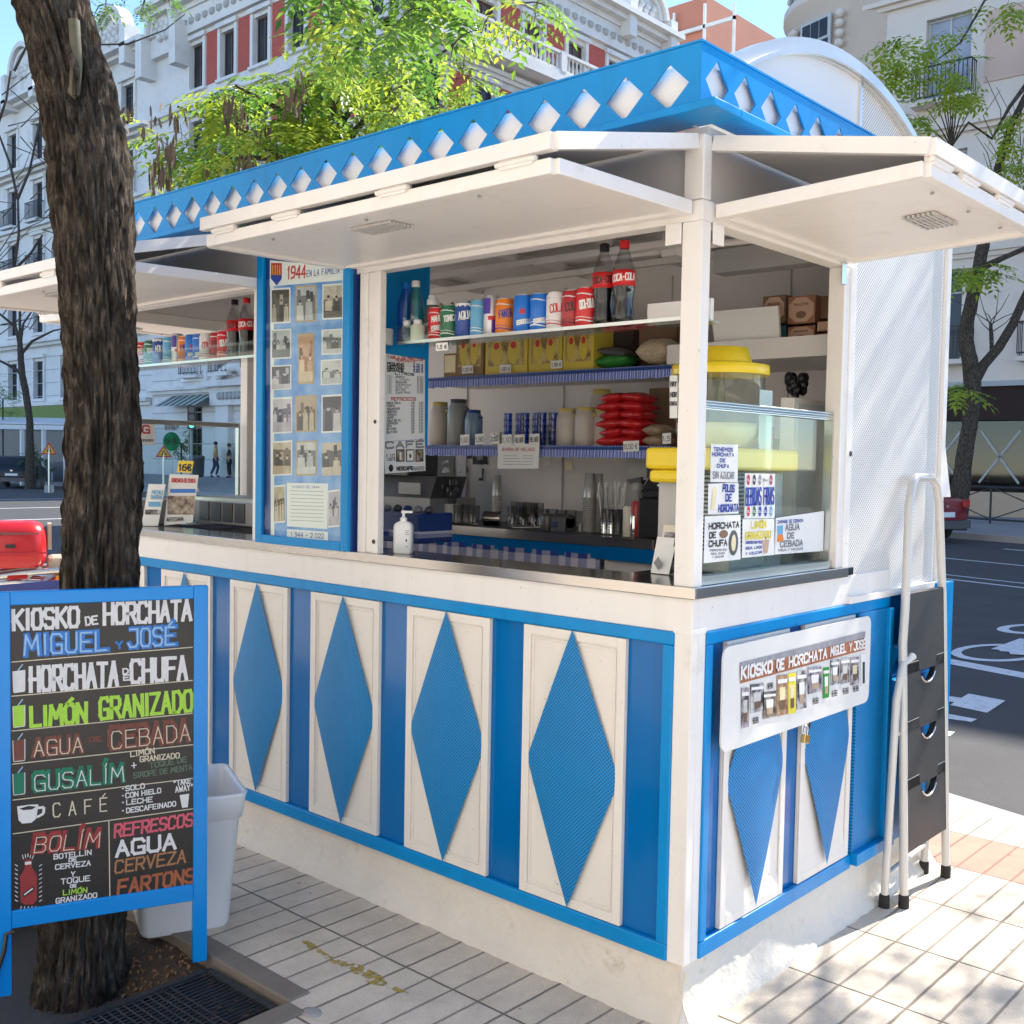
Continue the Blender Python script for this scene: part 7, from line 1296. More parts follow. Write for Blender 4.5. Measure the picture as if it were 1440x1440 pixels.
def trunk(pts, name, parent, ridges=.019, seg=120, per_m=110, m=BARK, zs=4.6, rs=25):
    """pts: [(x,y,z,r)] -> bark-ridged trunk"""
    P = np.array(pts, float); d = np.concatenate([[0], np.cumsum(np.linalg.norm(np.diff(P[:,:3], axis=0), axis=1))]); n = max(8, int(d[-1]*per_m)); s = np.linspace(0, d[-1], n+1)
    def sm(k):
        v = np.interp(s, d, P[:,k])
        for _ in range(3): v[1:-1] = (v[:-2]+2*v[1:-1]+v[2:])/4
        return v
    X, Y, Z, R = [sm(k) for k in range(4)]; vs = []
    for i in range(n+1):
        for k in range(seg):
            g = 2*math.pi*k/seg; c, q = math.cos(g), math.sin(g)
            a = mnoise.noise(Vector((c*rs*.16, q*rs*.16, s[i]*zs*.5)))*.5; h = abs(mnoise.noise(Vector((c*rs*.45+a, q*rs*.45, s[i]*zs+a*2)))); h2 = abs(mnoise.noise(Vector((c*rs*.8, q*rs*.8+3, s[i]*zs*1.7))))
            h3 = mnoise.noise(Vector((c*rs*1.6, q*rs*1.6+7, s[i]*zs*5))); r = R[i]*(1+.07*mnoise.noise(Vector((c*1.1, q*1.1, s[i]*2+5))))+ridges*(.9-2.2*h-1.1*h2+.35*h3)
            vs.append((X[i]+r*c, Y[i]+r*q, Z[i]))
    mb = MB(); mb.add(vs, [(i*seg+k, i*seg+(k+1)%seg, (i+1)*seg+(k+1)%seg, (i+1)*seg+k) for i in range(n) for k in range(seg)], m, True)
    return mb.build(name, parent)
def leaf(mb, p, d, up, ln, n_l, m, fold=.25):      # one pinnate leaf: leaflets in pairs on a drooping stalk
    d = d/np.linalg.norm(d); s = np.cross(d, up); s = s/(np.linalg.norm(s)+1e-9); u = np.cross(s, d); step = ln*.62; q = np.array(p, float); dd = d.copy()
    for k in range(n_l):
        dd = dd+np.array([0,0,-.07]); dd = dd/np.linalg.norm(dd); q = q+dd*step
        for sg in ((-1,1) if k < n_l-1 else (0,)):
            v = (s*sg*.9+dd*(.45 if sg else 1)+u*rng.uniform(-.25,.1)+np.array([0,0,-.12])); v = v/np.linalg.norm(v); w = np.cross(v, u); w = w/(np.linalg.norm(w)+1e-9); L_ = ln*rng.uniform(.8,1.15); W_l = L_*.21
            up_ = np.cross(w, v)*L_*fold*.25
            mb.add([q+v*L_*.06, q+v*L_*.42+w*W_l+up_, q+v*L_, q+v*L_*.42-w*W_l+up_], [(0,1,2),(0,2,3)], m)
LF_Y = leafmat('young_leaf', (.11,.20,.012), (.24,.31,.02), (.52,.62,.06), .5); LF_G = leafmat('mid_leaf', (.05,.13,.018), (.13,.23,.02), (.28,.48,.05), .5); LF_D = leafmat('deep_leaf', (.022,.075,.018), (.065,.15,.02), (.13,.30,.03), .45)
LF_SUN = leafmat('sunlit_lime_leaf', (.22,.32,.03), (.36,.42,.04), (.60,.70,.08), .5)  # lime leaf colour lightened to stand in for sun on the far tree
POD = mat('dry_pod', (.085,.055,.035), .7, var=.5, vs=30); TWIG = mat('twig', (.045,.034,.027), .85, var=.3, vs=20)
def spray(mb_l, mb_t, c, r, n_tw, ln, mats, drop=.5, n_l=6, per=5, base=None, tw=.004, wt=None):
    """twigs leaving a node, each set with pinnate leaves"""
    c = np.asarray(c, float)
    for i in range(n_tw):
        d = np.array([rng.gauss(0,1), rng.gauss(0,1), rng.gauss(-.1,.6)]); d = d/np.linalg.norm(d); L_ = r*rng.uniform(.5,1.1); pts = [c]; v = d.copy()
        for k in range(4): v = v+np.array([0,0,-.18*drop]); v = v/np.linalg.norm(v); pts.append(pts[-1]+v*L_/4)
        mb_t.tube(pts, [tw, tw*.8, tw*.6, tw*.45, tw*.3], TWIG, 5, cap=False)
        m = rng.choices(mats, wt)[0]
        for k in range(per):
            f = (k+1)/per; j = min(3, int(f*4-1e-6)); p = pts[j]+(pts[j+1]-pts[j])*(f*4-j); a = rng.uniform(0,6.3); o_ = np.array([math.cos(a), math.sin(a), rng.uniform(-.5,.4)]); leaf(mb_l, p, o_+v*.6, np.array([0,0,1.]), ln*rng.uniform(.75,1.2), n_l, m)
dT = 3.25
def tp(u, v, wpx, dep): p = PD(dep, u, v); return (*p, wpx*.445*dep/CF)
tree = thing('street_tree', (-1.55, -.9, -.12), 'thick rough barked tree leaning left in the pit beside the chalkboard', 'tree')
pts = [tp(108,1440,168,dT), tp(112,1405,140,dT), tp(114,1350,118,dT), tp(120,1250,112,dT)]
pts += [tp(u, v, w, dT+.01) for u, v, w in ((128,1100,112),(136,950,108),(142,860,106),(143,760,106),(147,660,104),(146,560,100),(140,460,104),(137,380,106),(131,300,112),(125,220,116),(108,130,110),(92,70,106),(70,0,108),(50,-60,104),(20,-160,96),(-30,-320,84),(-60,-520,70))]
trunk(pts, 'trunk', tree)
mb = MB(); nodes = []
br = [[tp(70,-20,60,dT+.02), tp(180,-90,40,dT+.5), tp(330,-130,28,dT+1.1), tp(470,-140,18,dT+1.6), tp(600,-110,8,dT+2.0)], [tp(95,60,16,dT-.08), tp(107,100,13,dT-.12), tp(106,135,9,dT-.11)], [tp(-30,-320,60,dT), tp(120,-420,40,dT+.5), tp(300,-430,26,dT+1)], [tp(60,-60,40,dT), tp(-100,-160,28,dT+.7), tp(-260,-200,16,dT+1.4)]]
for b in br: mb.tube([q[:3] for q in b], [q[3] for q in b], BARK, 10)
mb.tube([PD(dT-.075,104,30), PD(dT-.095,108,90), PD(dT-.09,104,130), PD(dT-.075,100,148)], [.017,.016,.018,.005], mat('green_bark', (.10,.095,.06), .8, var=.3, vs=40), 10)
mb.build('branch', tree)
ml, mt = MB(), MB()
for i in range(30):                              # the hanging crown above the middle of the picture
    u = rng.uniform(465, 640); v = rng.uniform(-80, 130) if u < 580 else rng.uniform(-80, 20); 
    if v > 60+max(0, (560-u))*.5: continue
    spray(ml, mt, PD(rng.uniform(4.3, 5.4), u, v), .20, 2, .062, [LF_G, LF_D, LF_Y], 1.0, 6, 4, wt=[5,4,2])
for u, v, dep in ((655,110,4.2),(690,20,4.3),(740,4,4.2),(560,150,4.0),(590,185,3.8),(600,215,3.6),(625,150,4.0),(640,60,4.3),(760,-8,4.3)):
    spray(ml, mt, PD(dep, u, v), .13, 2, .042, [LF_Y, LF_G], 1.4, 6, 4, wt=[3,2])
for i in range(26): spray(ml, mt, PD(rng.uniform(3.6,5.5), rng.uniform(-300,900), rng.uniform(-700,-160)), .4, 2, .065, [LF_G, LF_D], 1.0, 6, 4)
for u, v in ((125,-10),(150,5),(175,-5),(205,8),(235,0),(140,20)): spray(ml, mt, PD(5.2, u, v-12), .12, 2, .03, [LF_D], 1, 5, 3)
ml.build('crown', tree); mt.build('twig', tree)
# leafy tree behind the kiosk
t2b = PD(7.2, 430, 640); t2 = thing('street_tree', (t2b[0], t2b[1], 0), 'yellow green leafy tree with hanging brown pods behind the kiosk roof', 'tree')
trunk([(t2b[0], t2b[1], -.05, .14), (t2b[0]+.03, t2b[1], 1.2, .11), (t2b[0]+.05, t2b[1], 2.4, .09), (*PD(7.2,450,180),.05), (*PD(7.3,470,60),.03)], 'trunk', t2, .008, 32, 25)
mb = MB()
for u, v in ((250,150),(330,120),(380,230),(560,100),(600,170),(520,30),(300,220),(640,60)):
    a = np.array(PD(7.2, 445+rng.uniform(-8,8), 230+rng.uniform(-40,60))); b = np.array(PD(7.2+rng.uniform(-.5,.5), u, v)); mb.tube([a, a*.55+b*.45+np.array([0,0,.1]), b], [.03,.02,.008], TWIG, 8)
mb.build('branch', t2)
ml, mt = MB(), MB(); cnt_ = 0
while cnt_ < 105:
    u, v = rng.uniform(225, 660), rng.uniform(60, 300)
    lo_ = 150 if u < 300 else (108 if u < 420 else (75 if u < 500 else 50))
    if v < lo_ or v > 320-(u-190)*.26 or (u < 235 and rng.random() < .45): continue
    if mnoise.noise(Vector((u*.017, v*.021, 2.0))) < -.10: continue
    spray(ml, mt, PD(rng.uniform(6.2, 7.8), u, v), .20, 2, .072, [LF_Y, LF_G, LF_D], 1.0, 6, 5, tw=.003, wt=[6,3,1]); cnt_ += 1
ml.build('crown', t2); mt.build('twig', t2)
for u, v, n, s in ((232,205,26,.9),(225,240,20,1),(215,165,10,.6),(330,150,24,1),(345,230,26,1),(300,250,14,.8),(415,130,26,1),(420,115,16,.8),(180,160,8,.5),(255,165,12,.8),(375,195,14,.8)):
    mb = MB()
    for i in range(n):
        p = np.array(PD(6.3+rng.uniform(-.3,.3), u+rng.uniform(-16,16), v+rng.uniform(-22,14))); L_ = rng.uniform(.10,.17)*s; a = rng.uniform(0,6.3); w = np.array([math.cos(a), math.sin(a), 0])*.009; k = np.array([rng.uniform(-.02,.02), rng.uniform(-.02,.02), -L_]); mb.add([p, p+k*.3+w, p+k*.7+w*.9, p+k, p+k*.7-w*.9, p+k*.3-w], [(0,1,2,3,4,5)], POD)
    mb.build('seed_pod', t2)
# leaning branch over the fascia, loose tree toward the sun beyond the frame (casts the twig shadows on the screen)
t3 = thing('street_tree', (1.9, 1.75, 0), 'kerbside tree with sparse twigs standing outside the picture at the right', 'tree')
trunk([(1.9,1.75,-.05,.12), (1.9,1.78,1.5,.10), (1.88,1.9,3.0,.085), (1.7,2.4,4.4,.06)], 'trunk', t3, .008, 28, 20)
mb = MB(); ml = MB()
for i in range(46):
    a = np.array([1.8+rng.uniform(-.1,.1), 2.1+rng.uniform(-.3,.3), rng.uniform(3.0,4.3)]); b = np.array([rng.uniform(.0,1.2), rng.uniform(3.4,6.2), rng.uniform(3.9,6.4)]); mid = a*.5+b*.5+np.array([0,0,.25]); mb.tube([a, mid, b], [.02,.012,.005], TWIG, 6); 
    if i % 3: spray(ml, mb, b, .3, 3, .05, [LF_G, LF_Y], .8, 5, 3)
for gx, gy_, n_ in ((.10,.12,4),(.18,.30,3),(.30,.10,3),(.62,.66,5),(.55,.50,3),(.40,1.35,1),(.20,.75,1)):
    for i in range(n_):
        t_s = rng.uniform(4.0,4.9); p_ = np.array([gx+.13*t_s+rng.uniform(-.08,.08), gy_+t_s+rng.uniform(-.1,.1), .95*t_s]); spray(ml, mb, p_, .22, 2, .05, [LF_G, LF_Y], .8, 5, 3); mb.tube([np.array([1.75,2.3,3.9]), (p_+np.array([1.75,2.3,3.9]))/2+np.array([0,0,.3]), p_], [.016,.01,.004], TWIG, 5)
mb.build('branch', t3); ml.build('crown', t3)
# tree across the street at the right, and the shoots growing from it
c0 = PD(26.3, 1350, 690); t4 = thing('street_tree', (c0[0], c0[1], .05), 'dark forked tree trunk across the street in front of the brown shop', 'tree')
q = lambda u, v, w, d=26.3: (*PD(d, u, v), w*.42*d/CF)
trunk([(c0[0]-.1, c0[1], .0, .30), q(1352,680,27), q(1356,640,25), q(1365,590,24), q(1368,545,26), q(1366,515,26), q(1358,480,22), q(1360,450,21), q(1370,410,20), q(1378,370,20), q(1386,320,16), q(1400,250,13), q(1420,180,10), q(1450,120,8)], 'trunk', t4, .03, 30, 9, zs=1.2)
mb = MB(); 
def brn(*a): mb.tube([x[:3] for x in a], [x[3] for x in a], BARK, 9)
brn(q(1368,540,20), q(1384,512,17), q(1405,488,16), q(1425,455,15), q(1438,425,14), q(1460,380,12), q(1500,300,10)); brn(q(1384,375,12), q(1412,362,9), q(1440,350,8), q(1480,330,6)); brn(q(1395,500,7), q(1394,470,7), q(1393,455,5))
for a in range(9): g = 2.6*a+rng.uniform(-.5,.5); l_ = rng.uniform(.5,1.15); brn(q(1393,468-a*2.4,2.0), q(1393+20*l_*math.cos(g),458-a*2.4+8*math.sin(g)-4,1.4), q(1393+44*l_*math.cos(g)+rng.uniform(-6,6),450-a*1.5+30*l_*math.sin(g)-20,.7))
brn(q(1450,110,9), q(1420,150,6), q(1395,195,5), q(1362,172,4), q(1335,210,4))
for du, dv in ((-35,-55),(-28,-80),(-20,-95),(-10,-85),(-3,-100),(5,-110),(14,-95),(24,-80),(-45,-40),(30,-60)): brn(q(1338,208,2.6), q(1338+du*.4,208+dv*.45,2), q(1338+du,208+dv,1.2))
brn(q(1378,15,3), q(1350,60,3), q(1310,90,2), q(1290,75,1.2)); brn(q(1440,-20,4), q(1385,0,4), q(1350,62,3))
for a in range(16): u0 = rng.uniform(1390,1440); v0 = rng.uniform(180,300); brn(q(u0,v0,1.8), q(u0+rng.uniform(-15,15),v0-30,1.3), q(u0+rng.uniform(-30,30),v0-rng.uniform(40,90),.8))
mb.build('branch', t4)
ml, mt = MB(), MB()
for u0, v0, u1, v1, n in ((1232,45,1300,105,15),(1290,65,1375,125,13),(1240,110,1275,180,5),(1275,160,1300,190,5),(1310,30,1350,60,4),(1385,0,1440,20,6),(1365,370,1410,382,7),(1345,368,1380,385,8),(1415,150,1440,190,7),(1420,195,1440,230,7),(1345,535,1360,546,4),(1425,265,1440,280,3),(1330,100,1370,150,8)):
    for i in range(n): spray(ml, mt, PD(26+rng.uniform(-1,.5), rng.uniform(u0,u1), rng.uniform(v0,v1)), .30, 1, .19, [LF_SUN, LF_Y], .8, 5, 4, tw=.006, wt=[7,1])
for i in range(50): spray(ml, mt, PD(26+rng.uniform(-1.5,1.5), rng.uniform(1250,1700), rng.uniform(-260,-30)), .5, 2, .16, [LF_Y, LF_G], .8, 5, 3, tw=.008)
ml.build('crown', t4); mt.build('twig', t4)
# bare tree at the far left
c0 = PD(48, 42, 655); t5 = thing('street_tree', (c0[0], c0[1], 0), 'bare tree with thin dark branches in front of the white building at the left', 'tree'); mb = MB(); q5 = lambda u, v, w, d=48: (*PD(d, u, v), w/2*d/CF)
trunk([(c0[0], c0[1], -.1, .22), q5(42,620,10), q5(42,590,9), q5(36,550,9), q5(30,520,9), q5(28,480,7)], 'trunk', t5, .02, 16, 6)
brn(q5(30,525,6), q5(15,515,4), q5(-5,505,3), q5(-30,470,2)); brn(q5(28,500,5), q5(45,480,4), q5(75,465,2.5), q5(100,460,1.5)); brn(q5(28,485,6), q5(22,460,4), q5(-2,440,3)); brn(q5(28,485,5), q5(33,455,3), q5(50,430,2))
for i in range(46):
    u0 = rng.uniform(-20,70); v0 = rng.uniform(120,480); a = rng.uniform(-1.2,1.2); L_ = rng.uniform(40,110); brn(q5(u0,v0,1.6), q5(u0+L_*.5*math.cos(a),v0-L_*.35*math.sin(a)+rng.uniform(-8,8),1.2), q5(u0+L_*math.cos(a),v0-L_*.8*math.sin(a),.7))
for a, b in (((28,480),(20,380)),((20,380),(25,280)),((25,280),(-5,180)),((25,280),(50,200)),((20,380),(60,330)),((-5,180),(15,100)),((50,200),(60,120))): brn(q5(*a,4), q5(a[0]*.5+b[0]*.5+4,a[1]*.5+b[1]*.5,3.4), q5(*b,2.6))
brn(q5(20,100,4), q5(40,60,3), q5(60,10,2)); brn(q5(125,63,2.4), q5(180,62,2.4), q5(232,42,1.6), q5(260,20,1)); brn(q5(60,180,2), q5(90,120,2), q5(125,63,2.2))
mb.build('branch', t5)
# ------------------------------------------------------------------ vehicles
def wheel(root, c, r, wd, ax, name='wheel'):
    ax = np.asarray(ax, float); c = np.asarray(c, float); mb = MB(); mb.tube([c-ax*wd/2, c-ax*wd*.42, c+ax*wd*.42, c+ax*wd/2], [r*.93, r, r, r*.93], RUBBER, 24); o = mb.build(name, root); m = MB(); m.tube([c-ax*wd*.52, c+ax*wd*.52], r*.62, ALU, 18); m.build('rim', o); return o
def car(root, c, fw, paint, L_=4.1, Wd=1.72, Hh=1.46, back='hatch'):
    """c: ground point under the middle of the rear bumper; fw: driving direction"""
    c = np.asarray(c, float); fw = np.array([*fw, 0.]); fw /= np.linalg.norm(fw); rt = np.array([fw[1], -fw[0], 0.]); U = np.array([0,0,1.]); P = lambda a, b, h: c+fw*a+rt*b+U*h
    if back == 'hatch': prof = [(0.02,.32),(0,.55),(.04,.92),(.12,1.0),(.42,1.40),(.70,Hh),(1.9,Hh),(2.35,1.36),(3.0,1.0),(3.9,.84),(4.1,.6),(4.08,.30)]
    else: prof = [(0.04,.30),(0,.55),(.05,.88),(.18,.98),(.65,1.0),(1.25,1.36),(1.55,Hh),(2.5,Hh-.02),(2.9,1.30),(3.45,.98),(4.2,.86),(4.4,.62),(4.38,.28)]
    mb = MB(); ns = 9; vs = []
    for j in range(ns):
        s = -1+2*j/(ns-1)
        for a, h in prof:
            cab = max(0, (h-.98)/.48); b = s*Wd/2*(1-.16*cab); bow = (1-abs(s)**4)
            vs.append(P(a+(.07*(1-bow) if a < .5 else -.10*(1-bow) if a > 3.9 else 0), b*(1-.03*(abs(s)==1)), h-(.03 if abs(s) == 1 and h > .9 else 0)))
    k = len(prof); mb.add(vs, [(j*k+i, (j+1)*k+i, (j+1)*k+(i+1)%k, j*k+(i+1)%k) for j in range(ns-1) for i in range(k)], paint, True)
    for j in (0, ns-1): mb.add(vs[j*k:(j+1)*k], [tuple(range(k))], paint)
    o = mb.build('body', root)
    g = MB(); rb = .08
    rear = [(prof[3][0], prof[3][1]), (prof[4][0], prof[4][1])] if back == 'hatch' else [(prof[4][0], prof[4][1]), (prof[6][0]-.06, prof[6][1]-.04)]
    (a0,h0), (a1,h1) = rear; n = np.array([-(h1-h0), a1-a0]); n = n/np.linalg.norm(n)*.012
    f = lambda t: (a0+(a1-a0)*t+n[0], h0+(h1-h0)*t+n[1])
    (ax_, hx), (ay, hy) = f(.12), f(.9); g.add([P(ax_,-Wd*.40,hx), P(ax_,Wd*.40,hx), P(ay,Wd*.34,hy), P(ay,-Wd*.34,hy)], [(0,1,2,3)], PANE)
    for s in (-1, 1):
        b0, b1 = s*(Wd/2*.985+.01), s*(Wd/2*.84+.012); g.add([P(.55 if back=='hatch' else 1.2,b0,1.02), P(2.75,b0,1.02), P(2.2,b1,1.37), P(.85 if back=='hatch' else 1.6,b1,1.37)], [(0,1,2,3)], PANE)
    g.build('window', root)
    for s in (-1, 1): m = MB(); m.obox(P(.03,s*Wd*.40,.86), fw*.03, rt*.11, U*.085, mat('tail_lamp', (.45,.02,.02), .2, coat=.5)); m.build('tail_light', root, bevel=.01)
    m = MB(); m.obox(P(-.012,0,.62), fw*.006, rt*.26, U*.055, PAPER); pn = m.build('number_plate', root)
    m = MB(); m.obox(P(.0,0,.40), fw*.03, rt*Wd*.47, U*.09, GREYD); m.obox(P(-.005,0,.80), fw*.01, rt*.05, U*.03, CHROME); m.build('bumper', root)
    for a in (.75, 3.3):
        for s in (-1, 1): wheel(root, P(a, s*(Wd/2-.10), .31), .31, .2, rt)
    return o
c = PZ(-.1, 16, 687); tcar = thing('parked_car', (c[0], c[1], -.1), 'dark blue hatchback seen from behind on the street at the far left', 'car'); d = ray(16, 687); d = np.array([d[0], d[1]])/np.linalg.norm([d[0], d[1]]); car(tcar, (c[0], c[1], -.1), (d[0]-.10, d[1]+.28), mat('navy_car_paint', (.008,.011,.02), .35, var=.05, coat=.15))
c = min((PZ(-.1, 1330, v) for v in np.arange(735, 800, .5)), key=lambda p: abs(float(p[:2] @ N)-18.55))
tcar = thing('parked_car', (c[0], c[1], -.1), 'dark red car parked across the street, its tail just past the ladder', 'car'); car(tcar, np.array([c[0], c[1], -.1]), -S, mat('wine_car_paint', (.20,.014,.024), .22, var=.05, coat=.4), back='saloon')
# red scooter at the left edge
MRED = mat('scooter_red', (.48,.012,.018), .32, var=.12, coat=.15, dirt=(.36,.02,.025), ds=9, dt=.55); TAN = mat('tan_seat', (.42,.34,.26), .6, var=.1)
dm = 7.2; r0 = ray(40, 770); vx = np.array([r0[0], r0[1], 0]); vx /= np.linalg.norm(vx); sx_ = np.array([-vx[1], vx[0], 0]); sx_ = -sx_   # sx_ points to the right in the picture
cm = np.array(PD(dm, 20, 770)); tm = thing('parked_scooter', (cm[0], cm[1], 0), 'red scooter with a red top box parked behind the tree', 'scooter'); cm[2] = 0
U = np.array([0,0,1.]); Q = lambda a, b, h: cm+sx_*a+vx*b+U*h
pxm = dm/CF; hz = lambda v: float(PD(dm, 30, v)[2])
mb = MB(); b0, b1 = hz(796), hz(733); vs = []
for h, g_ in ((b0,.86),(b0+.03,.96),(b0+.10,1.0),((b0+b1)/2+.02,1.0),(b1-.06,.97),(b1-.02,.86),(b1,.66)):
    for k in range(24):
        a = 2*math.pi*k/24; e_ = lambda v: math.copysign(abs(v)**.5, v); vs.append(Q(-.01+.21*g_*e_(math.cos(a)), .20*g_*e_(math.sin(a)), h))
mb.add(vs, [(i*24+k, i*24+(k+1)%24, (i+1)*24+(k+1)%24, (i+1)*24+k) for i in range(6) for k in range(24)], MRED, True); mb.add(vs[-24:], [tuple(range(24))], MRED); mb.add(vs[:24], [tuple(range(23,-1,-1))], MRED)
o = mb.build('top_box', tm); m = MB(); m.obox(Q(.215,0,b1-.10), sx_*.012, vx*.10, U*.085, TAN); m.obox(Q(0,-.202,b0+.10), sx_*.2, vx*.003, U*.006, REDD); m.build('box_lid', o)
mb = MB(); mb.obox(Q(.40,0,hz(795)), sx_*.20, vx*.13, U*.06, TAN); mb.build('seat', tm, bevel=.03)
mb = MB(); mb.prism([Q(.05,-.14,hz(830)), Q(.75,-.14,hz(825)), Q(.72,-.14,hz(806)), Q(.42,-.14,hz(800)), Q(.30,-.14,hz(806))], vx*.28, MRED); mb.prism([Q(-.5,-.12,hz(850)), Q(.6,-.12,hz(850)), Q(.5,-.12,hz(828)), Q(-.3,-.12,hz(822))], vx*.24, GREYD); mb.build('fairing', tm, bevel=.02)
mb = MB()
for y in (-.16,.16): mb.tube([Q(-.25,y,hz(812)), Q(.05,y,hz(803)), Q(.28,y,hz(800))], .022, ALU, 8); mb.tube([Q(-.3,y,hz(822)), Q(0,y,hz(815)), Q(.2,y,hz(818))], .018, CHROME, 8); mb.tube([Q(-.05,y,hz(830)), Q(.16,y,hz(796))], .014, GREY, 8)
mb.tube([Q(.25,-.1,hz(787)), Q(.35,-.14,hz(780)), Q(.55,-.2,hz(770))], .008, CHROME, 6); mb.build('rack', tm)
wheel(tm, Q(-.1,0,.27), .27, .12, vx); wheel(tm, Q(1.2,0,.27), .27, .12, vx)
mb = MB(); mb.tube([Q(1.2,0,.27), Q(1.05,0,.8), Q(.98,0,1.0)], .03, GREYD, 8); mb.tube([Q(.98,-.3,1.02), Q(.98,.3,1.02)], .015, BLACK, 8); mb.prism([Q(.85,-.15,.35), Q(1.1,-.15,.4), Q(1.02,-.15,.85), Q(.95,-.15,.85)], vx*.3, MRED); mb.box(Q(.1,-.1,.2), Q(.12,.1,.3), GREYD); mb.prism([Q(.1,-.12,.28), Q(.9,-.12,.25), Q(.9,-.12,.36), Q(.1,-.12,.42)], vx*.24, GREYD); mb.build('fork', tm)
mb = MB(); mb.obox(Q(.30,-.135,hz(812)), sx_*.05, vx*.01, U*.02, mat('amber_lamp', (.6,.22,.02), .2)); mb.obox(Q(.02,-.17,hz(808)), sx_*.06, vx*.012, U*.014, mat('lamp_red', (.35,.01,.01), .2)); mb.build('tail_light', tm, bevel=.004)
mb = MB(); mb.tube([Q(-.35,.1,hz(842)), Q(.1,.12,hz(834)), Q(.35,.12,hz(838))], .035, CHROME, 10); mb.tube([Q(.62,-.16,hz(812)), Q(.70,-.18,hz(788)), Q(.74,-.18,hz(784))], .008, BLACK, 6); mb.build('exhaust', tm)
mb = MB(); mb.obox(Q(-.02,-.203,hz(765)), sx_*.03, vx*.004, U*.012, BLACK); mb.obox(Q(-.01,-.2025,hz(748)), sx_*.16, vx*.003, U*.004, GREYD); mb.build('box_latch', tm)
# ------------------------------------------------------------------ people, street furniture
def person(u, vfoot, dep, h, label, top, legs, walk=1, face=1):
    c = np.array(PD(dep, u, vfoot)); t = thing('person', c, label, 'person'); r0 = ray(u, vfoot); sx = np.array([-r0[1], r0[0], 0]); sx = -sx/np.linalg.norm(sx)*face; dv = np.array([r0[0], r0[1], 0]); dv /= np.linalg.norm(dv)
    J = lambda a, b, z: c+sx*a+dv*b+np.array([0,0,z*h])
    SK = mat('skin', (.45,.26,.18), .6, var=.05); HR = mat('dark_hair', (.02,.015,.012), .7)
    def skin(name, chain, m, parent, root):
        me = bpy.data.meshes.new(name); vs, es = [], []
        loc = {}
        for k_, (p, r, par) in enumerate(chain):
            vs.append(INV[t.name] @ Vector(p)); 
            if par is not None: es.append((par, k_))
        me.from_pydata(vs, es, []); me.materials.append(m); o = bpy.data.objects.new(name, me); COL.objects.link(o); o.parent = parent
        mo = o.modifiers.new('skin', 'SKIN'); mo.use_smooth_shade = True; sub = o.modifiers.new('sub', 'SUBSURF'); sub.levels = sub.render_levels = 1
        for k_, (p, r, par) in enumerate(chain): me.skin_vertices[0].data[k_].radius = (r[0], r[1]) if isinstance(r, tuple) else (r, r)
        me.skin_vertices[0].data[0].use_root = True; return o
    s = .16*walk
    ch = [(J(0,0,.52),.12,None), (J(0,0,.63),.115,0), (J(0.01,0,.76),.13,1), (J(.01,0,.83),.06,2), (J(.015,0,.87),.055,3), (J(.02,0,.92),.085,4), (J(.02,0,.965),.07,5),
        (J(0,-.20,.80),.055,2), (J(-s*.5,-.24,.63),.045,7), (J(-s*.2+.05,-.22,.50),.04,8), (J(.02,-.21,.45),.035,9), (J(0,.20,.80),.055,2), (J(s*.5,.24,.63),.045,11), (J(s*.9,.22,.50),.04,12), (J(s*1.1,.2,.45),.035,13),
        (J(0,-.09,.48),.09,0), (J(s*.8,-.09,.28),.065,15), (J(s*.5-.05,-.09,.05),.045,16), (J(s*.5+.1,-.09,.02),.04,17), (J(0,.09,.48),.09,0), (J(-s*.4,.09,.27),.065,19), (J(-s*1.4,.09,.06),.045,20), (J(-s*1.2+.06,.09,.02),.04,21)]
    o = skin('body', ch, SK, t, t)
    k = 1.18; skin('shirt', [(ch[0][0], .135, None), (ch[1][0], .13, 0), (ch[2][0], .145, 1), (ch[7][0], .068, 2), (ch[8][0], .06, 3), (ch[11][0], .068, 2), (ch[12][0], .06, 5)], top, t, t)
    skin('trousers', [(ch[0][0]-np.array([0,0,.05]), .13, None), (ch[15][0], .105, 0), (ch[16][0], .08, 1), (ch[17][0]+np.array([0,0,.03]), .06, 2), (ch[19][0], .105, 0), (ch[20][0], .08, 4), (ch[21][0]+np.array([0,0,.03]), .06, 5)], legs, t, t)
    mb = MB(); mb.ball(J(.0,0,.95), (.105,.105,.10), HR, 12, 8); mb.build('hair', t)
    mb = MB(); mb.ball(J(.075,0,.925), (.03,.03,.035), SK, 8, 6); mb.build('face', t)
    for y, sgn in ((-.09,1),(.09,-1)): mb = MB(); mb.ball(J((s*.5 if sgn > 0 else -s*1.4)+.05,y,.022), (.13,.06,.05), BLACK, 8, 6); mb.build('shoe', t)
    return t
person(303, 671, 53, 1.74, 'person in a yellow shirt and blue jeans walking on the far pavement', mat('yellow_shirt', (.60,.42,.13), .8, var=.08), mat('jeans', (.03,.045,.09), .8, var=.1), 1, 1)
person(322, 672, 53, 1.68, 'person in dark clothes standing in front of the dark doorway', mat('black_jacket', (.012,.012,.014), .7), mat('black_trousers', (.012,.012,.015), .8), .3, -1)
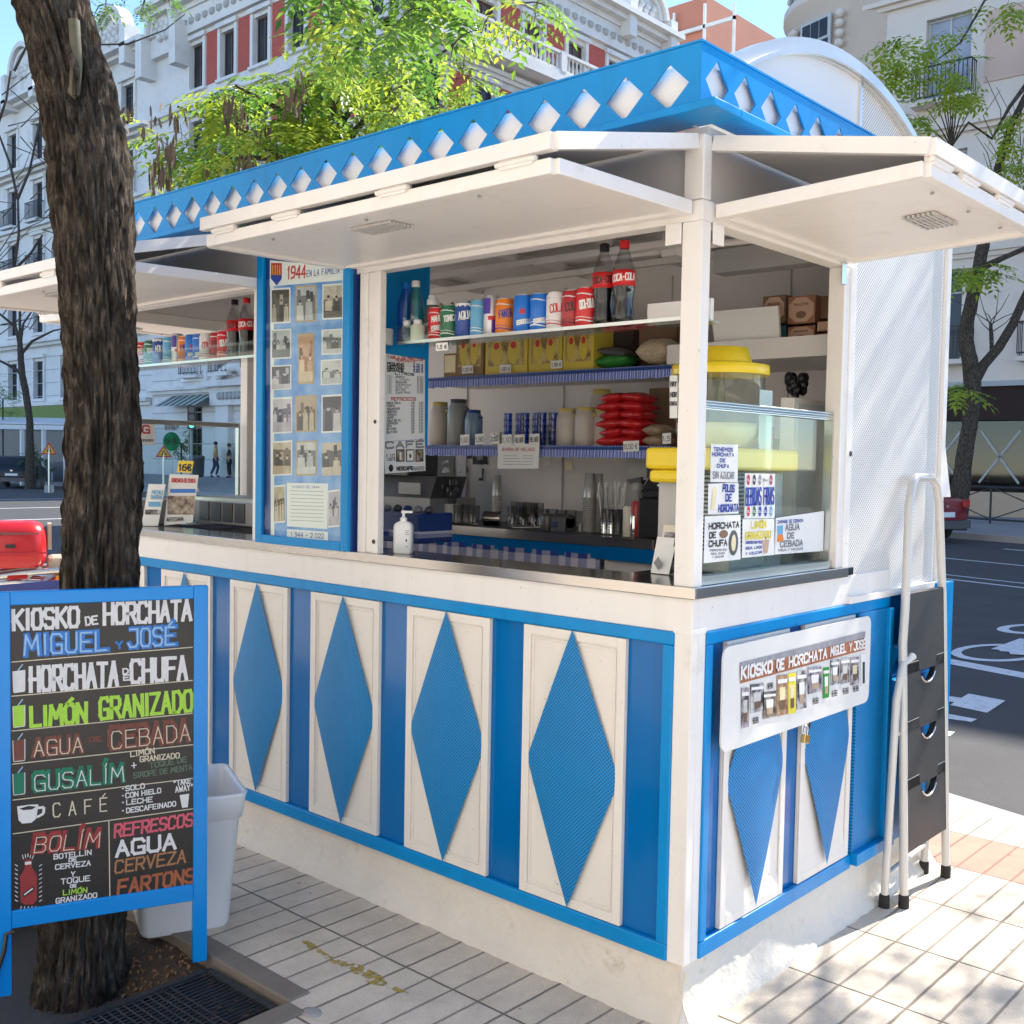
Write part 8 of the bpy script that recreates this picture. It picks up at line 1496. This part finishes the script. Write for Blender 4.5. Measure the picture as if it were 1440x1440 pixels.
def roadsign(u, vt, vb, wpx, dep, label, sym):
    p = PD(dep, u, vb); zt_ = PD(dep, u, vt)[2]; r = wpx/2*dep/CF; t = thing('road_sign', (p[0], p[1], p[2]-.9), label, 'road sign'); r0 = ray(u, vb); ex = np.array([-r0[1], r0[0], 0]); ex = -ex/np.linalg.norm(ex); pl = Plane((p[0], p[1], p[2]), ex, (0,0,1)); 
    if pl.n @ (CAM-pl.O) < 0: pl.n = -pl.n
    h = zt_-p[2]; mb = MB(); mb.prism([pl(-r,0), pl(r,0), pl(0,h)], pl.n*.03, INKR); o = mb.build('sign_plate', t); m = MB(); m.add([pl(-r*.72,h*.12,.036), pl(r*.72,h*.12,.036), pl(0,h*.82,.036)], [(0,1,2)], mat('sign_yellow', (.80,.42,.02), .5))
    if sym: m.add([pl(-r*.25,h*.18,.04), pl(-r*.05,h*.18,.04), pl(.02*r,h*.55,.04), pl(-r*.08,h*.6,.04)], [(0,1,2,3)], INK); m.add([pl(.1*r,h*.18,.04), pl(r*.45,h*.18,.04), pl(r*.25,h*.38,.04)], [(0,1,2)], INK); m.add([pl(-.05*r,h*.48,.041), pl(.3*r,h*.3,.041), pl(.3*r,h*.36,.041), pl(-.02*r,h*.56,.041)], [(0,1,2,3)], INK)
    else: m.add([pl(-r*.3,h*.2,.04), pl(-r*.12,h*.2,.04), pl(-r*.04,h*.6,.04), pl(-r*.1,h*.6,.04)], [(0,1,2,3)], INK); m.add([pl(r*.1,h*.2,.04), pl(r*.3,h*.2,.04), pl(r*.1,h*.6,.04), pl(r*.02,h*.6,.04)], [(0,1,2,3)], INK)
    m.build('sign_symbol', o); m = MB(); m.tube([(p[0],p[1],-.1), (p[0],p[1],p[2]+h*.6)], .04, ALU, 8); m.prism([pl(-r*.6,-(p[2]+.1)), pl(r*.6,-(p[2]+.1)), pl(r*.6,-(p[2]+.1)+.3), pl(-r*.6,-(p[2]+.1)+.3)], -pl.n*.3, STG); m.build('pole', t)
roadsign(69, 622, 639, 21, 44, 'yellow triangular road narrows sign on a pole left of the tree', False)
roadsign(230, 626, 643, 22, 42, 'yellow triangular road works sign seen through the far window', True)
p = PD(46, 269, 660); t = thing('traffic_light', (p[0], p[1], 0), 'traffic light showing green across the street behind the kiosk window', 'traffic light'); mb = MB(); zt_ = PD(46, 269, 575)[2]; mb.tube([(p[0],p[1],-.1),(p[0],p[1],zt_)], .06, GREY, 8); mb.build('pole', t); mb = MB(); z0 = PD(46,269,602)[2]; r0 = ray(269,590); dv = np.array([r0[0], r0[1], 0]); dv /= np.linalg.norm(dv); sx = np.array([dv[1], -dv[0], 0]); mb.obox(np.array([p[0],p[1],z0+.45])-dv*.15, sx*.17, dv*.1, np.array([0,0,.5]), BLACK); mb.build('lamp_housing', t)
GL_ = bpy.data.materials.new('green_lamp'); GL_.use_nodes = True; b_ = GL_.node_tree.nodes['Principled BSDF']; b_.inputs['Base Color'].default_value = (.02,.6,.3,1); b_.inputs['Emission Color'].default_value = (.05,.9,.45,1); b_.inputs['Emission Strength'].default_value = 2.0
for i, m in enumerate((GL_, GREYD, GREYD)): mb = MB(); mb.tube([np.array([p[0],p[1],z0+.14+.31*i])-dv*.26, np.array([p[0],p[1],z0+.14+.31*i])-dv*.25], .12, m, 16); mb.build('lamp', t)
p = PD(50, 277, 668); t = thing('litter_bin', p, 'dark litter bin on the far pavement beside the doorway', 'bin'); mb = MB(); mb.lathe((p[0],p[1],p[2]-.1), [(.26,0),(.32,.1),(.34,.85),(.36,.87),(.36,.95),(.28,1.0),(.001,1.02)], GREYD, 16); mb.build('bin_body', t)
# pergola terrace at the far left
t = thing('pergola', (-57, 24, 0), 'white framed terrace pergola on the far pavement at the left', 'pergola'); mb = MB(); PG = mat('white_frame', (.70,.70,.70), .5, var=.03)
a, b, c_, d = [np.array(PD(dd, u, 598)) for dd, u in ((53,-30),(53,92),(57,92),(57,-30))]
for p_ in (a, b, c_, d, (a+b)/2, (c_+d)/2, a*.25+b*.75): mb.box((p_[0]-.08,p_[1]-.08,-.1), (p_[0]+.08,p_[1]+.08,2.75), PG)
for p_, q_ in ((a,b),(b,c_),(c_,d),(d,a),((a+b)/2,(c_+d)/2)): mb.bar((p_[0],p_[1],2.75),(q_[0],q_[1],2.75),.16,.22,PG)
mb.build('frame', t); mb = MB(); mb.slab([(a[0],a[1],2.9),(b[0],b[1],2.9),(c_[0],c_[1],3.3),(d[0],d[1],3.3)], .05, PG); mb.build('canopy', t)
mb = MB(); 
for i in range(7): s = i/7; p_, q_ = a+(b-a)*s, a+(b-a)*(s+.12); mb.slab([(p_[0],p_[1],.1),(q_[0],q_[1],.1),(q_[0],q_[1],1.1),(p_[0],p_[1],1.1)], .02, GREYD)
mb.build('screen', t)
def bush(u, v, dep, r, label, m=(LF_D,), n=16):
    c = np.array(PD(dep, u, v)); ml, mt = MB(), MB()
    for i in range(n): spray(ml, mt, c+np.array([rng.gauss(0,r*.4), rng.gauss(0,r*.4), rng.uniform(-.6*r,.8*r)]), r*.5, 2, .12, list(m), .6, 5, 3, tw=.01)
    t = thing('potted_shrub', (c[0], c[1], 0), label, 'shrub'); ml.build('foliage', t); mb = MB(); mb.lathe((c[0],c[1],-.09), [(.3,0),(.38,.5),(.36,.5),(.3,.45)], GREYD, 12); mb.tube([(c[0],c[1],.3),tuple(c)], .04, TWIG, 6); mb.build('pot', t); mt.build('stem', t)
bush(52, 655, 49, .9, 'dark green shrub beside the road narrows sign'); bush(4, 560, 55, 1.2, 'green shrub at the left edge above the terrace', (LF_G, LF_D)); bush(255, 625, 47, .8, 'dark shrub behind the traffic light', (LF_D,))
# pavement railing across the street, one section repeated
def rail_section():
    t = thing('railing', (0,0,0), 'dark pavement railing with crossed bars across the street, leftmost section in view', 'railing', 'pavement railings'); mb = MB(); w_ = 2.6; h = 1.0
    for p_, q_ in (((0,h),(w_,h)),((0,.12),(w_,.12)),((0,0),(0,h)),((w_/2,0),(w_/2,h))): mb.tube([(p_[0],0,p_[1]),(q_[0],0,q_[1])], .028, IRON, 8)
    for p_, q_ in (((0,.56),(w_/2,h)),((0,.56),(w_/2,.12)),((w_/2,h),(w_,.56)),((w_/2,.12),(w_,.56))): mb.tube([(p_[0],0,p_[1]),(q_[0],0,q_[1])], .016, IRON, 6)
    mb.build('bars', t); mb = MB(); mb.tube([(0,-.02,.56),(0,.02,.56)], .10, IRON, 12); mb.box((-.3,-.03,.62),(.3,-.02,.68),IRON) if False else None; mb.build('boss', t); return t
rs_ = rail_section(); p = PZ(.05, 1352, 733); q = PZ(.05, 1440, 739); an = math.atan2(q[1]-p[1], q[0]-p[0]); mid = np.array(PZ(.05, 1392, 736)); dvec = np.array([math.cos(an), math.sin(an), 0])
for i in range(-2, 6):
    loc = mid+dvec*(2.6*i-1.3); loc[2] = .04
    if i == -2: rs_.location = tuple(loc); rs_.rotation_euler = (0,0,an)
    else: dup(rs_, loc, an, ['dark pavement railing section behind the red car', 'dark railing section beside the tree trunk across the street', 'dark railing section right of the tree trunk across the street'][i+1] if i < 2 else 'dark railing section continuing beyond the right edge of the picture')
